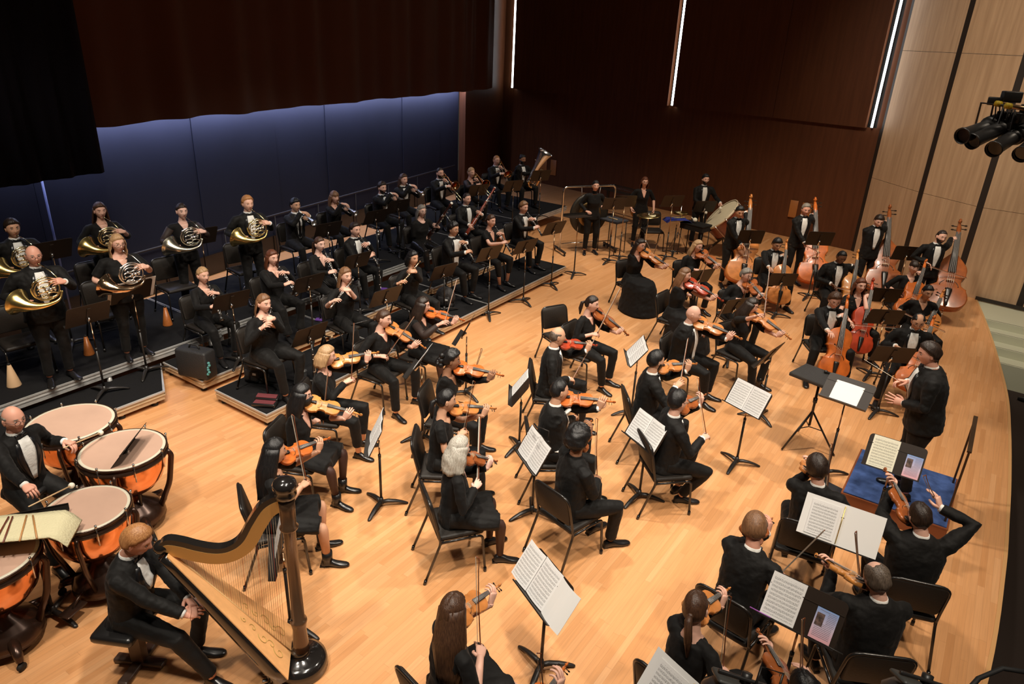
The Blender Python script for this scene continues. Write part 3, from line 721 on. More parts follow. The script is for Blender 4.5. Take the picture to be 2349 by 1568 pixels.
def make_sheets(kind):
    r = empty('sheet_music')
    z0 = -0.150
    if kind == 'open':
        page(0.235, 0.31, -0.237, z0, MUSW, 'left_page', r); page(0.235, 0.31, 0.002, z0, MUSW, 'right_page', r)
    elif kind == 'triple':
        page(0.225, 0.31, 0.125, z0, MUSW, 'loose_page', r, y=0.012); page(0.235, 0.315, -0.11, z0, MUSW, 'middle_page', r); page(0.235, 0.315, -0.345, z0 - .01, PAPER, 'blank_page', r, 0.02)
    elif kind == 'one':
        page(0.235, 0.31, 0.0, z0, MUSW, 'page', r, 0.004)
    elif kind == 'cream':
        page(0.235, 0.31, -0.02, z0, MUSC, 'page', r, 0.004)
    elif kind == 'blank':
        page(0.30, 0.23, -0.15, z0 + 0.02, PAPER, 'page', r, 0.004)
    elif kind == 'folder':
        page(0.30, 0.335, -0.30, z0, PAPER, 'cover', r, 0.004); page(0.30, 0.335, 0.0, z0, PAPER, 'cover', r, 0.004)
        page(0.215, 0.28, 0.03, z0 + 0.02, MUSW, 'music_page', r, 0.002, 0.013)
        mb = MB(); mb.tube([(0.0, 0.014, z0 + 0.01), (0, 0.014, z0 + 0.32)], 0.004, 6); mb.build('binder_ring', GOLD, r)
    return Proto(r)
SHEETS = {k: make_sheets(k) for k in ('open', 'triple', 'one', 'cream', 'blank', 'folder')}
def sheet_on(D, kind, label, group='sheet music on the stands', dx=0.0):
    return SHEETS[kind].place(D @ Matrix.Translation((dx, 0.0, 0)), label, 'sheet music', group)
# ------------------------------------------------------------------ bowed strings
def interp(P, t):
    for i in range(len(P) - 1):
        if t <= P[i + 1][0]:
            u = (t - P[i][0]) / (P[i + 1][0] - P[i][0]); u = u * u * (3 - 2 * u) if len(P[i]) > 2 else u
            return P[i][1] + (P[i + 1][1] - P[i][1]) * u
    return P[-1][1]
def make_fiddle(name, L, wl, wm, wu, rib, neck, fb_end, varn, slope=False, endpin=0.0, arch=0.05, chinrest=True, bz=0.09):
    """origin at the tail button, +Y to the scroll, +Z out of the top plate"""
    r = empty(name)
    if not slope:
        P = [(0, .12 * wl), (0.012, .42 * wl), (0.035, .68 * wl), (0.07, .84 * wl), (0.12, .95 * wl), (0.19, wl), (0.27, .97 * wl), (0.325, .88 * wl), (0.355, .86 * wl), (0.372, .885 * wl), (0.385, .78 * wl), (0.41, wm * 1.12), (0.45, wm * 1.01), (0.50, wm), (0.55, wm * 1.04), (0.60, wm * 1.2), (0.625, wm * 1.42), (0.64, wu * .94), (0.66, wu * .90), (0.70, wu * .93), (0.78, wu), (0.86, wu * .95), (0.92, wu * .80), (0.96, wu * .60), (0.985, wu * .36), (1.0, wu * .16)]
    else:
        P = [(0, .12 * wl), (0.012, .42 * wl), (0.035, .68 * wl), (0.07, .84 * wl), (0.12, .95 * wl), (0.19, wl), (0.27, .96 * wl), (0.335, .86 * wl), (0.36, .87 * wl), (0.375, .76 * wl), (0.41, wm * 1.08), (0.46, wm), (0.52, wm * 1.05), (0.575, wm * 1.25), (0.59, wu * .98), (0.64, wu * .98), (0.70, wu), (0.77, wu * .92), (0.85, wu * .68), (0.92, wu * .42), (0.97, wu * .24), (1.0, wu * .17)]
    mb = MB(); rings = []
    for t, w_ in P:
        k = min(1, math.sin(PI * min(1, max(0, t))) * 1.6); h = arch * wl * 2 * k; ring = []
        for u in (-1, -.93, -.75, -.4, 0, .4, .75, .93, 1): ring.append(Vector((w_ * u, L * t, rib / 2 + h * (1 - abs(u) ** 1.6) * (0.0 if abs(u) == 1 else 1))))
        for u in (1, .93, .75, .4, 0, -.4, -.75, -.93, -1): ring.append(Vector((w_ * u, L * t, -rib / 2 - h * .8 * (1 - abs(u) ** 1.6))))
        rings.append(ring[::-1])
    mb.loft(rings); body = mb.build('soundbox', varn, r)
    # darker edge binding line
    s = L / 0.355
    zt = rib / 2 + arch * wl * 2
    mb = MB()
    for sg in (-1, 1):
        pts = []
        for k in range(9):
            u = k / 8; x = sg * (0.026 + 0.020 * (u - .5) * 2 * -1 * 1.0 + 0.006 * math.sin(2 * PI * u)) * s; yy = (0.132 + 0.066 * u) * s
            pts.append((x * (wm / s / 0.056), yy, zt - 0.0055 * s + 0.003 * s))
        mb.tube(pts, [0.0028 * s] + [0.0018 * s] * 7 + [0.0028 * s], 6, flat=.5)
    mb.build('sound_holes', EBONY, r)
    nl = neck; ny = L; tz = zt + 0.012 * s
    z0 = rib / 2 + 0.008 * s + arch * wl * 1.4; z1 = zt + 0.010 * s
    fe = L - fb_end
    mb = MB(); a = 0.021 * s if not slope else 0.03 * s * .7; b_ = 0.0120 * s if not slope else 0.013 * s
    zN = rib / 2 + 0.006 * s; zF = zt + 0.010 * s
    rings = []
    for (yy, w_, zz) in ((fe, a, zF), (L + nl, b_, zN)):
        rings.append([Vector((-w_, yy, zz - .003 * s)), Vector((w_, yy, zz - .003 * s)), Vector((w_, yy, zz)), Vector((w_ * .5, yy, zz + .0025 * s)), Vector((-w_ * .5, yy, zz + .0025 * s)), Vector((-w_, yy, zz))][::-1])
    mb.loft(rings); mb.build('fingerboard', mat('fingerboard_grey', (0.075, 0.07, 0.066), 0.36, spec=0.6), r)
    mb = MB(); zn = zN - 0.008 * s
    hw = b_ * 1.05
    mb.tube([(0, L - 0.01 * s, zn - 0.016 * s), (0, L + 0.02 * s, zn - 0.006 * s), (0, L + nl * .6, zn - 0.002 * s), (0, L + nl, zn), (0, L + nl + 0.035 * s, zn - 0.006 * s), (0, L + nl + 0.07 * s, zn - 0.016 * s)], [0.016 * s, 0.013 * s, hw * .9, hw * .9, hw * .95, 0.008 * s], 10)
    c = Vector((0, L + nl + 0.083 * s, zn - 0.010 * s)); pts = []; rs = []
    for k in range(22):
        a_ = PI * 1.25 + k * 0.52; rr = (0.016 - 0.00058 * k) * s
        pts.append(c + Vector((0, math.cos(a_) * rr, math.sin(a_) * rr))); rs.append((0.0068 - 0.00012 * k) * s)
    mb.tube(pts, rs, 7); mb.tube([c + Vector((-0.010 * s, 0, 0)), c + Vector((0.010 * s, 0, 0))], 0.0055 * s, 8)
    mb.build('neck_scroll', varn, r)
    for k in range(4):
        sg = 1 if k % 2 else -1; yy = L + nl + (0.018 + 0.014 * k) * s; q = Vector((0, yy, zn - 0.006 * s - 0.002 * s * k))
        m_ = MB(); m_.tube([q, q + Vector((sg * 0.026 * s, 0, 0))], 0.0028 * s, 6); m_.ball(q + Vector((sg * 0.034 * s, 0, 0)), (0.009 * s, 0.003 * s, 0.0075 * s), n=8, m=6); m_.build('peg', EBONY, r)
    by = 0.162 * s; bh = zF + 0.012 * s
    mb = MB(); mb.prism([(-0.021 * s, zt - 0.006 * s), (-0.010 * s, zt - 0.002 * s), (0.010 * s, zt - 0.002 * s), (0.021 * s, zt - 0.006 * s), (0.019 * s, bh - 0.004 * s), (0, bh), (-0.019 * s, bh - 0.004 * s)], -0.0015 * s, 0.0015 * s, 0, Matrix.Translation((0, by, 0)) @ Matrix.Rotation(rad(90), 4, 'X'))
    mb.build('bridge', mat('bridge_maple', (0.62, 0.45, 0.27), 0.5), r)
    mb = MB(); rings = []
    for (yy, w_, zz) in ((0.004 * s, .008 * s, rib / 2 + 0.012 * s), (0.03 * s, .010 * s, zt + 0.004 * s), (0.10 * s, .019 * s, zt + 0.012 * s), (0.112 * s, .018 * s, zt + 0.011 * s)):
        rings.append([Vector((-w_, yy, zz)), Vector((-w_ * .5, yy, zz + .005 * s)), Vector((w_ * .5, yy, zz + .005 * s)), Vector((w_, yy, zz))])
    mb.loft(rings); mb.build('tailpiece', EBONY, r)
    for k in range(4):
        u = (k - 1.5) / 1.5; m_ = MB()
        m_.tube([(u * .010 * s, 0.10 * s, zt + 0.015 * s), (u * 0.016 * s, by, bh + 0.001), (u * 0.008 * s, L + nl, zN + 0.004 * s)], 0.0008 * s, 4); m_.build('string', STEEL, r)
    if chinrest:
        mb = MB(); mb.ball((-0.052, 0.022, zt + 0.010), (0.046, 0.030, 0.008)); mb.box((-0.03, -0.004, rib * .2), (0.03, 0.006, 0.04)); mb.build('chin_rest', EBONY, r)
    if endpin:
        mb = MB(); mb.tube([(0, 0.02, 0), (0, -0.02, 0)], 0.012, 8); mb.tube([(0, -0.015, 0), (0, -endpin, 0)], 0.005, 6); mb.build('endpin', CHROME, r)
    r['top'] = bh
    del r['top']
    return Proto(r), bh, by
VIOLINS = {}
def get_fiddle(kind, vn):
    key = (kind, vn)
    if key in VIOLINS: return VIOLINS[key]
    V = {'orange': V_ORANGE, 'amber': V_AMBER, 'brown': V_BROWN, 'red': V_RED, 'honey': V_HONEY}[vn]
    if kind == 'violin': v = make_fiddle('violin', 0.357, 0.104, 0.056, 0.084, 0.032, 0.13, 0.135, V)
    elif kind == 'viola': v = make_fiddle('viola', 0.412, 0.121, 0.066, 0.097, 0.038, 0.15, 0.155, V)
    elif kind == 'cello': v = make_fiddle('cello', 0.755, 0.220, 0.119, 0.170, 0.118, 0.28, 0.30, V, endpin=0.33, arch=0.045, chinrest=False)
    else: v = make_fiddle('double_bass', 1.12, 0.335, 0.185, 0.255, 0.20, 0.44, 0.42, V, slope=True, endpin=0.18, arch=0.035, chinrest=False)
    VIOLINS[key] = v; return v
def make_bow(L=0.74, r_=0.0042, name='bow'):
    """origin at the frog, +Y to the tip, hair on the -Z side"""
    r = empty(name); mb = MB()
    mb.tube([(0, -0.03, 0.004), (0, 0, 0.004), (0, L * .5, -0.004), (0, L * .85, 0.0), (0, L - 0.012, 0.006), (0, L, -0.014)], [r_ * 1.1, r_ * 1.1, r_ * .9, r_ * .8, r_ * .8, r_ * .9], 7); mb.build('stick', BOWWOOD, r)
    mb = MB(); mb.box((0, L / 2, -0.016), (0.010, L - 0.01, 0.0022)); mb.build('hair', BOWHAIR, r)
    mb = MB(); mb.box((0, 0.022, -0.006), (0.011, 0.048, 0.02), bev=0.003); mb.build('frog', EBONY, r)
    return Proto(r)
BOW = make_bow(); CBOW = make_bow(0.71, 0.0052); BBOW = make_bow(0.68, 0.0065)
# ------------------------------------------------------------------ woodwinds: origin at the mouth end, +Y along the tube, +Z the key side
def make_wind(name, L, r0, r1, bell, body, keym, nk, rings_y, extra=None, keyscale=1.0, seed=1):
    r = empty(name); mb = MB(); X = Matrix.Rotation(rad(-90), 4, 'X')
    prof = [(0.0, 0), (r0 * .6, 0), (r0, L * .12)] + [(lerp(r0, r1, t), L * (.12 + .70 * t)) for t in (0.1, 0.5, 1)]
    prof += [(lerp(r1, bell, .25), L * .92), (bell, L), (bell * .8, L), (r1 * .6, L * .95), (0, L * .94)]
    mb.lathe(prof, 14, 0, X); mb.build('body_tube', body, r)
    rnd = random.Random(seed)
    mb = MB()
    for t in rings_y: mb.lathe([(lerp(r0, r1, t) + .001, L * t - .005), (lerp(r0, r1, t) + .003, L * t - .004), (lerp(r0, r1, t) + .003, L * t + .004), (lerp(r0, r1, t) + .001, L * t + .005)], 12, 0, X)
    mb.build('joint_rings', keym, r)
    for k in range(nk):
        t = 0.24 + 0.62 * k / max(1, nk - 1); a = (rnd.random() - .5) * 1.6; rr = lerp(r0, r1, t) + 0.004; kr = (0.0075 + 0.003 * rnd.random()) * keyscale
        q = Vector((math.sin(a) * rr, L * t, math.cos(a) * rr)); m_ = MB(); m_.tube([q, q + Vector((math.sin(a), 0, math.cos(a))) * 0.004], kr, 8); m_.build('key', keym, r)
    mb = MB()
    for sg in (-1, 1): mb.tube([(sg * (r1 + .002), L * .28, r1 * .8), (sg * (r1 + .002), L * .56, r1 * .8)], 0.0022 * keyscale, 5); mb.tube([(sg * (r1 + .002), L * .58, r1 * .8), (sg * (r1 + .003), L * .84, r1 * .8)], 0.0022 * keyscale, 5)
    mb.build('key_rods', keym, r)
    if extra: extra(r)
    return Proto(r)
def reed_x(r): mb = MB(); mb.tube([(0, -0.055, 0), (0, -0.02, 0), (0, 0.01, 0)], [0.0045, 0.0025, 0.004], 6, flat=.5); mb.build('reed', SPRUCE, r)
CLARINET = make_wind('clarinet', 0.62, 0.013, 0.0145, 0.038, EBONY, SILVER, 14, (0.13, 0.24, 0.52, 0.83, 0.995), keyscale=1.5)
OBOE = make_wind('oboe', 0.60, 0.009, 0.0125, 0.021, EBONY, SILVER, 15, (0.05, 0.42, 0.82, 0.99), reed_x, keyscale=1.4)
FLUTE = make_wind('flute', 0.66, 0.0098, 0.0098, 0.0102, SILVER, SILVER, 12, (0.02, 0.27, 0.80, 0.98), keyscale=1.05)
FLUTEG = make_wind('flute', 0.66, 0.0098, 0.0098, 0.0102, mat('gold_flute', (0.85, 0.66, 0.42), 0.2, metal=1.0), MATS['gold_flute'], 12, (0.02, 0.27, 0.80, 0.98), keyscale=1.05, seed=4)
PICC = make_wind('piccolo', 0.32, 0.0085, 0.0085, 0.0088, EBONY, SILVER, 8, (0.03, 0.36, 0.98), keyscale=.8)
MAPLER = varnish('bassoon_maple', (0.20, 0.030, 0.010)); MAPLED = varnish('dark_maple', (0.075, 0.018, 0.010))
def make_bassoon(m):
    """origin where the player's left hand holds it, +Y up along the tube"""
    r = empty('bassoon'); mb = MB(); X = Matrix.Rotation(rad(-90), 4, 'X')
    mb.lathe([(0, -0.62), (0.03, -0.62), (0.032, -0.2), (0.03, -0.18), (0, -0.18)], 14, 0, X @ Matrix.Diagonal((1.0, 1.3, 1, 1))); 
    mb.lathe([(0, -0.2), (0.021, -0.2), (0.021, 0.32), (0.018, 0.34), (0.0175, 0.55), (0.022, 0.62), (0.024, 0.70), (0.0, 0.70)], 14, 0, X @ Matrix.Translation((0.016, 0, 0)))
    mb.lathe([(0, -0.2), (0.014, -0.2), (0.012, 0.28), (0.0, 0.28)], 12, 0, X @ Matrix.Translation((-0.02, 0, 0))); mb.build('body_tube', m, r)
    mb = MB()
    for y, rr, x in ((-0.62, .034, 0), (-0.19, .035, 0), (0.31, .024, .016), (0.34, .022, .016), (0.28, .014, -.02)): mb.lathe([(rr - .002, y - .012), (rr, y - .012), (rr, y + .012), (rr - .002, y + .012)], 12, 0, X @ Matrix.Translation((x, 0, 0)))
    mb.build('metal_bands', SILVER, r)
    mb = MB(); mb.tube([(-0.02, 0.27, 0), (-0.02, 0.33, 0.0), (-0.02, 0.36, -0.03), (-0.02, 0.35, -0.10), (-0.02, 0.33, -0.20), (-0.02, 0.31, -0.26)], [.006, .005, .004, .0035, .003, .0025], 7); mb.build('crook', SILVER, r)
    mb = MB(); mb.tube([(0.016, 0.695, 0), (0.016, 0.712, 0)], 0.026, 12); mb.build('bell_ring', mat('ivory', (0.8, 0.77, 0.68), 0.4), r)
    rnd = random.Random(2)
    for k in range(14):
        y = -0.55 + 0.09 * k; q = Vector((0.02 * (rnd.random() - .5), y, -0.034)); m_ = MB(); m_.tube([q, q + Vector((0, 0, -0.006))], 0.012, 8); m_.build('key', SILVER, r)
    mb = MB()
    for sg in (-1, 1): mb.tube([(sg * .022, -0.55, -.03), (sg * .022, 0.5 if sg > 0 else .2, -.022)], 0.003, 5)
    mb.build('key_rods', SILVER, r)
    return Proto(r)
BASSOONS = [make_bassoon(MAPLER), make_bassoon(MAPLED)]
# ------------------------------------------------------------------ brass
def circle(c, r, a0, a1, n, ax='xz', ry=None):
    ry = r if ry is None else ry; c = Vector(c); o = []
    for k in range(n + 1):
        a = rad(a0 + (a1 - a0) * k / n); u, v = r * math.cos(a), ry * math.sin(a)
        o.append(c + (Vector((u, 0, v)) if ax == 'xz' else Vector((0, u, v)) if ax == 'yz' else Vector((u, v, 0))))
    return o
def flare(mb, pts, r0, r1, n=22, k=5.0):
    """bell: tube whose radius opens out exponentially, with a rolled rim and an inside"""
    P = smooth_line(pts, 6) if len(pts) > 2 else [Vector(pts[0]).lerp(Vector(pts[-1]), t / 12) for t in range(13)]
    N = len(P); rs = [r0 + (r1 - r0) * (math.exp(k * i / (N - 1)) - 1) / (math.exp(k) - 1) for i in range(N)]
    P2 = P + [P[-1] + (P[-1] - P[-2]).normalized() * 0.002]; rs2 = rs + [rs[-1] * 1.01]
    back = [P[i] for i in range(N - 1, N // 3, -1)]; rb = [max(0.001, rs[i] - 0.004) for i in range(N - 1, N // 3, -1)]
    # outside and inside share one skin
    tan = [(P2[min(i + 1, N)] - P2[max(i - 1, 0)]).normalized() for i in range(N + 1)]
    x = tan[0].orthogonal().normalized(); rings = []
    fr = []
    for i in range(N + 1):
        x = (x - tan[i] * x.dot(tan[i])).normalized(); fr.append((x, tan[i].cross(x)))
    for i in range(N + 1): rings.append([P2[i] + fr[i][0] * math.cos(2 * PI * j / n) * rs2[i] + fr[i][1] * math.sin(2 * PI * j / n) * rs2[i] for j in range(n)])
    for idx, i in enumerate(range(N - 1, N // 3, -1)): rings.append([P[i] + fr[i][0] * math.cos(2 * PI * j / n) * rb[idx] + fr[i][1] * math.sin(2 * PI * j / n) * rb[idx] for j in range(n)])
    mb.loft(rings, caps=True)
def make_horn(m, m2):
    """origin at the centre of the coil; X to the player's right, Y away from the player, Z up; mouthpiece at (-0.02,-0.20,0.24)"""
    r = empty('french_horn')
    mb = MB(); flare(mb, [(-0.15, 0.02, -0.05), (-0.09, 0.04, -0.145), (0.06, 0.05, -0.178), (0.20, 0.0, -0.165), (0.285, -0.13, -0.13)], 0.010, 0.155, 28, 3.9); mb.build('bell', m, r)
    mb = MB(); mb.tube(circle((0, 0, 0), 0.148, -160, 150, 30, ry=.135), 0.0105, 8); mb.tube(circle((0.0, 0.025, 0.0), 0.128, -30, 250, 26, ry=.118), 0.009, 8); mb.build('outer_coil', m2, r)
    mb = MB(); mb.tube([(-0.150, 0.0, 0.02), (-0.13, -0.02, 0.11), (-0.09, -0.10, 0.18), (-0.03, -0.185, 0.235)], [.006, .006, .005, .004], 8); mb.tube([(-0.035, -0.18, 0.232), (-0.02, -0.20, 0.245)], [.005, .012], 10); mb.build('lead_pipe', m2, r)
    for k, x in enumerate((-0.075, -0.035, 0.005)):
        m_ = MB(); m_.tube([(x, -0.01, -0.01), (x, 0.045, -0.01)], 0.019, 12); m_.build('rotary_valve', SILVER, r)
        m_ = MB(); m_.tube([(x - .02, 0.02, 0.02), (x - .06, 0.02, 0.065)], 0.003, 5); m_.box((x - .065, 0.02, 0.07), (0.014, 0.03, 0.004)); m_.build('valve_lever', m2, r)
    mb = MB()
    for (cx_, cz_, rx, rz_, a0, a1, y) in ((0.045, -0.06, .05, .03, 0, 300, .02), (0.06, 0.0, .045, .028, 20, 330, .035), (-0.04, -0.07, .055, .028, 30, 320, .03), (0.02, 0.055, .06, .026, 0, 310, .02), (-0.06, 0.04, .035, .035, 0, 290, .04), (0.10, 0.07, .032, .032, -40, 230, .0), (0.03, -0.10, .045, .022, 0, 300, 0.0)):
        mb.tube(circle((cx_, y, cz_), rx, a0, a1, 16, ry=rz_), 0.0085, 7)
    mb.build('valve_slides', m2, r)
    return Proto(r)
HORNS = {'yellow': make_horn(GOLD, mat('pale_brass', (0.80, 0.66, 0.38), 0.16, metal=1.0)), 'nickel': make_horn(NICKEL, mat('nickel_tubes', (0.74, 0.70, 0.60), 0.15, metal=1.0)), 'silver': make_horn(mat('lacquer_rose', (0.70, 0.48, 0.30), 0.15, metal=1.0), SILVER)}
def make_trumpet():
    r = empty('trumpet')
    mb = MB(); flare(mb, [(0, 0.10, 0.025), (0, 0.25, 0.025), (0, 0.38, 0.025), (0, 0.50, 0.025)], 0.006, 0.062, 22, 4.5); mb.build('bell', SILVER, r)
    mb = MB(); mb.tube([(0, 0.0, 0.0), (0, 0.025, 0.0)], [.0125, .006], 10); mb.tube([(0, 0.02, 0), (0, 0.09, 0), (0, 0.34, 0)], [.0045, .0052, .0058], 8); mb.tube(circle((0, 0.34, -0.028), 0.028, 90, -90, 10, 'yz'), 0.0058, 8); mb.tube([(0, 0.34, -0.056), (0, 0.20, -0.056)], 0.0058, 8)
    mb.tube(circle((0, 0.10, -0.0155), 0.0405, 90, 270, 12, 'yz'), 0.0062, 8); mb.tube([(0, 0.10, -0.056), (0, 0.20, -0.056)], 0.006, 8); mb.build('tubing', SILVER, r)
    for k in range(3):
        y = 0.195 + 0.027 * k; m_ = MB(); m_.tube([(0, y, -0.085), (0, y, 0.04)], 0.0115, 10); m_.tube([(0, y, 0.04), (0, y, 0.065)], 0.003, 5); m_.tube([(0, y, 0.065), (0, y, 0.068)], 0.008, 8); m_.build('valve', SILVER, r)
    return Proto(r)
TRUMPET = make_trumpet()
def make_trombone():
    r = empty('trombone')
    mb = MB(); flare(mb, [(-0.09, -0.15, 0.02), (-0.09, 0.1, 0.02), (-0.09, 0.30, 0.02), (-0.09, 0.46, 0.02)], 0.009, 0.108, 26, 4.6); mb.build('bell', GOLDR, r)
    mb = MB(); mb.tube(circle((-0.09, -0.15, -0.025), 0.045, 90, 270, 12, 'yz'), 0.0085, 8); mb.tube([(-0.09, -0.15, -0.07), (-0.09, 0.10, -0.07)], 0.007, 8); mb.tube([(-0.09, 0.10, -0.07), (-0.04, 0.10, -0.07), (-0.005, 0.10, -0.05)], 0.006, 8); mb.tube([(-0.085, 0.02, 0.02), (-0.01, 0.02, 0.0)], 0.004, 6)
    mb.tube(circle((-0.09, -0.08, -0.02), 0.035, 0, 360, 16, 'yz'), 0.007, 7); mb.build('tuning_section', GOLD, r)
    mb = MB(); mb.tube([(0, 0, 0), (0, 0.03, 0)], [.016, .007], 10); mb.tube([(0, 0.02, 0), (0, 0.92, 0)], 0.0062, 8); mb.tube([(0, 0.10, -0.075), (0, 0.92, -0.075)], 0.0062, 8); mb.tube(circle((0, 0.92, -0.0375), 0.0375, 90, -90, 10, 'yz'), 0.0062, 8)
    mb.tube([(0, 0.10, 0), (0, 0.10, -0.075)], .004, 6); mb.tube([(0, 0.34, 0), (0, 0.34, -0.075)], .004, 6); mb.build('slide', mat('slide_brass', (0.80, 0.70, 0.45), 0.18, metal=1.0), r)
    return Proto(r)
TROMBONE = make_trombone()
def make_tuba():
    r = empty('tuba')
    mb = MB(); flare(mb, [(0, 0, 0.05), (0.0, 0, 0.30), (0, 0, 0.60), (0, 0, 0.90)], 0.045, 0.205, 28, 2.6); mb.build('bell', SILVER, r)
    mb = MB(); mb.tube([(0.0, 0, 0.08), (-0.005, 0, 0.0), (-0.06, 0, -0.075), (-0.15, 0, -0.09), (-0.23, 0, -0.05), (-0.26, 0, 0.05), (-0.26, 0, 0.30), (-0.24, 0, 0.42), (-0.19, 0, 0.46), (-0.14, 0, 0.42), (-0.13, 0, 0.2)], [.046, .052, .05, .046, .042, .038, .03, .026, .024, .022, .02], 14); mb.build('bottom_bow', mat('gold_rose', (0.80, 0.55, 0.30), 0.15, metal=1.0), r)
    for k in range(4):
        m_ = MB(); x = -0.17 + 0.035 * k; m_.tube([(x, -0.05, 0.08), (x, -0.05, 0.26)], 0.014, 10); m_.tube([(x, -0.05, 0.26), (x, -0.05, 0.31)], 0.004, 6); m_.build('valve', SILVER, r)
    mb = MB()
    for (x, z, rx, rz_) in ((-0.13, 0.05, .06, .05), (-0.16, 0.33, .05, .06), (-0.09, 0.17, .03, .08), (-0.2, 0.18, .025, .09), (-0.1, 0.38, .04, .04)): mb.tube(circle((x, -0.04, z), rx, 0, 360, 18, ry=rz_), 0.010, 8)
    mb.tube([(-0.13, -0.03, 0.40), (-0.05, -0.08, 0.50), (0.0, -0.13, 0.545), (0.0, -0.20, 0.56)], [.009, .008, .006, .006], 8); mb.tube([(0, -0.20, .56), (0, -0.24, .565)], [.006, .017], 10); mb.build('branch_tubing', mat('gold_rose', (0, 0, 0)), r)
    return Proto(r)
TUBA = make_tuba()
# ------------------------------------------------------------------ timpani
COPPER = mat('copper', (0.90, 0.36, 0.15), 0.13, metal=1.0, noise=(2.5, 0.12)); DKBRZ = mat('brown_casting', (0.055, 0.028, 0.018), 0.25, metal=0.55, spec=0.6)
SKIN_D = mat('drum_skin', (0.52, 0.335, 0.25), 0.38, noise=(2.2, 0.10), spec=0.4); SKIN_R = mat('drum_skin_edge', (0.60, 0.56, 0.44), 0.4)
def make_timpano(x, y, R, label, rot=0):
    r = empty('timpano', (x, y, 0), rad(rot)); tag(r, label, 'timpani', 'copper timpani'); zt = 0.86
    mb = MB(); mb.lathe([(R * .97, zt - .07), (R * .965, zt - .10), (R * .93, zt - .20), (R * .83, zt - .31), (R * .64, zt - .40), (R * .38, zt - .455), (R * .12, zt - .47), (0.0, zt - .47)], 48, caps=False); mb.build('bowl', COPPER, r)
    mb = MB(); mb.lathe([(R * .97, zt - .075), (R * 1.045, zt - .075), (R * 1.05, zt - .055), (R * 1.01, zt - .045), (R * 1.0, zt - .03), (R * 1.035, zt - .02), (R * 1.04, zt - .004), (R * 1.02, zt + .002), (R * 1.0, zt - .002), (R * .97, zt - .02)], 48, caps=False); mb.build('rim', DKBRZ, r)
    mb = MB(); mb.lathe([(0, zt), (R * .93, zt)], 48, caps=False); mb.build('drumhead', SKIN_D, r)
    mb = MB(); mb.lathe([(R * .93, zt), (R * .99, zt + 0.0005), (R * 1.0, zt - .004)], 48, caps=False); mb.build('head_edge', SKIN_R, r)
    for k in range(8):
        a = rad(45 * k + 10); q = Vector((math.cos(a), math.sin(a), 0)) * (R * 1.045); m_ = MB(); m_.tube([q + Vector((0, 0, zt - .16)), q + Vector((0, 0, zt + .015))], 0.006, 6); m_.tube([q + Vector((0, 0, zt + .01)), q + Vector((0, 0, zt + .035))], 0.010, 8); m_.build('tension_rod', CHROME, r)
    for k in range(4):
        a = rad(90 * k + 30); d = Vector((math.cos(a), math.sin(a), 0)); m_ = MB()
        m_.tube(rpath([d * (R * 1.02) + Vector((0, 0, zt - .06)), d * (R * 1.10) + Vector((0, 0, zt - .11)), d * (R * .95) + Vector((0, 0, zt - .42)), d * (R * .62) + Vector((0, 0, 0.16))], 0.06), 0.019, 8, flat=1.4); m_.build('strut', DKBRZ, r)
    mb = MB(); mb.lathe([(0, .40), (.05, .38), (.09, .30), (R * .6, .22), (R * .72, .15), (R * .74, .09), (R * .55, .07), (0, .07)], 28); 
    for k in range(3):
        a = rad(120 * k + 90); d = Vector((math.cos(a), math.sin(a), 0)); mb.tube([d * R * .5 + Vector((0, 0, .17)), d * (R * .95) + Vector((0, 0, .13)), d * (R * 1.02) + Vector((0, 0, .08))], [.05, .035, .025], 8)
    mb.build('pedestal', DKBRZ, r)
    for k in range(3):
        a = rad(120 * k + 90); d = Vector((math.cos(a), math.sin(a), 0)) * R * 1.02; m_ = MB(); m_.tube([d + Vector((-.012, 0, .035)), d + Vector((.012, 0, .035))], .035, 12); m_.build('caster', RUBBER, r)
    mb = MB(); mb.tube(rpath([(0, -R * .5, .15), (0.05, -R * .9, .20), (0.05, -R * 1.15, .13)], .05), .012, 6); mb.box((0.05, -R * 1.15, .13), (.11, .20, .015), bev=.01); mb.build('pedal', DKBRZ, r)
    return r
for (px, py, R, lb) in [(198, 1165, .325, 'copper timpani drum nearest the harpist, in front of the other drums'), (281, 1029, .37, 'copper timpani drum under the narrow angled music stand'), (161, 968, .395, 'largest copper timpani drum, farthest back by the risers')]:
    p = G(px, py, .86); make_timpano(p.x, p.y, R, lb, 20)
p = G(-35, 1290, .80); make_timpano(p.x, p.y, .36, 'copper timpani drum cut by the left edge below the mallet tray', 20)
# ------------------------------------------------------------------ people
SKINS = {'fair': (0.76, 0.44, 0.33), 'pale': (0.80, 0.50, 0.40), 'tan': (0.62, 0.34, 0.215), 'brown': (0.33, 0.16, 0.09), 'dark': (0.15, 0.068, 0.038), 'ruddy': (0.70, 0.35, 0.25)}
HAIRS = {'black': ((0.004, 0.0035, 0.0035), (0.014, 0.012, 0.012)), 'dark': ((0.012, 0.007, 0.005), (0.035, 0.019, 0.012)), 'brown': ((0.035, 0.015, 0.008), (0.085, 0.038, 0.018)),
         'auburn': ((0.075, 0.022, 0.010), (0.16, 0.05, 0.02)), 'lightbrown': ((0.12, 0.055, 0.026), (0.26, 0.13, 0.06)), 'blonde': ((0.30, 0.17, 0.08), (0.55, 0.34, 0.17)), 'redblond': ((0.30, 0.12, 0.04), (0.5, 0.24, 0.09)),
         'grey': ((0.13, 0.11, 0.09), (0.30, 0.27, 0.23)), 'silver': ((0.30, 0.27, 0.22), (0.58, 0.54, 0.47)), 'greybrown': ((0.05, 0.035, 0.025), (0.16, 0.12, 0.09))}
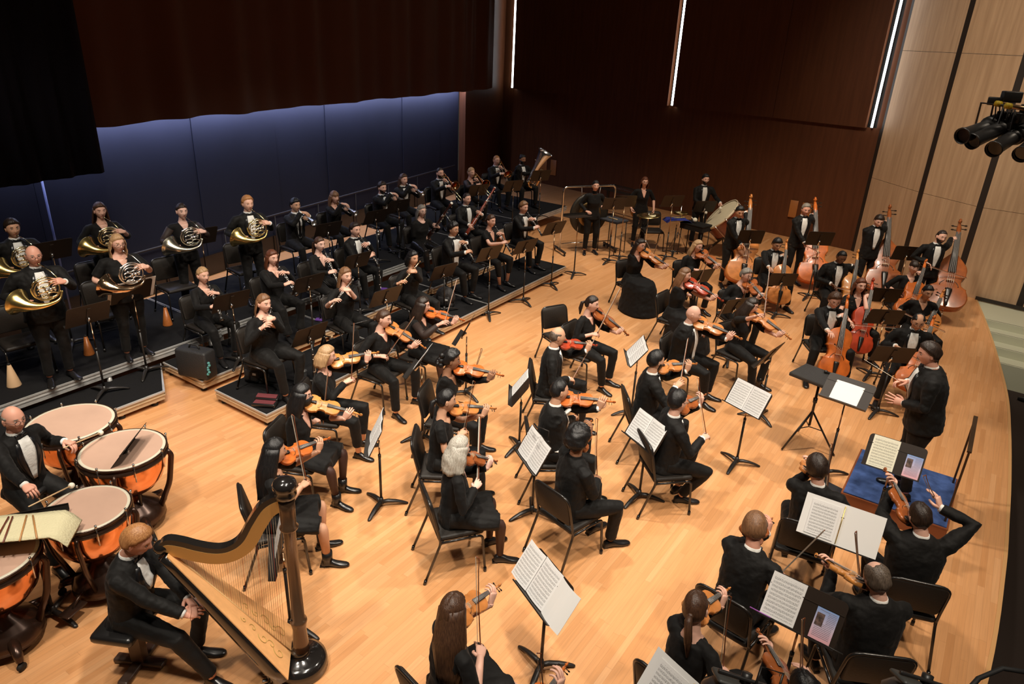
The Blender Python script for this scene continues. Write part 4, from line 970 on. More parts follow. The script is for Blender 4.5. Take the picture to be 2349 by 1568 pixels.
def skin_mat(k):
    c = SKINS[k]; m = mat('skin_' + k, c, 0.48, spec=0.35)
    if 'sss' not in m:
        b = m.node_tree.nodes['Principled BSDF']; m['sss'] = 1
        b.inputs['Subsurface Weight'].default_value = 0.0
    return m
EYEW = mat('eye_white', (0.36, 0.30, 0.26), 0.4); IRIS = mat('iris_dark', (0.02, 0.012, 0.008), 0.2); TIGHTS = mat('sheer_tights', (0.055, 0.026, 0.020), 0.5, spec=0.3)
def lipm(k): c = SKINS[k]; return mat('lips_' + k, (c[0] * .75, c[1] * .5, c[2] * .5), 0.45)
def g(x, s): return math.exp(-(x / s) ** 2)
def clampf(x, a=0, b=1): return max(a, min(b, x))
HN, HM = 40, 34
def head_grid():
    G_ = []
    for i in range(1, HM):
        th = PI * i / HM; row = []
        for j in range(HN):
            p0 = 2 * PI * j / HN; ph = p0 - 0.52 * math.sin(p0)
            row.append((math.sin(th) * math.sin(ph), math.sin(th) * math.cos(ph), math.cos(th)))
        G_.append(row)
    return G_
HG = head_grid()
def head_pt(d, fem=0.0):
    x, y, z = d
    X = x * (0.0745 - 0.003 * fem); Y = y * 0.093; Z = z * 0.117
    low = clampf((-z - 0.1) / 0.9)
    X *= 1 - (0.30 + 0.08 * fem) * low ** 1.2
    if y < 0: Y *= 1 - 0.50 * clampf((-z - 0.05) / 0.95) ** 1.1; Y *= 1.04
    else: Y *= 1 - 0.06 * clampf((-z)) ; Y = Y * (1 - .05 * g(X, .05))
    if z > 0.2: X *= 1 + 0.03 * g(z - 0.55, 0.3)
    if y > 0:
        tz = 0.0
        if Z < 0.026: tz = clampf((0.026 - Z) / 0.044) if Z > -0.018 else clampf(1 - (-0.018 - Z) / 0.014)
        fr = clampf(y * 1.6)
        Y += fr * (0.024 * tz * g(X, 0.0075 + 0.008 * clampf(-Z * 25 + .3)) - 0.010 * g(abs(X) - 0.031, 0.015) * g(Z - 0.016, 0.012) + 0.0045 * g(abs(X) - 0.03, 0.022) * g(Z - 0.038, 0.009)
                   + 0.0055 * g(X, 0.020) * g(Z + 0.049, 0.008) - 0.002 * g(X, .02) * g(Z + .066, .006) + 0.008 * g(X, 0.020) * g(Z + 0.088, 0.014) - 0.004 * g(abs(X) - 0.045, 0.012) * g(Z + 0.045, 0.02))
    return Vector((X, Y, Z))
HEADS = {}
def head_mesh(fem):
    if fem in HEADS: return HEADS[fem]
    mb = MB(); n = HN; vs = [head_pt(d, fem) for row in HG for d in row] + [head_pt((0, 0, 1), fem), head_pt((0, 0, -1), fem)]
    R = len(HG); fs = []; ms = []
    for i in range(R - 1):
        for j in range(n):
            k = (j + 1) % n; f = (i * n + k, i * n + j, (i + 1) * n + j, (i + 1) * n + k); c = sum((vs[q] for q in f), Vector()) / 4
            m = 0
            if c.y > 0.05 and abs(c.x) < 0.024 and -0.058 < c.z < -0.041: m = 1
            if c.y > 0.05 and 0.014 < abs(c.x) < 0.046 and 0.0335 < c.z < 0.0405: m = 2
            fs.append(f); ms.append(m)
    T = len(vs) - 2; b = (R - 1) * n
    for j in range(n):
        k = (j + 1) % n; fs.append((T, j, k)[::-1] if False else (T, j, k)); ms.append(0); fs.append((T + 1, b + k, b + j)); ms.append(0)
    o = mb.add(vs, fs, 0)
    mb.m = ms[:]
    for sg in (-1, 1):
        mb.ball((sg * 0.031, 0.0690, 0.016), (0.0115, 0.010, 0.0058), 3, n=10, m=7); mb.ball((sg * 0.031, 0.0768, 0.016), (0.0056, 0.0032, 0.0050), 4, n=8, m=6)
        mb.ball((sg * 0.073, -0.008, -0.004), (0.009, 0.018, 0.031), 0, Matrix.Translation((0, 0, 0)), n=10, m=8)
        mb.ball((sg * 0.078, -0.012, 0.004), (0.006, 0.012, 0.020), 0, n=8, m=6)
    HEADS[fem] = mb; return mb
def hairline(kind, X, Y, Z):
    """>0 inside the haired region"""
    pts = [(-0.10, -0.072), (-0.05, -0.058), (-0.022, -0.03), (-0.006, 0.006), (0.012, 0.022), (0.035, 0.050), (0.06, 0.072), (0.10, 0.078)]
    if kind == 'high': pts[-1] = (0.1, .088); pts[-2] = (.06, .084); pts[-3] = (.035, .068)
    if kind == 'fringe': pts[-1] = (0.1, .040); pts[-2] = (.06, .042); pts[-3] = (.035, .035)
    z = pts[0][1]
    for i in range(len(pts) - 1):
        if Y >= pts[i][0]: t = clampf((Y - pts[i][0]) / (pts[i + 1][0] - pts[i][0])); z = lerp(pts[i][1], pts[i + 1][1], t)
    v = Z - z
    if kind == 'ring':
        v = min(v, 0.045 - Z if Y > -0.06 else 0.06 - Z)
        if Y > 0.02: v = -1
    if kind == 'thin' and Y > -0.02 and Z > 0.07: v = min(v, abs(X) - 0.035)
    return v
def hair_shell(mb, thick, kind, fem, curl=0.0, seed=0, part=None, tex=0.0025):
    rnd = random.Random(seed); n = HN; vs = []
    def f(d):
        p = head_pt((d[0], min(d[1], 1), d[2]), fem); v = hairline(kind, p.x, p.y, p.z); nn = Vector((p.x / .074, p.y / .093, p.z / .117)).normalized()
        if v > 0:
            t = thick * clampf(v / 0.022 + .25)
            t += tex * math.sin(math.atan2(p.x, p.y) * 23 + p.z * 60)
            if curl: t += curl * (rnd.random() - 0.5)
            if part is not None and p.z > .07 and abs(p.x - part) < .006: t *= 0.35
        else: t = -0.010 + clampf((v + 0.012) / 0.012) * 0.008
        return p + nn * t
    vs = [f(d) for row in HG for d in row] + [f((0, 0, 1)), f((0, 0, -1))]; R = len(HG); fs = []
    for i in range(R - 1):
        for j in range(n): k = (j + 1) % n; fs.append((i * n + k, i * n + j, (i + 1) * n + j, (i + 1) * n + k))
    T = len(vs) - 2; b = (R - 1) * n
    for j in range(n): k = (j + 1) % n; fs.append((T, j, k)); fs.append((T + 1, b + k, b + j))
    mb.add(vs, fs)
def drape(mb, L, a0, w0=0.088, w1=0.105, back=-0.02, z0=0.045, th=0.028, seed=0, taper=0.75, sides=None, wave=0.0):
    """hair falling behind and beside the head: closed crescent sheet; a0 = half opening angle left at the face"""
    rnd = random.Random(seed); rings = []; K = 20; N = 9; ph = rnd.random() * 6
    for i in range(N + 1):
        t = i / N; z = z0 - L * t; rr = lerp(w0, w1, min(1, t * 2.2)) * (1 - (1 - taper) * max(0, t - .45) / .55)
        oy = back * min(1, t * 2) ; a1 = rad(a0 + (14 * t)); outer = []; inner = []
        for k in range(K + 1):
            a = lerp(a1, 2 * PI - a1, k / K); w_ = 0.0035 * math.sin(k * 2.4 + ph + t * 5) + wave * math.sin(t * 14 + k * .9)
            ry = rr * 1.12; x = math.sin(a); y = math.cos(a); q = math.sin(PI * k / K) ** 0.35
            zz = z - (0.018 * math.sin(k * 1.7 + ph) if i == N else 0)
            outer.append(Vector((x * (rr + w_), y * (ry + w_) + oy, zz))); tt = th * (0.25 + 0.75 * q) * (0.8 if i else .5)
            inner.append(Vector((x * (rr + w_ - tt), y * (ry + w_ - tt) + oy, zz)))
        rings.append((outer + inner[::-1])[::-1] if False else outer + inner[::-1])
    mb.loft(rings)
def build_hair(style, fem, seed):
    mb = MB()
    st = style.split('+'); s0 = st[0]
    part = 0.0 if 'part' in st else (0.03 if 'sidepart' in st else None)
    if s0 == 'short': hair_shell(mb, 0.018, 'high' if 'high' in st else 'normal', fem, seed=seed)
    elif s0 == 'messy': hair_shell(mb, 0.026, 'fringe' if 'fringe' in st else 'normal', fem, curl=0.008, seed=seed, tex=.004)
    elif s0 == 'crop': hair_shell(mb, 0.007, 'high', fem, seed=seed)
    elif s0 == 'ring': hair_shell(mb, 0.006, 'ring', fem, seed=seed)
    elif s0 == 'thin': hair_shell(mb, 0.010, 'thin', fem, seed=seed)
    elif s0 == 'afro': hair_shell(mb, 0.045, 'normal', fem, curl=0.016, seed=seed, tex=.006)
    elif s0 == 'curlybun':
        hair_shell(mb, 0.028, 'normal', fem, curl=0.012, seed=seed, tex=.005); rnd = random.Random(seed)
        for k in range(14): mb.ball((rnd.uniform(-.05, .05), rnd.uniform(-.15, -.08), rnd.uniform(-.07, .05)), rnd.uniform(.02, .034), n=8, m=6)
    elif s0 in ('pony', 'bun', 'lowbun'):
        hair_shell(mb, 0.010, 'fringe' if 'fringe' in st else 'normal', fem, seed=seed, part=part)
        if s0 == 'pony':
            mb.ball((0, -0.105, 0.0), (0.022, 0.018, 0.02)); L = 0.26 if 'longtail' in st else 0.17
            mb.tube([(0, -0.105, 0.0), (0, -0.135, -0.02), (0.004, -0.135, -0.02 - L * .5), (0.0, -0.12, -0.02 - L)], [.016, .026, .028, .008], 10)
        elif s0 == 'bun': mb.ball((0, -0.085, 0.075 if 'topbun' in st else 0.035), (0.036, 0.032, 0.034), n=14, m=10)
        else: mb.ball((0, -0.108, -0.015), (0.038, 0.026, 0.032), n=14, m=10)
    elif s0 == 'halfup':
        hair_shell(mb, 0.013, 'normal', fem, seed=seed); drape(mb, 0.36, 96, seed=seed, w1=.10); mb.ball((0, -.098, .03), (.024, .016, .02))
    elif s0 in ('long', 'verylong', 'mid', 'bob', 'longfront'):
        hair_shell(mb, 0.015, 'fringe' if 'fringe' in st else 'normal', fem, seed=seed, part=part)
        L = {'long': .36, 'verylong': .47, 'mid': .25, 'bob': .165, 'longfront': .40}[s0]
        drape(mb, L, {'long': 72, 'verylong': 78, 'mid': 66, 'bob': 62, 'longfront': 55}[s0], w0=.088, w1=.118 if 'wide' in st else .104, seed=seed, taper=.95 if s0 in ('bob', 'mid') else .8, wave=.006 if 'wavy' in st else 0, th=.03)
    return mb
# ---- hands
def hand_mb(side, curls, spread=0.0, thumb=0.5):
    """wrist at origin, fingers +Y, back of the hand +Z; side 1 = right hand"""
    mb = MB(); R_ = []
    for y, w_, t, z in ((-0.02, .0255, .0205, 0), (0.0, .026, .0185, 0), (0.025, .034, .0175, 0), (0.055, .040, .016, 0), (0.08, .041, .0135, .001), (0.092, .037, .010, .002)):
        R_.append([Vector((math.cos(2 * PI * k / 14) * w_, y, z + math.sin(2 * PI * k / 14) * t)) for k in range(14)][::-1])
    mb.loft(R_)
    bx = (-.030, -.0105, .0095, .028); by = (.083, .088, .085, .076); LN = ((.040, .025, .021), (.045, .029, .022), (.041, .027, .021), (.032, .020, .018)); RR = (.0088, .009, .0086, .0076)
    for i in range(4):
        p = Vector((bx[i], by[i] - .012, 0)); pts = [p]; a = 0.0; sp = spread * (i - 1.5) * .16; r0 = RR[i]
        for k in range(3):
            a += curls[i] * (0.9, 1.15, .8)[k]
            d = Vector((math.sin(sp), math.cos(a) * math.cos(sp), -math.sin(a))); pts.append(pts[-1] + d * (LN[i][k] + (.012 if k == 0 else 0)))
        P = rpath(pts, .012, 3); n = len(P); mb.tube(P + [P[-1] + (P[-1] - P[-2]).normalized() * .004], [lerp(r0 * 1.08, r0 * .82, k / (n - 1)) for k in range(n)] + [r0 * .45], 8)
    p = Vector((-.022, .012, -.006)); d1 = Vector((-.72, .66, -.22 - .25 * thumb)).normalized(); d2 = Vector((-.35 + .55 * thumb, .85, -.30 - .4 * thumb)).normalized(); d3 = Vector((-.1 + .6 * thumb, .85, -.35 - .3 * thumb)).normalized()
    pts = [p, p + d1 * .040, p + d1 * .040 + d2 * .030, p + d1 * .040 + d2 * .030 + d3 * .022]; P = rpath(pts, .012, 3); n = len(P)
    mb.tube(P + [P[-1] + d3 * .004], [lerp(.014, .0088, k / (n - 1)) for k in range(n)] + [.005], 8)
    if side < 0:
        m2 = MB(); m2.merge(mb, Matrix.Diagonal((-1, 1, 1, 1))); return m2
    return mb
HK = {'grip': (.72, .74, .78, .84), 'soft': (.36, .42, .48, .52), 'open': (.08, .10, .14, .20), 'keys': (.42, .46, .5, .5), 'neck': (.62, .66, .70, .72), 'bowhold': (.34, .42, .46, .50), 'fist': (1.25, 1.3, 1.3, 1.3)}
HANDS = {(k, s): hand_mb(s, HK[k], 1.0 if k == 'open' else .35, .2 if k == 'open' else .9 if k in ('bowhold', 'grip', 'neck') else .55) for k in HK for s in (1, -1)}
def ik(a, b, l1, l2, pole):
    a = Vector(a); b = Vector(b); d = b - a; L = d.length; mxl = (l1 + l2) * .995
    if L > mxl: b = a + d.normalized() * mxl; d = b - a; L = mxl
    u = d.normalized(); x = (l1 * l1 - l2 * l2 + L * L) / (2 * L); h = math.sqrt(max(1e-6, l1 * l1 - x * x)); p = Vector(pole); p = (p - u * p.dot(u))
    p = p.normalized() if p.length > 1e-5 else u.orthogonal().normalized()
    return a + u * x + p * h, b
PEOPLE = 0
def ray_in(W, px, py):
    a = (right * (px - CX) + down * (py - CY) + fwd * FPX).normalized(); I = W.inverted(); o = I @ Vector((0, 0, CAMZ)); return o, (I.to_3x3() @ a).normalized()
def aim_at(W, c, r, px, nominal):
    """unit direction from c so that c + r*direction is seen at pixel px; the solution nearest to the nominal direction"""
    o, d = ray_in(W, *px); m = o - c; b = m.dot(d); q = b * b - (m.dot(m) - r * r)
    if q <= 0: return ((o + d * -b) - c).normalized()
    best = None
    for sg in (-1, 1):
        p = (o + d * (-b + sg * math.sqrt(q)) - c).normalized(); v = p.dot(nominal.normalized())
        if best is None or v > best[0]: best = (v, p)
    return best[1]
def ray_plane(W, px, c, n):
    o, d = ray_in(W, *px); return o + d * ((c - o).dot(n) / d.dot(n))
CLOUDS = bpy.data.textures.new('cloth_folds', 'CLOUDS'); CLOUDS.noise_scale = 0.07; CLOUDS.noise_depth = 2
def fuse(ob, vox, folds=0.012, it=4):
    m = ob.modifiers.new('fuse', 'REMESH'); m.mode = 'VOXEL'; m.voxel_size = vox; m.use_smooth_shade = True
    s = ob.modifiers.new('relax', 'SMOOTH'); s.factor = 0.5; s.iterations = it
    if folds:
        d = ob.modifiers.new('folds', 'DISPLACE'); d.texture = CLOUDS; d.strength = folds; d.mid_level = 0.5; d.texture_coords = 'LOCAL'
def ring_of(c, r_, f_, w_, t, n=18, p=2.4):
    o = []
    for k in range(n):
        a = 2 * PI * k / n; ca, sa = math.cos(a), math.sin(a)
        o.append(c + r_ * (w_ * math.copysign(abs(ca) ** (2 / p), ca)) + f_ * (t * math.copysign(abs(sa) ** (2 / p), sa)))
    return o
def person(px=None, py=None, z=0.0, ang=0.0, act='rest', sex='m', s=None, skin='fair', hair='dark', style='short', wear=None, label='', lean=3, head=None, pose='sit', fat=1.0,
           glasses=False, beard=False, mask=False, legs=None, feet=None, ins=None, at=None, near=None, P=None, chair=True, sleeve=1.0, neckline=None, skirt=None, who='', hip=None, tights=False, trs=None, top_mat=None):
    """one musician; px, py = pixel of the top of the head, z = height of what the feet stand on, ang = direction faced (degrees from world X)"""
    global PEOPLE
    PEOPLE += 1; seed = PEOPLE
    P = P or {}; fem = 1.0 if sex == 'f' else 0.0
    s = s or (1.0 if sex == 'm' else 0.94)
    wear = wear or ('tux' if sex == 'm' else 'top')
    hipz = (hip if hip else (0.555 if pose == 'sit' else 0.955 * s))
    if neckline is None: neckline = 'v' if fem else None
    u = Vector((0, math.sin(rad(lean)), math.cos(rad(lean)))); f = Vector((0, math.cos(rad(lean)), -math.sin(rad(lean)))); R = Vector((1, 0, 0))
    tw = P.get('twist', 0)
    if tw: q = Quaternion(u, rad(tw)); R = q @ R; f = q @ f
    O = Vector((0, 0, hipz)); hb = Vector((0, 0.0, 0))
    sw = (0.178 if not fem else 0.158) * s * (1 + (fat - 1) * .5)
    N = O + u * (0.52 * s); SR = O + u * (0.465 * s) + R * sw; SL = O + u * (0.465 * s) - R * sw
    if head is None: head = (16, 10, -9) if act in ('violin', 'viola') else (0, 6, 0)
    hy, hp, ht = [rad(q) for q in head]       # yaw to the left, pitch down, tilt to the right shoulder
    HQ = Quaternion((0, 0, 1), hy) @ Quaternion((1, 0, 0), -hp) @ Quaternion((0, 1, 0), ht)
    HC = N + (HQ @ Vector((0, 0.014, 0.150 * s))) + f * 0.012
    HX = HQ.to_matrix().to_4x4(); HX.translation = HC; HX = HX @ Matrix.Scale((1.05 if not fem else 1.02) * s ** .3, 4)
    top = HC + HQ @ Vector((0, 0, 0.134 * s ** .3))
    if at is None:
        wp = G(px, py, z + top.z); rz = Matrix.Rotation(rad(ang - 90), 3, 'Z'); o_ = rz @ Vector((top.x, top.y, 0)); base = Vector((wp.x - o_.x, wp.y - o_.y, z))
    else: base = Vector((at[0], at[1], z))
    W = Matrix.Translation(base) @ Matrix.Rotation(rad(ang - 90), 4, 'Z')
    dist = (base - Vector((0, 0, CAMZ))).length
    vox = 0.0095 if dist < 7.5 else 0.012 if dist < 11 else 0.016
    mouth = HC + HQ @ Vector((0, 0.108, -0.054)); hf = HQ @ Vector((0, 1, 0)); hu = HQ @ Vector((0, 0, 1))
    UA, FA = 0.285 * s, 0.255 * s
    if 'vec' in P:
        m_w = W @ mouth - Vector((0, 0, CAMZ)); zc_ = m_w.dot(fwd); P['end'] = (CX + FPX * m_w.dot(right) / zc_ + P['vec'][0], CY + FPX * m_w.dot(down) / zc_ + P['vec'][1])
    T = {}     # hands: wrist, finger dir, back normal, kind
    inst = []
    nm = {'m': 'man', 'f': 'woman'}[sex]; own = who or nm
    def gripat(side, point, fdir, back, kind, d=0.075, off=0.022):
        fd = Vector(fdir).normalized(); bn = Vector(back); bn = (bn - fd * bn.dot(fd)).normalized()
        T[side] = (Vector(point) - fd * d * s ** .5 + bn * off, fd, bn, kind)
    vn = P.get('varnish', 'orange')
    if act in ('violin', 'viola'):
        (pr, bh, by) = get_fiddle(act, vn); az = rad(P.get('az', 38)); pt = rad(P.get('pitch', 4)); rl = rad(P.get('roll', 24))
        D = Vector((-math.sin(az) * math.cos(pt), math.cos(az) * math.cos(pt), math.sin(pt))); side = Vector((math.cos(az), math.sin(az), 0)); Zv = D.cross(side) * -1; Zv = side.cross(D)
        Zv = (Zv * math.cos(rl) + side * math.sin(rl)).normalized(); Xv = D.cross(Zv)
        TL = N + R * -0.070 + f * 0.052 + u * 0.046
        if 'scroll' in P and not P.get('rest'):
            D = aim_at(W, TL, .572 if act == 'violin' else .66, P['scroll'], D); side = D.cross(Vector((0, 0, 1))).normalized(); Zv = side.cross(D)
            Zv = (Zv * math.cos(rl) + side * math.sin(rl)).normalized(); Xv = D.cross(Zv)
        if P.get('rest'):   # held upright on the lap or under the arm
            TL = Vector(P['rest'][0]); D = Vector(P['rest'][1]).normalized(); Zv = Vector(P['rest'][2]); Zv = (Zv - D * Zv.dot(D)).normalized(); Xv = D.cross(Zv)
        FM = frame(TL, D, Zv); inst.append((pr, FM, act, None)); k = 1.0 if act == 'violin' else 1.154
        Lp = TL + D * (P.get('lh', 0.445) * k) + Zv * 0.012
        gripat('L', Lp, Zv * .75 + D * .25 - Xv * .35, Xv * .9 - D * .25 - Zv * .1, 'neck', 0.082, 0.030)
        e = rad(P.get('elev', 22)); B = (-Xv * math.cos(e) + Zv * math.sin(e)).normalized(); B = (B + D * P.get('skew', 0.0)).normalized()
        C = TL + D * ((by + 0.035)) + Zv * (bh + 0.018)
        if P.get('bow'):    # explicit: frog position and direction
            fg = Vector(P['bow'][0]); B = Vector(P['bow'][1]).normalized()
        elif 'frog' in P:
            q_ = ray_plane(W, P['frog'], C, D); L_ = (C - q_).length; B = (C - q_) / max(1e-4, L_); fg = C - B * clampf(L_, .08, .66)
            if 'tip' in P: B = (B + aim_at(W, fg, .74, P['tip'], B)).normalized() if P.get('soft') else aim_at(W, fg, .74, P['tip'], B)
        else: fg = C - B * P.get('sd', 0.35)
        inst.append((BOW, frame(fg, B, Zv if not P.get('bow') else Vector(P.get('bz', (0, -1, .3)))), 'bow', None))
        gripat('R', fg, (fg - (SR + Vector((.12, .02, -.22)))), Zv + Vector((0, 0, .35)), 'bowhold', 0.088, 0.024)
    elif act in ('cello', 'bass'):
        (pr, bh, by) = get_fiddle(act, vn)
        if act == 'cello':
            TL = Vector(P.get('tail', (0.02, 0.53, 0.30))); D = (Vector(P.get('up', (-0.085, 0.16, 1.02))) - TL).normalized(); Zv = Vector((P.get('zx', 0.10), 1, .35)); lh = P.get('lh', .93); bw = CBOW; B0 = Vector((-1, 0.10, P.get('be', 0.02)))
        else:
            TL = Vector(P.get('tail', (0.0, 0.44, 0.20))); D = (Vector(P.get('up', (-0.13, 0.17, 1.45))) - TL).normalized(); Zv = Vector((P.get('zx', 0.35), 1, .1)); lh = P.get('lh', 1.50); bw = BBOW; B0 = Vector((-1, 0.35, P.get('be', -0.12)))
        if 'bottom' in P:
            TL = ray_plane(W, P['bottom'], TL, Vector((0, 1, 0))); TL.z = max(TL.z, .16)
        if 'scroll' in P: D = aim_at(W, TL, 1.19 if act == 'cello' else 1.86, P['scroll'], D)
        Zv = (Zv - D * Zv.dot(D)).normalized(); Xv = D.cross(Zv); FM = frame(TL, D, Zv); inst.append((pr, FM, act, None))
        C = TL + D * (by + (0.08 if act == 'cello' else .12)) + Zv * (bh + 0.02); B = (B0 - Zv * B0.dot(Zv)).normalized(); fg = C - B * P.get('sd', 0.22)
        if 'frog' in P:
            q_ = ray_plane(W, P['frog'], C, D); L_ = (C - q_).length; B = (C - q_) / max(1e-4, L_); fg = C - B * clampf(L_, .1, .55)
        inst.append((bw, frame(fg, B, D), 'bow', None))
        gripat('R', fg, (fg - (SR + Vector((.16, .02, -.2)))), D + Vector((0, .2, .2)), 'bowhold', 0.085, 0.02)
        Lp = TL + D * lh + Zv * 0.03; gripat('L', Lp, -Xv * -.9 + D * .25 + Zv * .2, Zv + D * .2 - Xv * .1, 'neck', 0.075, 0.025)
        if P.get('pizz'): inst.pop(); 
    elif act in ('clarinet', 'oboe'):
        pt = rad(P.get('pitch', -52 if act == 'clarinet' else -42)); yw = rad(P.get('yaw', 0)); D = HQ @ Vector((-math.sin(yw) * math.cos(pt), math.cos(pt) * math.cos(yw), math.sin(pt))); D = D.normalized(); Zv = Vector((0, .6, .8)); Zv = (Zv - D * Zv.dot(D)).normalized(); Xv = D.cross(Zv)
        if 'end' in P: D = aim_at(W, mouth, .61, P['end'], D); Zv = Vector((0, .6, .8)); Zv = (Zv - D * Zv.dot(D)).normalized(); Xv = D.cross(Zv)
        Om = mouth - D * 0.005; inst.append((CLARINET if act == 'clarinet' else OBOE, frame(Om, D, Zv), act, None))
        gripat('L', Om + D * .20 + Zv * .012, Xv * .85 + Zv * .35 - D * .1, Zv * .8 - Xv * .45 - D * .3, 'keys', 0.075, 0.018)
        gripat('R', Om + D * .40 + Zv * .012, -Xv * .85 + Zv * .35 - D * .1, Zv * .8 + Xv * .45 - D * .3, 'keys', 0.075, 0.018)
    elif act in ('flute', 'piccolo', 'goldflute'):
        D = (HQ @ Vector((0.93, 0.22, P.get('drop', -0.30)))).normalized(); L = .66 if 'flute' in act else .32
        if 'end' in P: D = aim_at(W, mouth, L * .88, P['end'], D)
        Zv = Vector((0, .35, 1)); Zv = (Zv - D * Zv.dot(D)).normalized(); Yf = Zv.cross(D)
        Om = mouth - D * (0.085 if L > .5 else .05) - Vector((0, -.004, .008)); inst.append(({'flute': FLUTE, 'goldflute': FLUTEG, 'piccolo': PICC}[act], frame(Om, D, Zv), 'flute' if L > .5 else 'piccolo', None))
        Fw = Vector((0, 1, 0)); 
        gripat('L', Om + D * (.27 * L / .66 + (.0 if L > .5 else .05)) + Zv * .01, -Fw * .75 + Zv * .35 + D * .45, Fw * .5 + Zv * .6 - D * .2, 'keys', 0.07, 0.02)
        gripat('R', Om + D * (.52 * L / .66 + (.0 if L > .5 else .02)) + Zv * .01, Fw * .55 + Zv * .30 - D * .55, Zv * .8 - Fw * .4, 'keys', 0.07, 0.02)
    elif act == 'bassoon':
        D = Vector(P.get('dir', (-0.50, 0.18, 0.84))).normalized(); Om = mouth + Vector((-.10, .20, -.30))
        if 'end' in P:
            Om = ray_plane(W, ((P['end'][0] * .55 + P['bottom'][0] * .45), (P['end'][1] * .55 + P['bottom'][1] * .45)), Om, Vector((0, 1, 0))); D = aim_at(W, Om, .68, P['end'], D)
        Zv = Vector((0.2, -1, .1)); Zv = (Zv - D * Zv.dot(D)).normalized()
        inst.append((BASSOONS[P.get('bi', 0)], frame(Om, D, -Zv * -1), 'bassoon', None)); Xv = D.cross(Zv)
        gripat('L', Om - D * .03, Vector((.75, .2, .5)), Vector((-.4, .8, .2)), 'soft', .07, .03); gripat('R', Om - D * .42, Vector((-.45, .35, -.75)), Vector((.5, .6, .1)), 'soft', .07, .03)
    elif act == 'horn':
        c = mouth - Vector((-0.02, -0.20, 0.245)) + Vector((0, .005, 0)); Q = Matrix.Translation(c) @ Matrix.Rotation(rad(P.get('hy', 0)), 4, 'Z') ; inst.append((HORNS[P.get('metal', 'yellow')], Q, 'french horn', None))
        gripat('L', Q @ Vector((-.115, .02, .055)), Vector((.75, .15, .25)), Vector((-.45, .6, .5)), 'soft', .07, .03); gripat('R', Q @ Vector((.25, -.09, -.13)), Vector((-.5, .8, -.1)), Vector((.7, .6, .3)), 'soft', .05, 0.0)
    elif act == 'trumpet':
        pt = rad(P.get('pitch', -22)); D = (HQ @ Vector((0, math.cos(pt), math.sin(pt)))).normalized(); Zv = hu
        if 'end' in P: D = aim_at(W, mouth, .5, P['end'], D)
        inst.append((TRUMPET, frame(mouth, D, Zv), 'trumpet', None)); Zv = (Zv - D * Zv.dot(D)).normalized()
        p0 = mouth + D * .22; gripat('L', p0 + Vector((-.015, 0, -.03)), D * .5 + Vector((.55, 0, .15)), Vector((-.8, .2, .3)), 'grip', .07, .03); gripat('R', p0 + Zv * .05 + Vector((.01, 0, 0)), D * .6 + Vector((-.6, 0, .1)), Vector((.35, 0, .9)), 'keys', .075, .02)
    elif act == 'trombone':
        pt = rad(P.get('pitch', -30)); D = (HQ @ Vector((P.get('yaw', 0), math.cos(pt), math.sin(pt)))).normalized(); Zv = hu
        if 'end' in P: D = aim_at(W, mouth, .92, P['end'], D)
        inst.append((TROMBONE, frame(mouth, D, Zv), 'trombone', None))
        gripat('L', mouth + D * .10 + Vector((-.02, 0, -.04)), Vector((.5, .4, .5)), Vector((-.8, .3, .1)), 'grip', .07, .03); gripat('R', mouth + D * P.get('sl', .36) + Vector((.0, 0, -.04)), Vector((-.7, .5, .1)), Vector((.5, .2, .8)), 'grip', .07, .02)
    elif act == 'tuba':
        Zt = Vector(P.get('dir', (-0.34, 0.30, 0.88))).normalized(); base_t = Vector((-0.02, 0.32, hipz + .12)); m_ = frame(base_t, Vector((.15, 1, 0)), Zt)
        Yt = Vector((.15, 1, 0)); Yt = (Yt - Zt * Yt.dot(Zt)).normalized(); Xt = Yt.cross(Zt); m_ = Matrix(((-Xt.x, -Yt.x, Zt.x, base_t.x), (-Xt.y, -Yt.y, Zt.y, base_t.y), (-Xt.z, -Yt.z, Zt.z, base_t.z), (0, 0, 0, 1)))
        m_ = Matrix(((Xt.x, Yt.x, Zt.x, base_t.x), (Xt.y, Yt.y, Zt.y, base_t.y), (Xt.z, Yt.z, Zt.z, base_t.z), (0, 0, 0, 1)))
        inst.append((TUBA, m_, 'tuba', None)); gripat('R', m_ @ Vector((-.14, -.09, .32)), Vector((-.4, .6, .5)), Vector((.4, -.2, .8)), 'keys', .07, .03); gripat('L', m_ @ Vector((-.25, -.02, .2)), Vector((.3, .6, .3)), Vector((-.8, .2, .1)), 'grip', .07, .03)
    for sd in 'RL':
        if sd + 'px' in P:
            t = P[sd + 'px']; o_, d_ = ray_in(W, t[0], t[1]); P[sd] = (o_ + d_ * ((t[2] - o_.z) / d_.z),) + tuple(P[sd][1:])
    if 'R' in P: t = P['R']; gripat('R', t[0], t[1], t[2], t[3], t[4] if len(t) > 4 else .075, .02)
    if 'L' in P: t = P['L']; gripat('L', t[0], t[1], t[2], t[3], t[4] if len(t) > 4 else .075, .02)
    for sd, x in (('R', .13), ('L', -.13)):
        if sd not in T: gripat(sd, (x, .34, hipz + .09), (-x * 2, .9, -.15), (x * 1.5, .2, 1), 'soft')
    arms = {}
    for sd, SH in (('R', SR), ('L', SL)):
        sg = 1 if sd == 'R' else -1; pole = P.get('pole' + sd, (sg * .55, -.15, -.8)); E_, Wr = ik(SH, T[sd][0], UA, FA, pole); arms[sd] = (SH, E_, Wr)
    # ---- legs
    LK = 1.0
    if feet is None: feet = ((0.13, 0.44), (-0.13, 0.40)) if pose == 'sit' else ((0.12, 0.02), (-0.12, -0.02))
    if act == 'cello' and legs is None: feet = ((0.30, 0.42), (-0.30, 0.38))
    if act == 'tuba': feet = ((0.24, .42), (-.22, .42))
    LG = {}
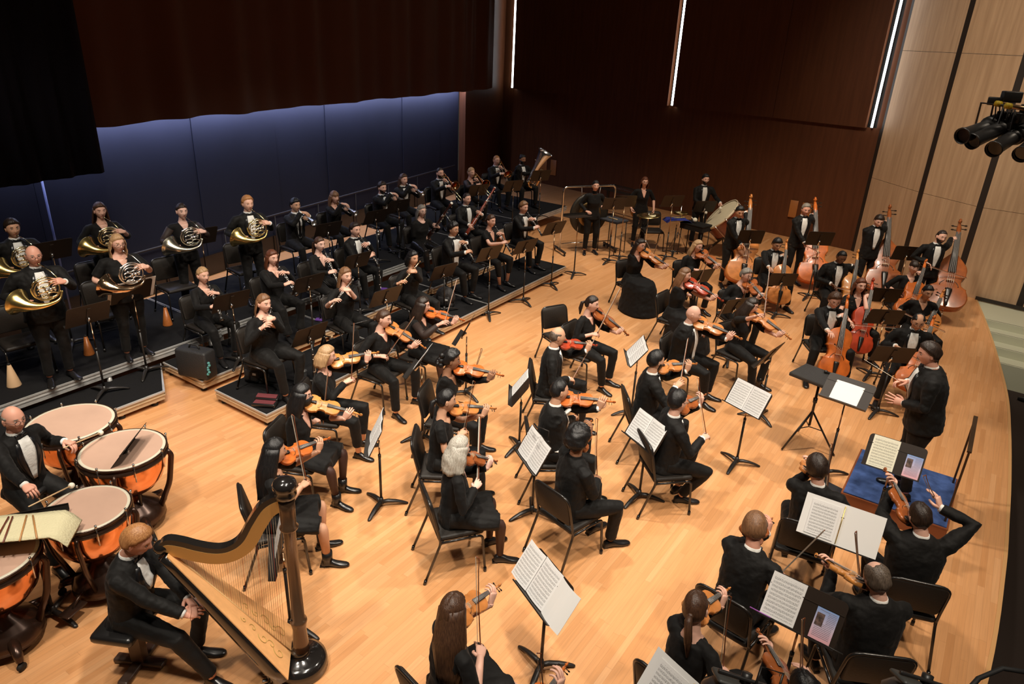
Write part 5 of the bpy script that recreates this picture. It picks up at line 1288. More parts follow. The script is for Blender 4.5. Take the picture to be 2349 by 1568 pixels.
    for sd, ft in (('R', feet[0]), ('L', feet[1])):
        sg = 1 if sd == 'R' else -1; hp_ = O + Vector((sg * .092 * s, 0, -.005)); ak = Vector((ft[0], ft[1], (ft[2] if len(ft) > 2 else 0) + .095)); pk = (sg * .25, .8, .55) if pose == 'sit' else (sg * .12, 1, 0)
        LK = 1.0 if pose == 'sit' else (hp_ - ak).length * 1.003 / (.87 * s); kn, ak = ik(hp_, ak, .445 * s * LK, .425 * s * LK, pk); LG[sd] = (hp_, kn, ak, sg, (ft[3] if len(ft) > 3 else sg * 12))
    # ---- body mesh
    sk = skin_mat(skin); hm = hair_mat('hair_' + hair, *HAIRS[hair]); legm = TIGHTS if tights else sk
    b = MB(); b.merge(head_mesh(fem), HX)
    bt = [( -.09, .145, .10), (0, .155, .11), (.13, .125, .09), (.26, .145, .10), (.36, .145, .098), (.44, .125, .078), (.485, .085, .064), (.52, .062, .058)]
    rings = [ring_of(O + u * (d * s), R, f, w_ * s * fat * .86, t * s * fat * .84) for d, w_, t in bt]
    nk = .052 * s if not fem else .045 * s
    rings.append(ring_of(N + u * .02, R, f, nk * 1.1, nk * 1.12, p=2)); rings.append(ring_of(N.lerp(HC, .5) , R, f, nk, nk * 1.05, p=2)); rings.append(ring_of(HC - (HQ @ Vector((0, .018, .03))), R, f, nk * .95, nk, p=2))
    b.loft(rings)
    for sd in 'RL':
        SH, E_, Wr = arms[sd]; wd, fd, bn, kind = T[sd]; inn = O + u * (.42 * s)
        pts = rpath([SH.lerp(inn, .55) - u * .03, SH - u * .012 + R * (-.012 if sd == 'R' else .012), E_, Wr, Wr + fd * .006], .05, 5); n = len(pts); rr = []
        tot = UA + FA + .05; acc = 0
        for k, p in enumerate(pts):
            if k: acc += (pts[k] - pts[k - 1]).length
            t = acc / tot; rr.append(lerp(.052 if not fem else .045, .024, clampf(t * 1.02)) * (1 + .12 * g(t - .66, .12)) * (fat ** .5) * ((.45 if t < .16 else .62 if t < .24 else .76) if t < P.get('sleeve' + sd, sleeve) * .93 - .03 else 1))
        b.tube(pts, rr, 12); hx = frame(Wr, fd, bn); sgn = 1 if sd == 'R' else -1; b.merge(HANDS[(kind, sgn)], hx @ Matrix.Scale((1.0 if not fem else .93) * s ** .5, 4))
        hp_, kn, ak, sg, tz = LG[sd]; pts = rpath([hp_, kn, ak], .07, 5); n = len(pts); L1 = sum((pts[k] - pts[k - 1]).length for k in range(1, n)); acc = 0; rr = []
        for k in range(n):
            if k: acc += (pts[k] - pts[k - 1]).length
            t = acc / L1; rr.append((lerp(.078, .052, t * 2) if t < .5 else lerp(.052, .033, (t - .5) * 2) + .010 * g(t - .66, .1)) * s * fat ** .4 * (.74 if (skirt == 'long' or (skirt == 'knee' and t < .5) or (not skirt and t < .93)) else 1))
        b.tube(pts, rr, 12, 5)
    # neckline skin showing through the top
    body = b.build('person', [sk, lipm(skin), hm, EYEW, IRIS, legm]); body.matrix_world = W
    tag(body, label, 'person')
    # ---- clothes
    def clothes(name, m, mb_, folds=0.013, v=vox):
        o_ = mb_.build(name, m, body); fuse(o_, v, folds); return o_
    tux = wear in ('tux', 'suit', 'blacksuit'); inf = .016 if tux else .009
    male = [(-.13, .165, .125), (-.05, .172, .130), (.05, .165, .125), (.15, .158, .118), (.27, .170, .124), (.37, .178, .118), (.44, .162, .098), (.485, .125, .080), (.515, .088, .070), (.53, .066, .060)]
    fema = [(-.11, .170, .125), (-.03, .165, .120), (.12, .130, .098), (.20, .138, .108), (.29, .150, .122), (.36, .150, .108), (.43, .138, .086), (.468, .108, .074)]
    tb = male if not fem else fema
    t = MB(); bus = lambda d: f * (.014 * fem * g(d - .29, .07))
    rings = [ring_of(O + u * (d * s) + bus(d), R, f, (w_ * s + inf * .7) * fat, (t_ * s + inf * .7) * fat) for d, w_, t_ in tb if not (pose == 'sit' and d < -.1 and False)]
    t.loft(rings)
    for sd in 'RL':
        SH, E_, Wr = arms[sd]; inn = O + u * (.40 * s); sl = P.get('sleeve' + sd, sleeve)
        r0 = (.060 if not fem else .051) * s * fat ** .5 + inf * .5; r1 = .046 * s + inf * .5; r2 = .034 * s + inf * .7
        pts = [SH.lerp(inn, .6) - u * .02, SH.lerp(inn, .15) - u * .010, SH.lerp(E_, .10) - u * .004, SH.lerp(E_, .35), SH.lerp(E_, .6)]; rs = [r0 * .9, r0 * .95, r0 * .98, r0 * .97, lerp(r0, r1, .6)]
        if sl > .5: pts += [E_]; rs += [r1 * 1.03]; en = E_.lerp(Wr, min(1, (sl - .5) * 2) * .97); pts += [E_.lerp(en, .5), en]; rs += [lerp(r1, r2, .5 * (sl - .5) * 2), lerp(r1, r2, (sl - .5) * 2) * (1.06 if wear == 'flow' else 1)]
        else: pts[-1] = SH.lerp(E_, sl * 2 * .9); rs[-1] = r0 * 1.02
        t.tube(pts, rs, 14)
    for sd in 'RL':      # collar bones and the slope of the shoulders
        SH, E_, Wr = arms[sd]; sg = 1 if sd == 'R' else -1
        t.tube([N - u * (.058 * s) + R * (sg * .02), N - u * (.066 * s) + R * (sg * .075 * s), SH - u * (.012 * s) - R * (sg * .01)], [.050 * s, (.050 if not fem else .043) * s, (.050 if not fem else .042) * s], 12)
    top_m = top_mat or {'tux': BLACKCLOTH, 'suit': BLACKCLOTH, 'blacksuit': BLACKCLOTH, 'sheer': BLACKKNIT}.get(wear, BLACKKNIT)
    if tux:
        for sg in (-1, 1):    # jacket skirt falling over the seat
            if pose == 'sit': t.loft([ring_of(O + u * -.02 + R * (sg * .06) + f * -.01, R, f, .12 * fat, .13, 12), ring_of(O + Vector((sg * .075, -.02, -.085)), R, f, .115 * fat, .145, 12)])
            else: t.loft([ring_of(O + u * .02, R, f, .178 * fat * s, .132 * fat * s, 14), ring_of(O + Vector((0, -.01, -.13)), R, f, .192 * fat * s, .142 * fat * s, 14)])
    elif fem and pose == 'sit' and not skirt: t.loft([ring_of(O + u * .0, R, f, .165 * fat, .125, 12), ring_of(O + Vector((0, .01, -.07)), R, f, .178 * fat, .15, 12)])
    jname = {'tux': 'dinner_jacket', 'suit': 'suit_jacket', 'blacksuit': 'suit_jacket'}.get(wear, 'black_top')
    preb = BVHTree.FromPolygons([v for v in t.v], t.f); topo = clothes(jname, top_m, t, .019 if tux else .014)
    # trousers or skirt
    t = MB(); bell = P.get('hem', .058)
    if skirt != 'long':
        for sd in 'RL':
            hp_, kn, ak, sg, tz = LG[sd]; r0 = .092 * s * fat
            if skirt == 'knee':
                t.tube([hp_ + Vector((0, -.04, 0)), hp_.lerp(kn, .3), hp_.lerp(kn, .7), hp_.lerp(kn, .97)], [r0 * 1.1, r0 * 1.12, r0 * 1.0, r0 * .92], 14)
            else:
                end = ak.lerp(kn, P.get('crop', 0.06)); t.tube([hp_ + Vector((0, -.03, 0)), hp_.lerp(kn, .4), hp_.lerp(kn, .85), kn + (kn - (hp_ + ak) / 2).normalized() * .004, kn.lerp(end, .18), kn.lerp(end, .6), end], [r0 * 1.08, r0 * 1.0, .074 * s, .071 * s, .068 * s, .060 * s, bell * s], 14)
        t.ball(O + Vector((0, -.005, -.01)), (.168 * s * fat, .125 * s * fat, .115 * s), n=16, m=10)
        if skirt == 'knee':
            hp1, k1 = LG['R'][0], LG['R'][1]; hp2, k2 = LG['L'][0], LG['L'][1]; m0 = (hp1 + hp2) / 2; m1 = (k1 + k2) / 2; sp = (k1 - k2).length / 2
            t.tube([m0, m0.lerp(m1, .5), m0.lerp(m1, .93)], [.09, .085, .075], 12, flat=1.0)
            t.loft([ring_of(m0.lerp(m1, q), R, Vector((0, 0, 1)), .165 * fat if q < .5 else sp + .085, .082, 14) for q in (.1, .5, .94)])
        clothes('skirt' if skirt else 'trousers', trs or BLACKCLOTH, t, .010)
    else:
        k1, k2 = LG['R'][1], LG['L'][1]; m1 = (k1 + k2) / 2; rings = [ring_of(O + u * .08, R, f, .15 * fat, .115 * fat, 20)]
        Yv = Vector((0, 1, 0))
        t.loft([ring_of(O + u * .12, R, f, .145, .115, 18), ring_of(O + Vector((0, .02, 0)), R, f, .20, .17, 18), ring_of(O + Vector((0, .06, -.09)), R, f, .22, .24, 18)])
        t.loft([ring_of(Vector((0, .20, hipz + .065)), R, Yv, .15, .20, 22, 2), ring_of(Vector((0, .22, hipz + .03)), R, Yv, .225, .31, 22), ring_of(Vector((0, .24, hipz - .08)), R, Yv, .26, .345, 22), ring_of(Vector((0, .26, .25)), R, Yv, .29, .36, 22), ring_of(Vector((0, .28, .015)), R, Yv, .34, .40, 22)])
        clothes('long_skirt', BLACKKNIT, t, .022)
    # shoes
    if skirt != 'long':
        heel = P.get('heels', 0)
        for sd in 'RL':
            hp_, kn, ak, sg, tz = LG[sd]; t = MB(); mxs = Matrix.Translation((ak.x, ak.y, ak.z - .095)) @ Matrix.Rotation(rad(-tz), 4, 'Z'); rr_ = []
            if wear == 'boots' or P.get('boots'): t.tube([(0, 0, .05), (0, 0, .17)], [.048, .050], 12, 0, mxs)
            for y, w_, zt_, zb in ((-.065, .018, .045, .004), (-.055, .032, .075, 0), (-.02, .037, .095, 0), (.03, .036, .088, .002), (.08, .042, .062, 0), (.13, .046, .048, 0), (.18, .040, .040, .003), (.205, .026, .032, .006), (.213, .010, .022, .010)):
                sc_ = (.93 if fem else 1.03); ring = []
                for k in range(12): a = 2 * PI * k / 12; ring.append(Vector((math.cos(a) * w_ * (.88 if fem else 1), y * sc_, (zt_ + zb) / 2 + math.sin(a) * (zt_ - zb) / 2)))
                rr_.append(ring[::-1])
            t.loft(rr_, 0, mxs); t.box((0, -.045, .008), (.052, .05, .016), 0, mxs); t.build('shoe', LEATHER, body)
    # ---- front of the chest: shirt, bow tie, lapels, or neckline
    def patch(name, m, outline, off, thick=.003, sub=1):
        """outline: list of rows; each row = list of (x, z along spine)"""
        rows = []
        for row in outline:
            rw = []
            for (x, dd) in row:
                o_ = O + u * (dd * s) + R * (x * s * (1 if tux else 1)) + f * .6; h = preb.ray_cast(o_, -f, 1.2)
                q0 = O + u * (dd * s) + R * (x * s); k0 = (h[0] - q0).dot(f) if h[0] is not None else .075 * fat
                p = q0 + f * min(k0, (.137 + (.014 * fem)) * fat * s + inf)
                rw.append(p + f * off)
            rows.append(rw)
        t = MB(); n = len(rows[0]); vs = [p for r_ in rows for p in r_]; vb = [p - f * (off + .02) for p in vs]; K = len(vs); fs = []
        for i in range(len(rows) - 1):
            for j in range(n - 1): a, b_, c, d = i * n + j, i * n + j + 1, (i + 1) * n + j + 1, (i + 1) * n + j; fs.append((a, b_, c, d)); fs.append((d + K, c + K, b_ + K, a + K))
        for i in range(len(rows) - 1):
            fs.append((i * n + K, i * n, (i + 1) * n, (i + 1) * n + K)); j = n - 1; fs.append((i * n + j, i * n + j + K, (i + 1) * n + j + K, (i + 1) * n + j))
        for j in range(n - 1): fs.append((j + K, j + 1 + K, j + 1, j)); q = (len(rows) - 1) * n; fs.append((q + j, q + j + 1, q + j + 1 + K, q + j + K))
        t.add(vs + vb, fs, smooth=True); return t.build(name, m, body)
    if tux:
        rows = []; wv = P.get('open', .062); bot = P.get('vbot', .09)
        for k in range(9):
            tt = k / 8; dd = lerp(bot, .495, tt); wd = lerp(wv * .35 if bot > .05 else wv * .9, wv, min(1, tt * 1.5)) * (1 if tt < .75 else lerp(1, .75, (tt - .75) * 4)); rows.append([(lerp(-wd, wd, q / 6), dd) for q in range(7)])
        patch('dress_shirt' , SHIRT if wear != 'blacksuit' else BLACKKNIT, rows, .010)
        for sg in (-1, 1):
            rows = []
            for k in range(9):
                tt = k / 8; dd = lerp(bot - .02, .47, tt); x0 = lerp(wv * .25 if bot > .05 else wv * .9, wv * 1.02, min(1, tt * 1.5)) * (1 if tt < .75 else lerp(1, .85, (tt - .75) * 4)); wl = .006 + .044 * math.sin(PI * min(1, tt * 1.0) * .85); rr_ = [(sg * (x0 + wl * q / 3), dd) for q in range(4)]
                rows.append(rr_ if sg < 0 else rr_[::-1])
            rows = [r_[::-1] for r_ in rows]; patch('lapel', SATIN if wear == 'tux' else BLACKCLOTH, rows, .014)
        cm = SHIRT if wear != 'blacksuit' else BLACKKNIT
        t = MB(); cR = []
        for dz, k_ in ((-.012, 1.26), (.010, 1.14), (.026, 1.08), (.028, 1.02), (.0, 1.03)): cR.append(ring_of(N + u * dz + f * .004, R, f, nk * k_ * 1.05, nk * k_ * 1.12, 18, 2))
        t.loft(cR, caps=False); t.build('collar', cm, body)
        if wear == 'tux':
            c = N + f * (nk * 1.42) + u * -.004; t = MB(); mt = Matrix.Translation(c) @ Matrix(((R.x, f.x, u.x, 0), (R.y, f.y, u.y, 0), (R.z, f.z, u.z, 0), (0, 0, 0, 1)))
            for sg in (-1, 1): t.loft([[Vector((x * sg, y_, z_)) for y_, z_ in ((-.006, -h), (.006, -h), (.008, 0), (.006, h), (-.006, h), (-.008, 0))] for x, h in ((0.0, .007), (.015, .012), (.035, .021), (.050, .020), (.053, .015))], 0, mt)
            t.box((0, .006, 0), (.015, .014, .017), 0, mt); t.build('bow_tie', SATIN, body)
        elif wear == 'suit': patch('long_tie', SATIN, [[(-w_, dd), (0, dd), (w_, dd)] for dd, w_ in ((.10, .004), (.13, .028), (.25, .024), (.40, .016), (.46, .012), (.475, .02), (.50, .018))], .018)
        for sd in 'RL':
            if wear == 'blacksuit': continue
            SH, E_, Wr = arms[sd]; d_ = (Wr - E_).normalized(); t = MB(); t.tube([Wr - d_ * .035, Wr + d_ * .010], [.0345 * s, .034 * s], 14); t.build('shirt_cuff', SHIRT, body)
    elif neckline in ('v', 'deepv', 'round'):
        bot = {'v': .37, 'deepv': .30, 'round': .435}[neckline]; wv = {'v': .058, 'deepv': .062, 'round': .068}[neckline]; rows = []
        for k in range(7):
            tt = k / 6; dd = lerp(bot, .480, tt); wd = wv * (tt ** (.9 if neckline != 'round' else .4)) + .004; rows.append([(lerp(-wd, wd, q / 6), dd) for q in range(7)])
        patch('bare_neckline', sk, rows, .0075)
    elif neckline == 'collar':
        t = MB(); t.loft([ring_of(N + u * dz + f * .002, R, f, nk * k_, nk * k_ * 1.1, 18, 2) for dz, k_ in ((-.03, 1.5), (.02, 1.2), (.035, 1.15), (.03, 1.05), (0, 1.05))], caps=False); t.build('collar', BLACKKNIT, body)
    if wear == 'sheer':
        for sd in 'RL':
            SH, E_, Wr = arms[sd]; t = MB(); t.tube(rpath([SH.lerp(E_, .2), E_, E_.lerp(Wr, .93)], .04), [.062 * s] * 1 + [.055 * s] * (len(rpath([SH, E_, Wr], .04)) - 2) + [.036 * s], 12); t.build('sheer_sleeve', SHEER, body)
    # ---- hair, beard, glasses, mask
    if style != 'bald':
        hb_ = build_hair(style, fem, seed); o_ = hb_.build('hair', hm, body, HX)
    if beard:
        t = MB(); n = HN; k_ = .008 if beard is True else beard
        def bf(d):
            p = head_pt(d, fem); nn = Vector((p.x / .074, p.y / .093, p.z / .117)).normalized(); v = min(-0.022 - p.z + .25 * max(0, .06 - p.y), p.y - .0) ; 
            if abs(p.x) < .024 and p.y > .05 and -.060 < p.z < -.038: v = -1
            return p + nn * (k_ * clampf(v / .012) if v > 0 else -.006)
        vs = [bf(d) for row in HG for d in row] + [bf((0, 0, 1)), bf((0, 0, -1))]; Rn = len(HG); fs = [(i * n + (j + 1) % n, i * n + j, (i + 1) * n + j, (i + 1) * n + (j + 1) % n) for i in range(Rn - 1) for j in range(n)]
        b0 = (Rn - 1) * n
        for j in range(n): fs.append((len(vs) - 2, j, (j + 1) % n)); fs.append((len(vs) - 1, b0 + (j + 1) % n, b0 + j))
        t.add(vs, fs); t.build('beard', hm, body, HX)
    if glasses:
        t = MB()
        for sg in (-1, 1): t.tube(circle((sg * .032, .098, .012), .023, 0, 360, 16, 'xz', ry=.018), .0018, 5); t.tube([(sg * .055, .097, .018), (sg * .076, .05, .016), (sg * .08, -.01, .010)], .0018, 5)
        t.tube([(-.010, .101, .016), (.010, .101, .016)], .0018, 5); t.build('glasses', mat('spectacle_frame', (0.03, 0.02, 0.018), 0.3), body, HX)
    if mask:
        t = MB(); rr_ = []
        for z_, w_, y_ in ((.004, .030, .108), (-.015, .058, .098), (-.045, .064, .092), (-.075, .056, .082), (-.10, .035, .066)):
            rr_.append([Vector((math.sin(a) * w_, y_ - .075 + math.cos(a) * .085 * (1 if abs(a) < 2 else 1), z_)) for a in [rad(-78 + 156 * q / 10) for q in range(11)]] + [Vector((math.sin(a) * w_ * .8, y_ - .085 + math.cos(a) * .06, z_)) for a in [rad(78 - 156 * q / 10) for q in range(11)]])
        t.loft(rr_); t.build('face_mask', mat('mask_black', (.012, .012, .013), .7), body, HX)
        t = MB(); [t.tube([(sg * .055, .06, -.03), (sg * .078, .0, -.005)], .0018, 5) for sg in (-1, 1)]; t.build('mask_strap', MATS['mask_black'], body, HX)
    nest(body)
    # ---- instrument, bow
    for (pr, m_, nm_, _) in inst:
        held = who or nm
        if nm_ == 'bow': lb = P.get('bowlabel') or 'bow held by the ' + held; grp = 'bows'
        else: lb = P.get('ilabel') or ({'violin': 'violin', 'viola': 'viola', 'bass': 'double bass'}.get(nm_, nm_) + ' held by the ' + held); grp = {'bass': 'double basses', 'cello': 'cellos'}.get(nm_, nm_ + 's')
        if nm_ in ('violin', 'viola', 'cello', 'bass'): lb = {'honey': 'pale honey', 'amber': 'amber brown', 'brown': 'dark brown'}.get(vn, vn) + ' ' + lb
        pr.place(W @ m_, lb, {'bass': 'double bass'}.get(nm_, nm_), grp)
    # ---- chair
    if chair and pose == 'sit':
        c = W @ Vector((0, P.get('cy', .03), 0)); chair_at(c.x, c.y, ang + P.get('cr', 0), z, 'black padded chair under the ' + (who or nm), 'black orchestra chairs')
    return W, T, arms, HX
# ------------------------------------------------------------------ the orchestra
# French horns, standing on the higher riser
person(72, 562, .4, -8, 'horn', 'm', s=1.0, hair='grey', style='ring', skin='ruddy', pose='stand', fat=1.22, glasses=True, who='bald horn player in front', label='bald man with glasses in a tuxedo standing and playing a brass french horn', P=dict(metal='yellow'))
person(267, 536, .4, -5, 'horn', 'f', s=.97, hair='blonde', style='mid+wavy', skin='fair', pose='stand', fat=1.30, glasses=True, sleeve=.45, who='blonde horn player with glasses', label='blonde woman with glasses in a short-sleeved black top playing a silvery french horn', P=dict(metal='silver'))
person(24, 501, .4, -5, 'horn', 'm', s=1.0, hair='dark', style='short', skin='tan', pose='stand', who='dark-haired horn player at the far left', label='dark-haired man in a tuxedo at the far left playing a brass french horn', P=dict(metal='yellow'))
person(226, 463, .4, -10, 'horn', 'f', s=1.0, hair='brown', style='verylong+wide', skin='fair', pose='stand', sleeve=.7, who='horn player with very long brown hair', label='woman with very long brown hair standing at the back with a dark brass french horn', P=dict(metal='yellow'))
person(415, 465, .4, -12, 'horn', 'f', s=.97, hair='dark', style='lowbun', skin='pale', pose='stand', wear='sheer', sleeve=.45, who='horn player in sheer sleeves', label='woman with tied-back hair and sheer black sleeves holding a greenish nickel french horn', P=dict(metal='nickel'))
person(567, 448, .4, -12, 'horn', 'm', s=1.0, hair='redblond', style='short+high', skin='fair', pose='stand', who='red-blond horn player', label='red-blond man in a tuxedo standing with a bright golden french horn', P=dict(metal='yellow'))
# trumpets, trombones, tuba
person(677, 454, .4, -5, 'trumpet', 'm', hair='black', style='short', skin='tan', wear='suit', who='man with the long black tie', label='black-haired man in a suit with a long black tie playing the trumpet', P=dict(vec=(35, 33), vbot=.08))
person(767, 437, .4, -5, 'trumpet', 'f', s=.95, hair='lightbrown', style='mid+fringe', skin='fair', neckline='v', who='trumpeter with the fringe', label='woman with a fringe and light brown hair playing a silver trumpet', P=dict(vec=(42, 30)))
person(877, 416, .4, -8, 'trumpet', 'm', hair='dark', style='short', skin='fair', beard=.005, who='bearded trumpeter', label='bearded man in a tuxedo playing the trumpet at the back', P=dict(vec=(49, 25)))
person(926, 398, .4, -8, 'trumpet', 'm', hair='brown', style='long+wavy', skin='fair', who='long-haired trumpeter', label='man with long brown hair in a tuxedo playing a silver trumpet', P=dict(vec=(38, 26)))
person(1010, 384, .4, -15, 'trombone', 'm', hair='dark', style='crop', skin='fair', beard=.004, who='trombonist with cropped dark hair', label='man with cropped dark hair playing the trombone, left of the woman trombonist', P=dict(vec=(42, 48)))
person(1082, 383, .4, -15, 'trombone', 'f', s=.96, hair='blonde', style='lowbun', skin='fair', wear='sheer', who='blonde trombonist', label='blonde woman with pinned-up hair playing the trombone', P=dict(vec=(38, 42)))
person(1140, 356, .4, -18, 'trombone', 'm', hair='redblond', style='crop', skin='fair', glasses=True, who='trombonist with glasses', label='red-blond man with glasses playing the trombone beside the tuba player', P=dict(vec=(28, 52)))
person(1200, 354, .4, -20, 'tuba', 'm', hair='black', style='bun+topbun', skin='brown', beard=.016, who='bearded tuba player', label='man with a full black beard and topknot playing a large silver tuba')
# clarinets and bassoons
person(464, 611, .2, 0, 'clarinet', 'f', s=.95, hair='blonde', style='lowbun+sidepart', skin='fair', who='blonde clarinettist', label='woman with pinned-up strawberry blonde hair playing a clarinet beside the black case', P=dict(vec=(32, 88)))
person(624, 572, .2, 0, 'clarinet', 'f', s=.97, fat=1.25, hair='auburn', style='long', skin='fair', wear='top', who='clarinettist with long auburn hair', label='woman with long auburn hair and a black blazer playing the clarinet', P=dict(vec=(45, 72), hem=.085))
person(733, 542, .2, 0, 'clarinet', 'f', s=.96, hair='brown', style='pony+longtail', skin='pale', neckline='deepv', who='clarinettist in the V-neck top', label='woman in a V-neck black top with a brown ponytail playing the clarinet', P=dict(vec=(32, 80)))
person(815, 510, .2, -3, 'clarinet', 'm', hair='dark', style='short+high', skin='fair', who='clarinettist in the tuxedo', label='dark-haired man in a tuxedo playing the clarinet, in front of the bearded trumpeter', P=dict(vec=(44, 71)))
person(968, 469, .2, -12, 'bassoon', 'f', s=.97, fat=1.1, hair='grey', style='mid', skin='pale', glasses=True, neckline='round', who='grey-haired bassoonist', trs=LEATHER, label='grey-haired woman with glasses and glossy black trousers playing a dark bassoon', P=dict(end=(1036, 467), bottom=(958, 577), bi=1))
person(1072, 442, .2, -10, 'bassoon', 'm', hair='dark', style='crop', skin='fair', fat=1.12, who='bassoonist in the tuxedo', label='man with receding dark hair in a tuxedo playing a reddish bassoon', P=dict(end=(1134, 434), bottom=(1060, 552)))
# oboes and flutes on the low front riser
person(1042, 509, .2, 0, 'oboe', 'm', hair='black', style='messy', skin='tan', glasses=True, who='black-haired oboist', label='man with parted black hair and glasses in a tuxedo playing the oboe', P=dict(vec=(38, 64), open=.07, vbot=.02))
person(1128, 491, .2, -5, 'oboe', 'f', s=.98, hair='brown', style='lowbun', skin='fair', sleeve=.35, neckline='deepv', who='oboist in high heels', label='brown-haired woman in high heels and cropped trousers playing the oboe', P=dict(vec=(36, 61), crop=.38, hem=.05))
person(1203, 461, .2, -10, 'oboe', 'm', hair='lightbrown', style='short', skin='fair', who='young light-haired oboist', label='young man with light brown hair in a tuxedo playing the oboe at the riser end', P=dict(vec=(35, 56), vbot=.06))
person(605, 673, .2, 5, 'piccolo', 'f', s=.98, fat=1.28, hair='lightbrown', style='halfup', skin='fair', who='piccolo player', label='woman with half-up light brown hair and a black jacket playing the piccolo', P=dict(vec=(-14, 46)))
person(793, 612, .2, -5, 'flute', 'f', s=.97, hair='lightbrown', style='verylong', skin='fair', sleeve=.62, who='flutist with very long hair', label='woman with very long light brown hair playing a silver flute', P=dict(vec=(-47, 59)))
person(948, 574, .2, -5, 'goldflute', 'f', s=.93, hair='black', style='bob+part', skin='tan', who='flutist with the black bob', label='woman with a black bob and dark blazer playing a golden flute', P=dict(vec=(-48, 57)))
# second violins
person(974, 679, 0, 15, 'violin', 'f', s=.95, hair='dark', style='longfront', skin='fair', wear='sheer', sleeve=.45, skirt='knee', tights=True, who='violinist in sheer sleeves', label='woman with long dark hair, sheer sleeves and a short skirt playing the violin', P=dict(scroll=(1064, 735), frog=(1020, 741), tip=(1049, 640), varnish='orange'))
person(885, 709, 0, 5, 'violin', 'f', s=.98, hair='brown', style='lowbun', skin='fair', sleeve=.85, neckline='v', feet=((.24, .45), (-.22, .42)), who='violinist with tied-back brown hair', label='woman with tied-back brown hair facing the camera and playing the violin, knees apart', P=dict(scroll=(984, 803), frog=(884, 820), tip=(949, 726), varnish='amber'))
person(753, 790, 0, 28, 'violin', 'f', s=.98, hair='blonde', style='bob', skin='fair', neckline='round', who='violinist with the blonde bob', label='woman with a straight blonde bob playing a pale violin', P=dict(scroll=(867, 808), frog=(806, 872), tip=(812, 742), varnish='honey', crop=.2))
person(1041, 801, 0, 22, 'violin', 'f', s=.96, hair='black', style='curlybun', skin='brown', neckline='v', who='curly-haired violinist', label='woman with pinned-up curly black hair playing a glossy orange violin', P=dict(scroll=(1157, 862), frog=(1080, 905), tip=(1105, 798), varnish='orange'))
person(1028, 890, 0, 35, 'violin', 'f', s=.98, hair='black', style='pony', skin='tan', sleeve=.32, neckline='round', who='violinist with the black ponytail', label='woman with a black ponytail and short sleeves playing the violin behind the white-haired woman', P=dict(scroll=(1136, 937), frog=(1066, 990), tip=(1089, 873), varnish='amber'))
person(696, 878, 0, 25, 'violin', 'f', s=.95, hair='black', style='longfront', skin='fair', mask=True, sleeve=.62, neckline='deepv', skirt='knee', trs=BLACKKNIT, who='masked violinist', tights=True, label='woman in a black face mask with long black hair playing the violin', P=dict(scroll=(828, 951), frog=(739, 990), tip=(753, 854), varnish='honey', boots=1))
person(632, 1002, 0, 50, 'violin', 'f', s=.96, hair='black', style='verylong+wide+part', skin='tan', skirt='knee', sleeve=.5, who='violinist with very long black hair', label='woman with very long straight black hair and a grey-black dress playing a bright orange violin', P=dict(scroll=(755, 1005), frog=(704, 1108), tip=(672, 950), varnish='orange', boots=1, cr=8))
person(1057, 997, 0, 50, 'violin', 'f', s=.97, hair='silver', style='mid+wide+wavy', skin='pale', neckline=None, skirt='knee', tights=True, who='white-haired violinist', label='white-haired woman in a black skirt with a cut-out flower hem playing the violin', P=dict(scroll=(1138, 1058), frog=(1097, 1107), tip=(1102, 953), varnish='brown', cr=5))
person(1041, 1358, 0, 72, 'violin', 'f', s=.98, hair='brown', style='verylong+wide+part', skin='fair', sleeve=.62, skirt='knee', who='violinist with long brown hair at the bottom', label='woman with very long brown hair seen from behind at the bottom edge, playing the violin', P=dict(scroll=(1146, 1342), frog=(1101, 1486), tip=(1097, 1276), varnish='amber', cr=6))
person(1195, 1612, 0, 70, 'violin', 'm', hair='dark', style='short', skin='fair', who='player cut off by the bottom edge', label='person mostly cut off by the bottom edge, raising a violin beside the tall music stand', P=dict(scroll=(1299, 1524), tip=(1238, 1496), frog=(1256, 1640), varnish='orange'))
# middle desks
person(1288, 869, 0, 38, 'violin', 'm', hair='black', style='crop', skin='tan', fat=1.08, who='violinist with short black hair', label='man with very short black hair in a tuxedo playing a glossy orange violin', P=dict(scroll=(1409, 922), frog=(1328, 978), varnish='orange'))
person(1329, 977, 0, 62, 'violin', 'm', hair='black', style='afro', skin='brown', wear='blacksuit', beard=.004, head=(25, 12, -8), who='violinist with curly black hair', label='man with a round mop of curly black hair seen from behind playing the violin', P=dict(scroll=(1355, 966), frog=(1369, 1097), tip=(1370, 958), varnish='brown', cr=14))
person(1284, 748, 0, 30, 'violin', 'm', hair='greybrown', style='ring', skin='tan', who='balding violinist with the reddish violin', label='balding man in a tuxedo playing a reddish pink violin', P=dict(scroll=(1368, 792), frog=(1312, 873), tip=(1366, 774), varnish='red'))
person(1364, 677, 0, -2, 'viola', 'f', s=.96, hair='dark', style='pony', skin='fair', sleeve=.8, neckline='v', who='violist with the dark ponytail', label='woman with a dark ponytail and buttoned black shirt playing a brown viola', P=dict(scroll=(1440, 768), frog=(1369, 768), tip=(1425, 659), varnish='brown'))
person(1510, 802, 0, 38, 'violin', 'm', hair='black', style='short', skin='tan', wear='tux', beard=.006, who='bearded violinist in the middle', label='bearded black-haired man in a dark suit playing an amber violin', P=dict(scroll=(1597, 834), frog=(1561, 879), tip=(1579, 774), varnish='amber'))
person(1560, 893, 0, 45, 'violin', 'm', hair='black', style='short', skin='fair', glasses=True, who='violinist with glasses and crossed feet', label='black-haired man with glasses in a tuxedo playing the violin beside the open music', P=dict(scroll=(1618, 905), frog=(1620, 1001), tip=(1602, 866), varnish='brown'), feet=((.02, .24), (-.16, .28)))
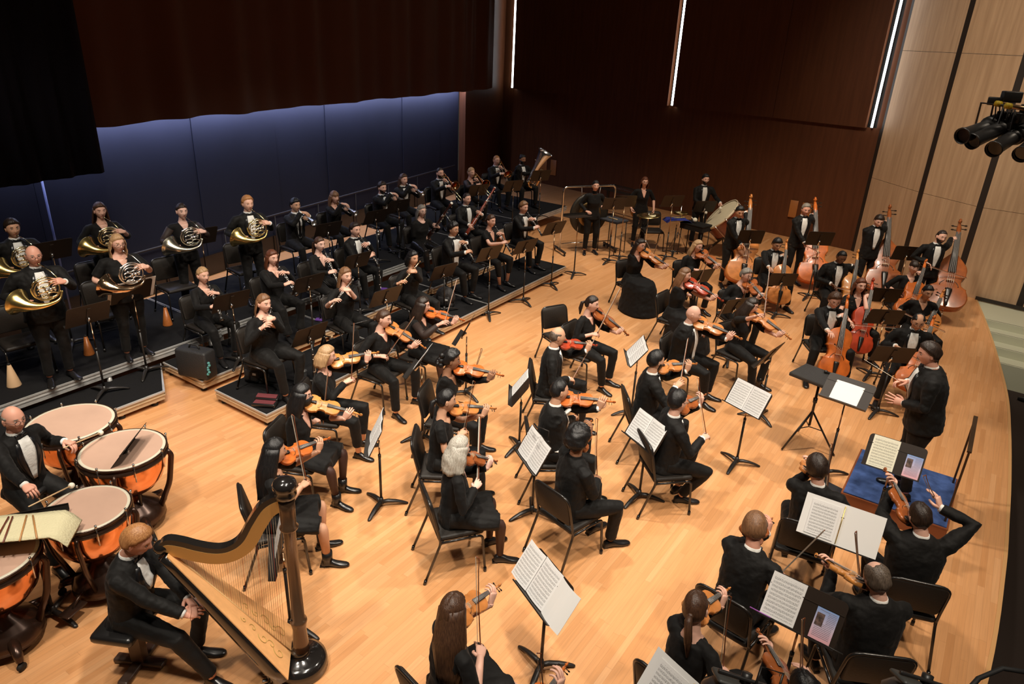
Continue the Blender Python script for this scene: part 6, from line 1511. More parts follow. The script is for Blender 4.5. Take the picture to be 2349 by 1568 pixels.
person(1598, 700, 0, 0, 'viola', 'm', style='bald', skin='fair', fat=1.2, who='bald violist', label='bald man in a tuxedo playing a large glossy viola', P=dict(scroll=(1711, 781), frog=(1619, 796), tip=(1662, 696), varnish='amber', vbot=.04, open=.065))
person(1474, 547, 0, -28, 'viola', 'f', s=.97, hair='dark', style='verylong', skin='fair', glasses=True, sleeve=.65, skirt='long', who='violist in the long black gown', label='woman with long dark hair and glasses in a floor-length black gown playing the viola', P=dict(scroll=(1550, 622), frog=(1488, 617), tip=(1516, 541), varnish='amber'))
person(1606, 550, 0, -35, 'viola', 'f', s=.96, hair='blonde', style='long+wavy', skin='fair', glasses=True, neckline='round', who='violist with wavy blonde hair', label='woman with wavy blonde hair and glasses playing a brown viola', P=dict(scroll=(1660, 618), frog=(1604, 622), tip=(1632, 563), varnish='brown'))
person(1577, 613, 0, -5, 'viola', 'f', s=.97, hair='lightbrown', style='long', skin='fair', sleeve=.35, neckline='round', skirt='long', who='violist with the red viola', label='woman with long straight blonde hair and short sleeves playing a shiny red viola', P=dict(scroll=(1658, 690), frog=(1587, 690), tip=(1622, 603), varnish='red'))
person(1719, 615, 0, -40, 'viola', 'f', s=.95, fat=1.15, hair='grey', style='short', skin='fair', glasses=True, who='violist with short grey hair', label='woman with short grey hair and glasses playing a dark brown viola', P=dict(scroll=(1758, 690), frog=(1703, 690), tip=(1723, 609), varnish='brown'))
person(1734, 683, 0, -18, 'viola', 'f', s=.97, hair='dark', style='longfront', skin='fair', sleeve=.6, head=(20, 18, -14), who='violist with dark hair over her face', label='woman with long dark hair falling forward playing an amber viola, bow arm raised', P=dict(scroll=(1825, 785), frog=(1748, 714), tip=(1767, 610), varnish='amber', boots=1))
# cellos
person(1788, 547, 0, -52, 'cello', 'm', hair='black', style='short', skin='tan', head=(0, 22, 0), who='cellist with blue socks', label='young black-haired man in a tuxedo playing an orange cello behind a music stand', P=dict(scroll=(1803, 556), bottom=(1783, 697), frog=(1768, 625), varnish='amber'))
person(1937, 577, 0, -55, 'cello', 'm', hair='black', style='crop', skin='dark', head=(0, 25, 0), fat=1.15, who='cellist with cropped black hair', label='dark-skinned man with cropped black hair in a tuxedo playing a honey-coloured cello', P=dict(scroll=(1966, 580), bottom=(1940, 722), frog=(1914, 658), varnish='honey'))
person(1921, 673, 0, -58, 'cello', 'm', hair='brown', style='messy', skin='fair', glasses=True, head=(-6, 20, 0), who='cellist at the front desk with brown hair', label='young man with tousled brown hair and glasses playing the foremost cello', P=dict(scroll=(1943, 685), bottom=(1906, 868), frog=(1913, 787), varnish='orange'))
person(1979, 637, 0, -55, 'cello', 'f', s=.96, hair='auburn', style='mid+wavy', skin='fair', sleeve=.32, neckline='deepv', head=(0, 4, 0), who='cellist with the red cello', label='auburn-haired woman in short sleeves playing a red cello behind the foremost cellist', P=dict(scroll=(2000, 646), bottom=(1962, 808), varnish='red', hem=.07))
person(2102, 597, 0, -62, 'cello', 'f', s=.95, hair='dark', style='bun+fringe+topbun', skin='fair', glasses=True, sleeve=.65, who='cellist with the topknot', label='woman with glasses, a fringe and a topknot playing a cello beneath the rightmost double bass', P=dict(scroll=(2121, 602), bottom=(2074, 728), frog=(2068, 683), varnish='orange'))
person(2135, 654, 0, -68, 'cello', 'f', s=.96, hair='black', style='lowbun', skin='tan', head=(10, 14, 0), who='cellist with the sleek black bun', label='woman with a sleek black bun and long sleeves playing a cello at the right edge', P=dict(scroll=(2161, 672), bottom=(2098, 800), frog=(2063, 712), varnish='amber'))
person(2113, 721, 0, -75, 'cello', 'm', hair='black', style='thin', skin='tan', glasses=True, head=(0, 20, 0), who='cellist beside the conductor', label='man with glasses in a tuxedo playing an orange cello just behind the conductor', P=dict(scroll=(2140, 733), bottom=(2083, 895), frog=(2062, 800), varnish='orange'))
# double basses
person(1701, 473, 0, -42, 'bass', 'm', s=.97, hair='black', style='short', skin='tan', pose='stand', head=(-10, 18, 0), who='leftmost bassist', label='young black-haired man in a tuxedo standing with the leftmost double bass', P=dict(scroll=(1721, 450), bottom=(1699, 648), frog=(1706, 568), varnish='amber'))
person(1853, 467, 0, -50, 'bass', 'm', s=.99, hair='grey', style='short+high', skin='ruddy', pose='stand', head=(-8, 14, 0), who='older bassist', label='older grey-haired man in a tuxedo playing an orange double bass', P=dict(scroll=(1869, 457), bottom=(1867, 649), frog=(1850, 564), varnish='orange'))
person(2022, 494, 0, -55, 'bass', 'm', s=.99, hair='dark', style='short', skin='fair', pose='stand', head=(-10, 26, 0), who='bassist by the pale wall', label='dark-haired man bent over a dark brown double bass by the pale wall', P=dict(scroll=(2040, 474), bottom=(2022, 668), frog=(1988, 606), varnish='brown'))
person(2167, 528, 0, -60, 'bass', 'm', s=.97, hair='dark', style='crop', skin='fair', beard=.006, pose='stand', head=(5, 10, -6), who='rightmost bassist', label='bearded man in a tuxedo playing the rightmost double bass', P=dict(scroll=(2201, 508), bottom=(2163, 708), frog=(2132, 610), varnish='brown'))
# first violins and conductor
person(1875, 1040, 0, 98, 'violin', 'm', hair='dark', style='short', skin='fair', who='violinist nearest the podium', label='dark-haired man in a tuxedo seen from behind, playing the violin left of the podium', P=dict(scroll=(1850, 1052), frog=(1896, 1139), tip=(1909, 1016), varnish='amber', pitch=-4))
person(1735, 1172, 0, 82, 'violin', 'm', hair='lightbrown', style='short', skin='ruddy', glasses=True, wear='tux', lean=14, head=(14, 22, -8), who='brown-haired violinist leaning forward', label='man with light brown hair and glasses leaning forward in a black suit, seen from behind', P=dict(scroll=(1769, 1190), frog=(1788, 1318), tip=(1893, 1214), varnish='brown'))
person(1598, 1352, 0, 75, 'violin', 'f', s=.98, hair='brown', style='pony+longtail', skin='fair', glasses=True, who='violinist with the brown ponytail', label='woman with a loose brown ponytail seen from behind, bow held upright in her lap', P=dict(scroll=(1672, 1350), frog=(1657, 1537), tip=(1676, 1365), varnish='amber'))
person(2111, 1150, 0, 108, 'violin', 'm', hair='dark', style='crop', skin='fair', fat=1.15, who='concertmaster', label='large man in a tailcoat beside the podium raising his bow arm high', P=dict(scroll=(2030, 1076), varnish='brown', frog=(2144, 1140), tip=(2122, 1089), poleR=(1, -.3, -.1)))
person(2010, 1288, 0, 118, 'violin', 'm', hair='greybrown', style='thin', skin='fair', fat=1.1, who='greying violinist', label='man with thinning grey-brown hair in a tuxedo seen from behind playing a honey violin', P=dict(scroll=(1872, 1273), frog=(1974, 1333), tip=(1964, 1217), varnish='honey'))
person(1842, 1538, 0, 122, 'violin', 'f', s=.97, hair='black', style='lowbun+part', skin='fair', who='black-haired violinist at the bottom edge', label='black-haired person with a centre parting at the bottom edge holding up a brown violin', P=dict(scroll=(1738, 1446), frog=(1840, 1536), tip=(1845, 1416), varnish='brown'))
WC, TC_, AC, HXc = person(2131, 783, .2, 192, 'rest', 'm', s=1.02, hair='dark', style='short', skin='ruddy', pose='stand', fat=1.28, lean=7, head=(8, 14, 0), who='conductor', label='conductor in a black tailcoat on the blue podium with both arms raised',
    P=dict(Rpx=(2062, 876, 1.27), Lpx=(2055, 918, 1.10), R=((.16, .58, 1.27), (-.1, 1, .05), (.3, .1, 1), 'grip'), L=((-.20, .60, 1.10), (.15, 1, .12), (-.9, .1, .35), 'open')))
mb = MB(); a = TC_['R'][0] + TC_['R'][1] * .07 - TC_['R'][2] * .012; o, d = ray_in(WC, 1984, 825); q = o + d * ((a - o).dot(d)); dd = (q - a).normalized()
mb.tube([a - dd * .03, a + dd * .40], [.003, .0014], 6); mb.ball(a - dd * .03, (.008, .008, .008), n=8, m=6)
ob = mb.build('baton', mat('white_stick', (0.82, 0.76, 0.62), 0.4)); ob.matrix_world = WC; tag(ob, 'thin white baton in the right hand of the conductor', 'baton')
# percussion
person(1368, 413, 0, -48, 'rest', 'f', s=.97, hair='black', style='lowbun+part', skin='fair', pose='stand', neckline='collar', who='standing percussionist', label='black-haired woman in a black shirt standing in front of the large gong', P=dict(R=((.16, .26, 1.02), (-.4, .9, .1), (.2, .2, 1), 'soft'), L=((-.16, .30, 1.16), (.2, .9, .3), (-.5, .1, .8), 'grip')))
person(1481, 405, 0, -50, 'rest', 'f', s=.95, hair='auburn', style='mid', skin='fair', glasses=True, pose='stand', sleeve=.55, neckline='deepv', who='auburn-haired percussionist', label='auburn-haired woman in a V-neck black top standing behind the suspended cymbal', P=dict(R=((.24, .16, .86), (-.1, .5, -.9), (1, 0, 0), 'grip'), L=((-.25, .16, .84), (.1, .5, -.9), (-1, 0, 0), 'grip')))
WB_, TB_, AB, _ = person(1621, 399, 0, -48, 'rest', 'm', hair='black', style='short', skin='fair', beard=.007, pose='stand', who='bass drum player', label='bearded man in a tuxedo striking the big bass drum', P=dict(R=((.10, .38, .98), (.1, .8, -.5), (.5, .2, .8), 'grip'), L=((-.34, .40, 1.08), (-.1, .8, -.4), (-.4, .2, .8), 'grip'), lean=4))
# timpanist and harpist
WT_, TT_, AT_, _ = person(25, 931, 0, 18, 'rest', 'm', s=.99, hair='grey', style='ring', skin='ruddy', glasses=True, chair=False, hip=.74, who='timpanist', head=(-6, 6, 0), label='bald older man with glasses in a tuxedo playing the copper timpani', feet=((.22, .42), (-.2, .40)),
    P=dict(Rpx=(90, 1152, 1.0), Lpx=(165, 1021, 1.02), R=((.14, .42, 1.01), (.25, .9, -.15), (.2, .1, 1), 'grip'), L=((-.20, .48, 1.12), (-.1, 1, -.1), (-.2, .1, 1), 'grip')))
WH_, _, _, _ = person(326, 1208, 0, 28, 'rest', 'm', hair='redblond', style='short', skin='ruddy', lean=7, head=(8, 24, 0), chair=False, who='harpist', label='red-blond man in a tuxedo seated behind the harp with folded hands', feet=((.10, .62), (-.14, .36)),
    P=dict(Rpx=(452, 1408, .70), Lpx=(448, 1404, .71), R=((.01, .40, .72), (-.55, .75, -.2), (.6, .3, .8), 'soft'), L=((-.03, .41, .70), (.55, .75, -.2), (-.6, .3, .8), 'soft'), vbot=.26, open=.045, cr=0))
# ------------------------------------------------------------------ music stands
def project(P):
    v = Vector(P) - Vector((0, 0, CAMZ)); zc = v.dot(fwd); return CX + FPX * v.dot(right) / zc, CY + FPX * v.dot(down) / zc
def SP(base, desk, ang, label, z0=0.0, sheet=None, slabel=None, h=1.05, tilt=28, leg=0, dx=0.0):
    """stand whose foot is seen at pixel base and whose desk centre at pixel desk"""
    if base is not None:
        b = G(base[0], base[1], z0); lo, hi = .55, 1.6
        for _ in range(24):
            m = (lo + hi) / 2
            if project((b.x, b.y, z0 + m))[1] > desk[1]: lo = m
            else: hi = m
        h = max(.72, min(1.35, (lo + hi) / 2))
    else: b = G(desk[0], desk[1], z0 + h)
    r, D = stand_at(b.x, b.y, ang, z0, h, label, tilt=tilt, leg=leg)
    if sheet: sheet_on(D, sheet, slabel or ('open sheet music on the ' + label.replace('black music stand', 'stand')), dx=dx)
    return r, D
S_ = 'black music stand '
SP((338, 855), (297, 670), 178, S_ + 'with a large white folder, in front of the blonde horn player', .2, 'folder', 'white folder seen from behind on the stand before the blonde horn player', leg=20)
SP((242, 902), (207, 722), 178, S_ + 'on the low riser in front of the bald horn player', .2, leg=10)
SP((168, 792), (118, 572), 178, S_ + 'standing between the two front horn players', .4, leg=30)
SP(None, (462, 543), 172, S_ + 'in front of the horn player in sheer sleeves', .4, h=1.12)
SP(None, (532, 692), 172, S_ + 'in front of the blonde clarinettist', .2, h=.92, leg=15)
SP(None, (754, 528), 172, S_ + 'in front of the trumpeter with the fringe', .4, h=.98)
SP((867, 604), (862, 498), 172, S_ + 'left of the two before the bearded trumpeter', .4)
SP(None, (915, 474), 172, S_ + 'in front of the long-haired trumpeter', .4, h=.98)
SP(None, (710, 651), 175, S_ + 'in front of the clarinettist with long auburn hair', .2, h=.92)
SP(None, (821, 599), 175, S_ + 'in front of the clarinettist in the V-neck top', .2, h=.92)
SP((722, 882), (706, 783), 178, S_ + 'in front of the piccolo player, low and tilted', .2, leg=40)
SP(None, (887, 681), 172, S_ + 'in front of the flutist with very long hair', .2, h=.90, leg=10)
SP((1019, 716), (1016, 637), 170, S_ + 'in front of the flutist with the black bob', .2, leg=20)
SP((1120, 725), (1122, 582), 168, S_ + 'on the floor in front of the black-haired oboist', 0, leg=25)
SP((1200, 694), (1206, 566), 166, S_ + 'on the floor in front of the oboist in high heels', 0, leg=50)
SP((1264, 657), (1270, 524), 164, S_ + 'on the floor in front of the young oboist', 0, leg=45)
SP(None, (1178, 427), 158, S_ + 'in front of the trombonist with glasses', .4, h=.95)
SP(None, (1098, 437), 160, S_ + 'in front of the blonde trombonist', .4, h=.90)
SP(None, (1241, 403), 150, S_ + 'in front of the tuba player', .4, h=1.05)
SP((1396, 602), (1402, 468), 135, S_ + 'right beside the standing percussionist', 0, leg=15)
SP((1420, 594), (1432, 462), 135, S_ + 'just behind the one beside the standing percussionist', 0, leg=40)
SP((1316, 632), (1322, 497), 150, S_ + 'with its desk laid flat, left of the standing percussionist', 0, tilt=84)
SP((1543, 583), (1546, 505), 150, S_ + 'laid flat under a blue cloth in the percussion section', 0, tilt=80)
SP((1526, 594), (1530, 462), 140, S_ + 'tall, behind the blue cloth in the percussion section', 0)
SP(None, (1618, 474), 135, S_ + 'in front of the bass drum player', 0, h=1.15)
SP(None, (1723, 544), 128, S_ + 'in front of the leftmost bassist', 0, h=1.12, tilt=22)
SP((1852, 683), (1883, 548), 125, S_ + 'in front of the older bassist', 0, tilt=22)
SP(None, (2082, 582), 118, S_ + 'between the two rightmost bassists', 0, h=1.12, tilt=22)
SP((1778, 727), (1784, 650), 128, S_ + 'in front of the cellist with blue socks', 0)
SP(None, (1690, 702), 150, S_ + 'in front of the violist with short grey hair', 0, h=.93)
SP(None, (1607, 635), 150, S_ + 'between the blonde violist and the red viola', 0, h=.92)
SP((1740, 957), (1758, 815), 172, S_ + 'in front of the violist with dark hair over her face', 0, leg=30)
SP((1999, 795), (2036, 678), 122, S_ + 'in front of the cellist with cropped black hair', 0)
SP((1994, 862), (2032, 728), 122, S_ + 'in front of the cellist with the red cello', 0)
SP((2011, 948), (2050, 815), 118, S_ + 'between the foremost cellist and the conductor', 0, leg=20)
SP(None, (1071, 756), 205, S_ + 'in front of the violinist in sheer sleeves', 0, h=.98, leg=20)
SP((969, 1006), (967, 828), 205, S_ + 'in front of the violinist with the tied-back brown hair', 0, 'one', 'white sheet music edge-on before the violinist with tied-back hair', leg=35, tilt=34)
SP((875, 1160), (862, 990), 222, S_ + 'in front of the masked violinist', 0, 'open', 'open sheet music on the stand before the masked violinist', leg=65, tilt=25)
SP((1190, 1028), (1195, 888), 214, S_ + 'in front of the curly-haired violinist', 0, 'one', 'sheet music edge-on on the stand before the curly-haired violinist', leg=55, tilt=35)
SP((1220, 1178), (1221, 1030), 236, S_ + 'beside the white-haired violinist, with a clip lamp', 0, 'open', 'open sheet music on the stand beside the white-haired violinist', leg=10, tilt=28)
SP((1465, 1142), (1477, 987), 242, S_ + 'behind the violinist with glasses and crossed feet', 0, 'open', 'open sheet music behind the violinist with glasses and crossed feet', leg=20, tilt=30)
SP((1688, 1065), (1700, 912), 248, S_ + 'in the middle of the empty floor left of the black tray table', 0, 'open', 'open sheet music on the stand left of the black tray table', leg=0, tilt=30)
SP((1447, 950), (1458, 805), 212, S_ + 'right of the balding violinist with the reddish violin', 0, 'open', 'sheet music nearly edge-on right of the balding violinist', leg=15, tilt=38)
SP((1240, 1535), (1250, 1340), 243, S_ + 'tall and nearest the camera, with three pages', 0, 'triple', 'three white pages on the tall stand at the bottom middle', leg=40, tilt=33)
SP((668, 1442), (626, 1243), 232, S_ + 'behind the harp strings', 0, 'one', 'sheet music on the stand behind the harp strings', leg=0, tilt=14)
SP((335, 1210), (266, 1025), 219, S_ + 'narrow and angled over the middle timpani drum', 0, None, leg=10, tilt=38)
SP((1895, 1090), (1922, 897), 262, S_ + 'with a blank white page, in front of the tray table', 0, 'blank', 'blank white page on the stand beside the tray table', leg=0, tilt=45)
SP(None, (2052, 1046), 270, S_ + 'in front of the podium with a cream page and a programme', 0, 'cream', 'cream sheet music on the stand in front of the podium', tilt=30, h=1.0)
SP(None, (1928, 1205), 272, S_ + 'with a wide open white folder among the first violins', 0, 'folder', 'wide open white folder with music among the first violins', tilt=32, h=1.08)
SP(None, (1845, 1393), 266, S_ + 'between the two front rows at the bottom right', 0, 'one', 'white page of sheet music on the stand at the bottom right', tilt=32, dx=.02, h=1.05)
SP(None, (1568, 1622), 250, S_ + 'cut by the bottom edge below the ponytailed violinist', 0, 'folder', 'white page on the stand at the bottom edge below the ponytail', h=1.1, tilt=34)
# printed programmes on two of the desks
PROG = bpy.data.materials.new('programme_print'); PROG.use_nodes = True; nt = PROG.node_tree; b_ = nt.nodes['Principled BSDF']; tc = nt.nodes.new('ShaderNodeTexCoord'); sp = nt.nodes.new('ShaderNodeSeparateXYZ'); rp = nt.nodes.new('ShaderNodeValToRGB')
nt.links.new(tc.outputs['Object'], sp.inputs[0]); mr = nt.nodes.new('ShaderNodeMapRange'); mr.inputs[1].default_value = -.11; mr.inputs[2].default_value = .11; nt.links.new(sp.outputs[2], mr.inputs[0]); nt.links.new(mr.outputs[0], rp.inputs[0]); nt.links.new(rp.outputs[0], b_.inputs['Base Color'])
rp.color_ramp.elements[0].color = (0.75, 0.38, 0.42, 1); rp.color_ramp.elements[1].color = (0.22, 0.36, 0.68, 1); e_ = rp.color_ramp.elements.new(.45); e_.color = (0.62, 0.52, 0.66, 1); b_.inputs['Roughness'].default_value = .7
def programme(pt, ang, tilt, label):
    r = empty('programme'); mw = Matrix.Translation(pt) @ Matrix.Rotation(rad(ang - 90), 4, 'Z') @ Matrix.Rotation(rad(tilt), 4, 'X')
    mb = MB(); mb.box((0, 0, 0), (.14, .003, .215)); mb.build('sheet', PROG, r)
    PH = mat('photo_print', (0.10, 0.06, 0.05), .6, noise=(40, .8)); mb = MB(); mb.box((.035, .002, .03), (.05, .002, .085)); mb.build('portrait_photo', PH, r)
    TX = mat('grey_print', (0.32, 0.28, 0.36), .7); mb = MB(); [mb.box((-.005 if k < 9 else -.0, .0022, .095 - .011 * k), (.07 if k > 0 and k < 8 else .11, .001, .0028)) for k in range(17) if not (1 <= k <= 7)]; [mb.box((-.035, .0022, .095 - .011 * k), (.055, .001, .0028)) for k in range(1, 8)]; mb.build('text_lines', TX, r)
    r.matrix_world = mw; tag(r, label, 'programme', 'printed programmes on the stands')
def on_stand(px, py, z, ang, tilt, label): programme(G(px, py, z), ang, tilt, label)
D_ = {}
for o in [o for o in bpy.data.objects if o.get('category') == 'music stand']:
    D_[o['label']] = o
def desk_mx(key):
    for l, o in D_.items():
        if key in l:
            d = [c for c in kids_of_fast(o) if c.name.startswith('desk')][0]
            return o.matrix_world.copy() if False else (Matrix.Translation(o.location) @ o.rotation_euler.to_matrix().to_4x4() @ d.matrix_local if o.rotation_mode != 'QUATERNION' else o.matrix_world @ d.matrix_local)
bpy.context.view_layer.update()
for key, dx, lb in (('cream page', -.17, 'pink and blue printed programme on the stand in front of the podium'), ('between the two front rows', -.15, 'pink and blue programme with a portrait at the bottom right')):
    for l, o in D_.items():
        if key in l:
            d = [c for c in kids_of_fast(o) if c.name.startswith('desk')][0]; mw = o.matrix_world @ d.matrix_local
            programme((0, 0, 0), 90, 0, lb); q = [x for x in bpy.data.objects if x.get('label') == lb][0]; q.matrix_world = mw @ Matrix.Translation((dx, .008, -.04))
for key, dx, lb, c in (('between the two front rows', -.235, 'black pen with a white tip lying on the stand lip', (.02, .02, .02)), ('between the two front rows', .25, 'purple pencil on the stand lip at the bottom right', (.35, .10, .45))):
    for l, o in D_.items():
        if key in l:
            d = [x for x in kids_of_fast(o) if x.name.startswith('desk')][0]; mb = MB(); mb.tube([(-.08, .035, -.148), (.07, .035, -.146)], .0042, 6); q = mb.build('pencil', mat('pencil_%d' % int(c[0] * 100), c, .4)); q.matrix_world = o.matrix_world @ d.matrix_local @ Matrix.Translation((dx, 0, 0)); tag(q, lb, 'pencil')
# ------------------------------------------------------------------ empty chairs
def CHPX(px, py, z, ang, label): p = G(px, py, z + .84); f_ = Vector((math.cos(rad(ang)), math.sin(rad(ang)), 0)); c = p + f_ * .28; chair_at(c.x, c.y, ang, z, label, 'empty orchestra chairs')
chair_at(-4.84, 8.58, -26, 0, 'empty black chair on the open floor left of the violist with the ponytail', 'empty orchestra chairs')
CHPX(378, 590, .4, -6, 'empty black chair behind the horn player in sheer sleeves, on the high riser')
CHPX(540, 556, .4, -8, 'empty black chair left of the standing red-blond horn player')
CHPX(222, 643, .4, -6, 'empty black chair behind the blonde horn player with glasses')
CHPX(14, 700, .4, -6, 'empty black chair at the far left behind the bald horn player')
CHPX(205, 600, .4, -6, 'empty black chair just below the horn player with very long hair')
p = G(1492, 570, 0); chair_at(p.x, p.y, -52, 0, 'empty black chair in front of the auburn-haired percussionist', 'empty orchestra chairs')
# ------------------------------------------------------------------ harp
HB = mat('harp_black', (0.012, 0.010, 0.009), 0.16, spec=0.6, coat=0.6); HG_ = mat('harp_gold_plate', (0.55, 0.33, 0.11), 0.4, metal=0.5); HW = mat('harp_spruce', (0.86, 0.46, 0.19), 0.35, noise=(1.0, .06, (30, 30, 2)), coat=.2); HBR = mat('harp_column_brown', (0.10, 0.055, 0.03), 0.25, metal=.4, coat=.4)
r = empty('harp', (-3.50, 2.50, 0), rad(-133)); tag(r, 'large black and spruce concert harp with gold plate at the lower left', 'harp')
mb = MB(); mb.lathe([(0, 0), (.20, 0), (.205, .02), (.20, .04), (.205, .055), (.195, .10), (.15, .125), (.075, .13), (.062, .15), (.07, .17), (.05, .20), (0, .20)], 36, 0, Matrix.Translation((.015, 0, 0))); mb.build('base', HB, r)
mb = MB(); n = 40; prof = [(.062, .19), (.058, .26), (.050, .40), (.060, .46), (.064, .475), (.060, .49), (.046, .50), (.043, 1.0), (.044, 1.32), (.062, 1.335), (.066, 1.35), (.052, 1.37), (.055, 1.5), (.060, 1.60)]
rings = [[Vector((rr * (1 - (.05 if (k % 2 and .5 < z_ < 1.33) else 0)) * math.cos(2 * PI * k / n), rr * (1 - (.05 if (k % 2 and .5 < z_ < 1.33) else 0)) * math.sin(2 * PI * k / n), z_)) for k in range(n)] for rr, z_ in prof]; mb.loft(rings); mb.build('column', HBR, r)
mb = MB(); mb.lathe([(.060, 1.60), (.074, 1.61), (.078, 1.64), (.070, 1.66), (.082, 1.68), (.084, 1.71), (.072, 1.735), (.04, 1.752), (0, 1.755)], 32); mb.build('crown', HB, r)
A = Vector((.085, 0, .17)); B = Vector((.80, 0, 1.24)); t_ = (B - A).normalized(); nn = Vector((-t_.z, 0, t_.x)); Yh = Vector((0, 1, 0)); Lb = (B - A).length
mb = MB(); rings = []
for k in range(13):
    q = k / 12; c = A + t_ * (Lb * q); w_ = lerp(.265, .065, q ** .9); dp = lerp(.20, .085, q); rg = []
    for j in range(15): a = PI * j / 14; rg.append(c - nn * .006 + Yh * (math.cos(a) * w_) - nn * (math.sin(a) ** .8 * dp))
    rings.append(rg)
mb.loft(rings); mb.build('sound_box', HB, r)
mb = MB(); rings = [[A + t_ * (Lb * q) + Yh * (s_ * lerp(.26, .062, q ** .9)) + nn * h_ for s_, h_ in ((-1, -.004), (1, -.004), (1, .004), (0, .007), (-1, .004))] for q in [k / 12 for k in range(13)]]; mb.loft(rings, smooth=False); mb.build('soundboard', HW, r)
mb = MB(); mb.tube([A + nn * .008, B + nn * .008], .008, 6, flat=.5); mb.build('string_rib', mat('pale_rib', (.72, .45, .2), .4), r)
mb = MB()     # gilt vine scrolls on the board
for sd in (-1, 1):
    for (q0, s0, sc, tn) in ((.10, .55, .05, 1), (.17, .50, .035, -1), (.24, .55, .045, 1), (.33, .5, .03, -1), (.41, .48, .025, 1)):
        pts = []
        for k in range(16):
            a = k * .42; rr = sc * (1 - k / 18); w_ = lerp(.20, .052, q0 ** .9); pts.append(A + t_ * (Lb * q0 + math.cos(a) * rr * 1.3) + Yh * (sd * (w_ * s0 + tn * math.sin(a) * rr)) + nn * .0085)
        mb.tube(pts, [.0016] * 16, 4)
mb.build('gilt_scrolls', mat('gilt', (.42, .34, .08), .45), r)
NC = smooth_line([(-.02, 1.60), (.06, 1.585), (.15, 1.53), (.23, 1.41), (.31, 1.27), (.40, 1.205), (.50, 1.195), (.62, 1.235), (.72, 1.285), (.80, 1.31), (.85, 1.29)], 5)
def band(o0, o1, y0, y1, m, name):
    mb = MB(); rings = []
    for i, p in enumerate(NC):
        a = NC[max(0, i - 1)]; b2 = NC[min(len(NC) - 1, i + 1)]; t2 = (b2 - a).normalized(); n2 = Vector((-t2.y, t2.x)); k0 = min(1, .35 + min(i, len(NC) - 1 - i) * .12)
        lo = p + n2 * (o0 * k0); hi = p + n2 * (o1 * k0); rings.append([Vector((lo.x, y0, lo.y)), Vector((lo.x, y1, lo.y)), Vector((hi.x, y1, hi.y)), Vector((hi.x, y0, hi.y))])
    mb.loft(rings, smooth=False); mb.build(name, m, r)
band(.0, .045, -.040, .028, HB, 'neck'); band(-.085, .004, -.012, .030, HG_, 'string_plate')
mb = MB(); mb.ball((.845, -.005, 1.275), (.055, .05, .055), n=16, m=12); mb.build('shoulder', HB, r)
SR_ = mat('red_string', (.45, .06, .03), .5); SW_ = mat('gut_string', (.66, .5, .34), .5); SK_ = mat('dark_string', (.05, .04, .035), .5)
def ncz(x):
    best = min(NC, key=lambda p: abs(p.x - x)); return best.y
for k in range(46):
    q = k / 45; s_ = lerp(.055, .97, q); p0 = A + t_ * (Lb * s_) + nn * .012; xt = lerp(.085, .80, q ** 1.0) ; p1 = Vector((xt, -.018, ncz(xt) - .02)); p0.y = -.0
    m_ = MB(); m_.tube([p0, p1], lerp(.0013, .0007, q), 4); m_.build('string', SR_ if k % 7 == 2 else SK_ if k % 7 == 5 else SW_, r)
    if k % 2 == 0: m2 = MB(); m2.tube([Vector((xt, -.014, ncz(xt) + .02)), Vector((xt, -.05, ncz(xt) + .02))], .0032, 6); m2.build('tuning_pin', SILVER, r)
mb = MB(); mb.tube([(.05, .02, .49), (.02, -.09, .50)], .014, 8); mb.box((-.005, -.10, .50), (.05, .03, .02), bev=.008); mb.build('column_bracket', HB, r)
for k in range(7):
    a = rad(150 + 10 * k); m_ = MB(); m_.tube([(.10 + .1 * math.cos(rad(20 * k - 60)), .13 * math.sin(rad(20 * k - 60)), .06), (.26 + .02 * math.cos(rad(20 * k - 60)), .20 * math.sin(rad(20 * k - 60)), .05)], .007, 6); m_.box((.27, .20 * math.sin(rad(20 * k - 60)), .05), (.04, .022, .012), bev=.004); m_.build('pedal', HB, r)
# harpist's bench
pb = WH_ @ Vector((0, -.03, 0)); r = empty('piano_bench', (pb.x, pb.y, 0), rad(28 - 90)); tag(r, 'small black padded adjustable bench under the harpist', 'bench')
mb = MB(); mb.box((0, 0, .47), (.50, .32, .075), bev=.025); mb.build('padded_seat', LEATHER, r)
mb = MB(); mb.box((0, 0, .42), (.34, .22, .03)); mb.box((0, 0, .24), (.07, .10, .38)); mb.box((0, 0, .03), (.46, .08, .04), bev=.01); mb.box((0, 0, .03), (.08, .40, .04), bev=.01); mb.build('pedestal', mat('bench_brown', (.06, .035, .025), .35), r)
mb = MB(); mb.tube([(.1, -.06, .415), (.1, -.20, .405)], .006, 6); mb.build('height_lever', CHROME, r)
# timpanist's stool, tray with towel and mallets
pt_ = WT_ @ Vector((0, 0, 0)); r = empty('drum_stool', (pt_.x, pt_.y, 0)); tag(r, 'round black stool beneath the timpanist', 'stool')
mb = MB(); mb.lathe([(0, .70), (.16, .70), (.175, .685), (.175, .655), (.16, .64), (0, .64)], 24); mb.build('seat', LEATHER, r)
mb = MB(); mb.tube([(0, 0, .64), (0, 0, .12)], .02, 10); mb.build('post', CHROME, r)
for k in range(3):
    a = rad(120 * k); mb = MB(); mb.tube([(0, 0, .30), (.24 * math.cos(a), .24 * math.sin(a), .01)], .012, 8); mb.build('leg', CHROME, r)
_, DT = SP((125, 1412), (62, 1208), 150, S_ + 'flat under a cream towel at the far left', 0, tilt=82, leg=-20)
TOW = mat('cream_towel', (0.66, 0.60, 0.38), 0.9, bump=(60, .4)); 
_c = G(60, 1208, 1.02); tr = Matrix.Translation(_c) @ Matrix.Rotation(rad(47), 4, 'Z')
mb = MB(); rings = []
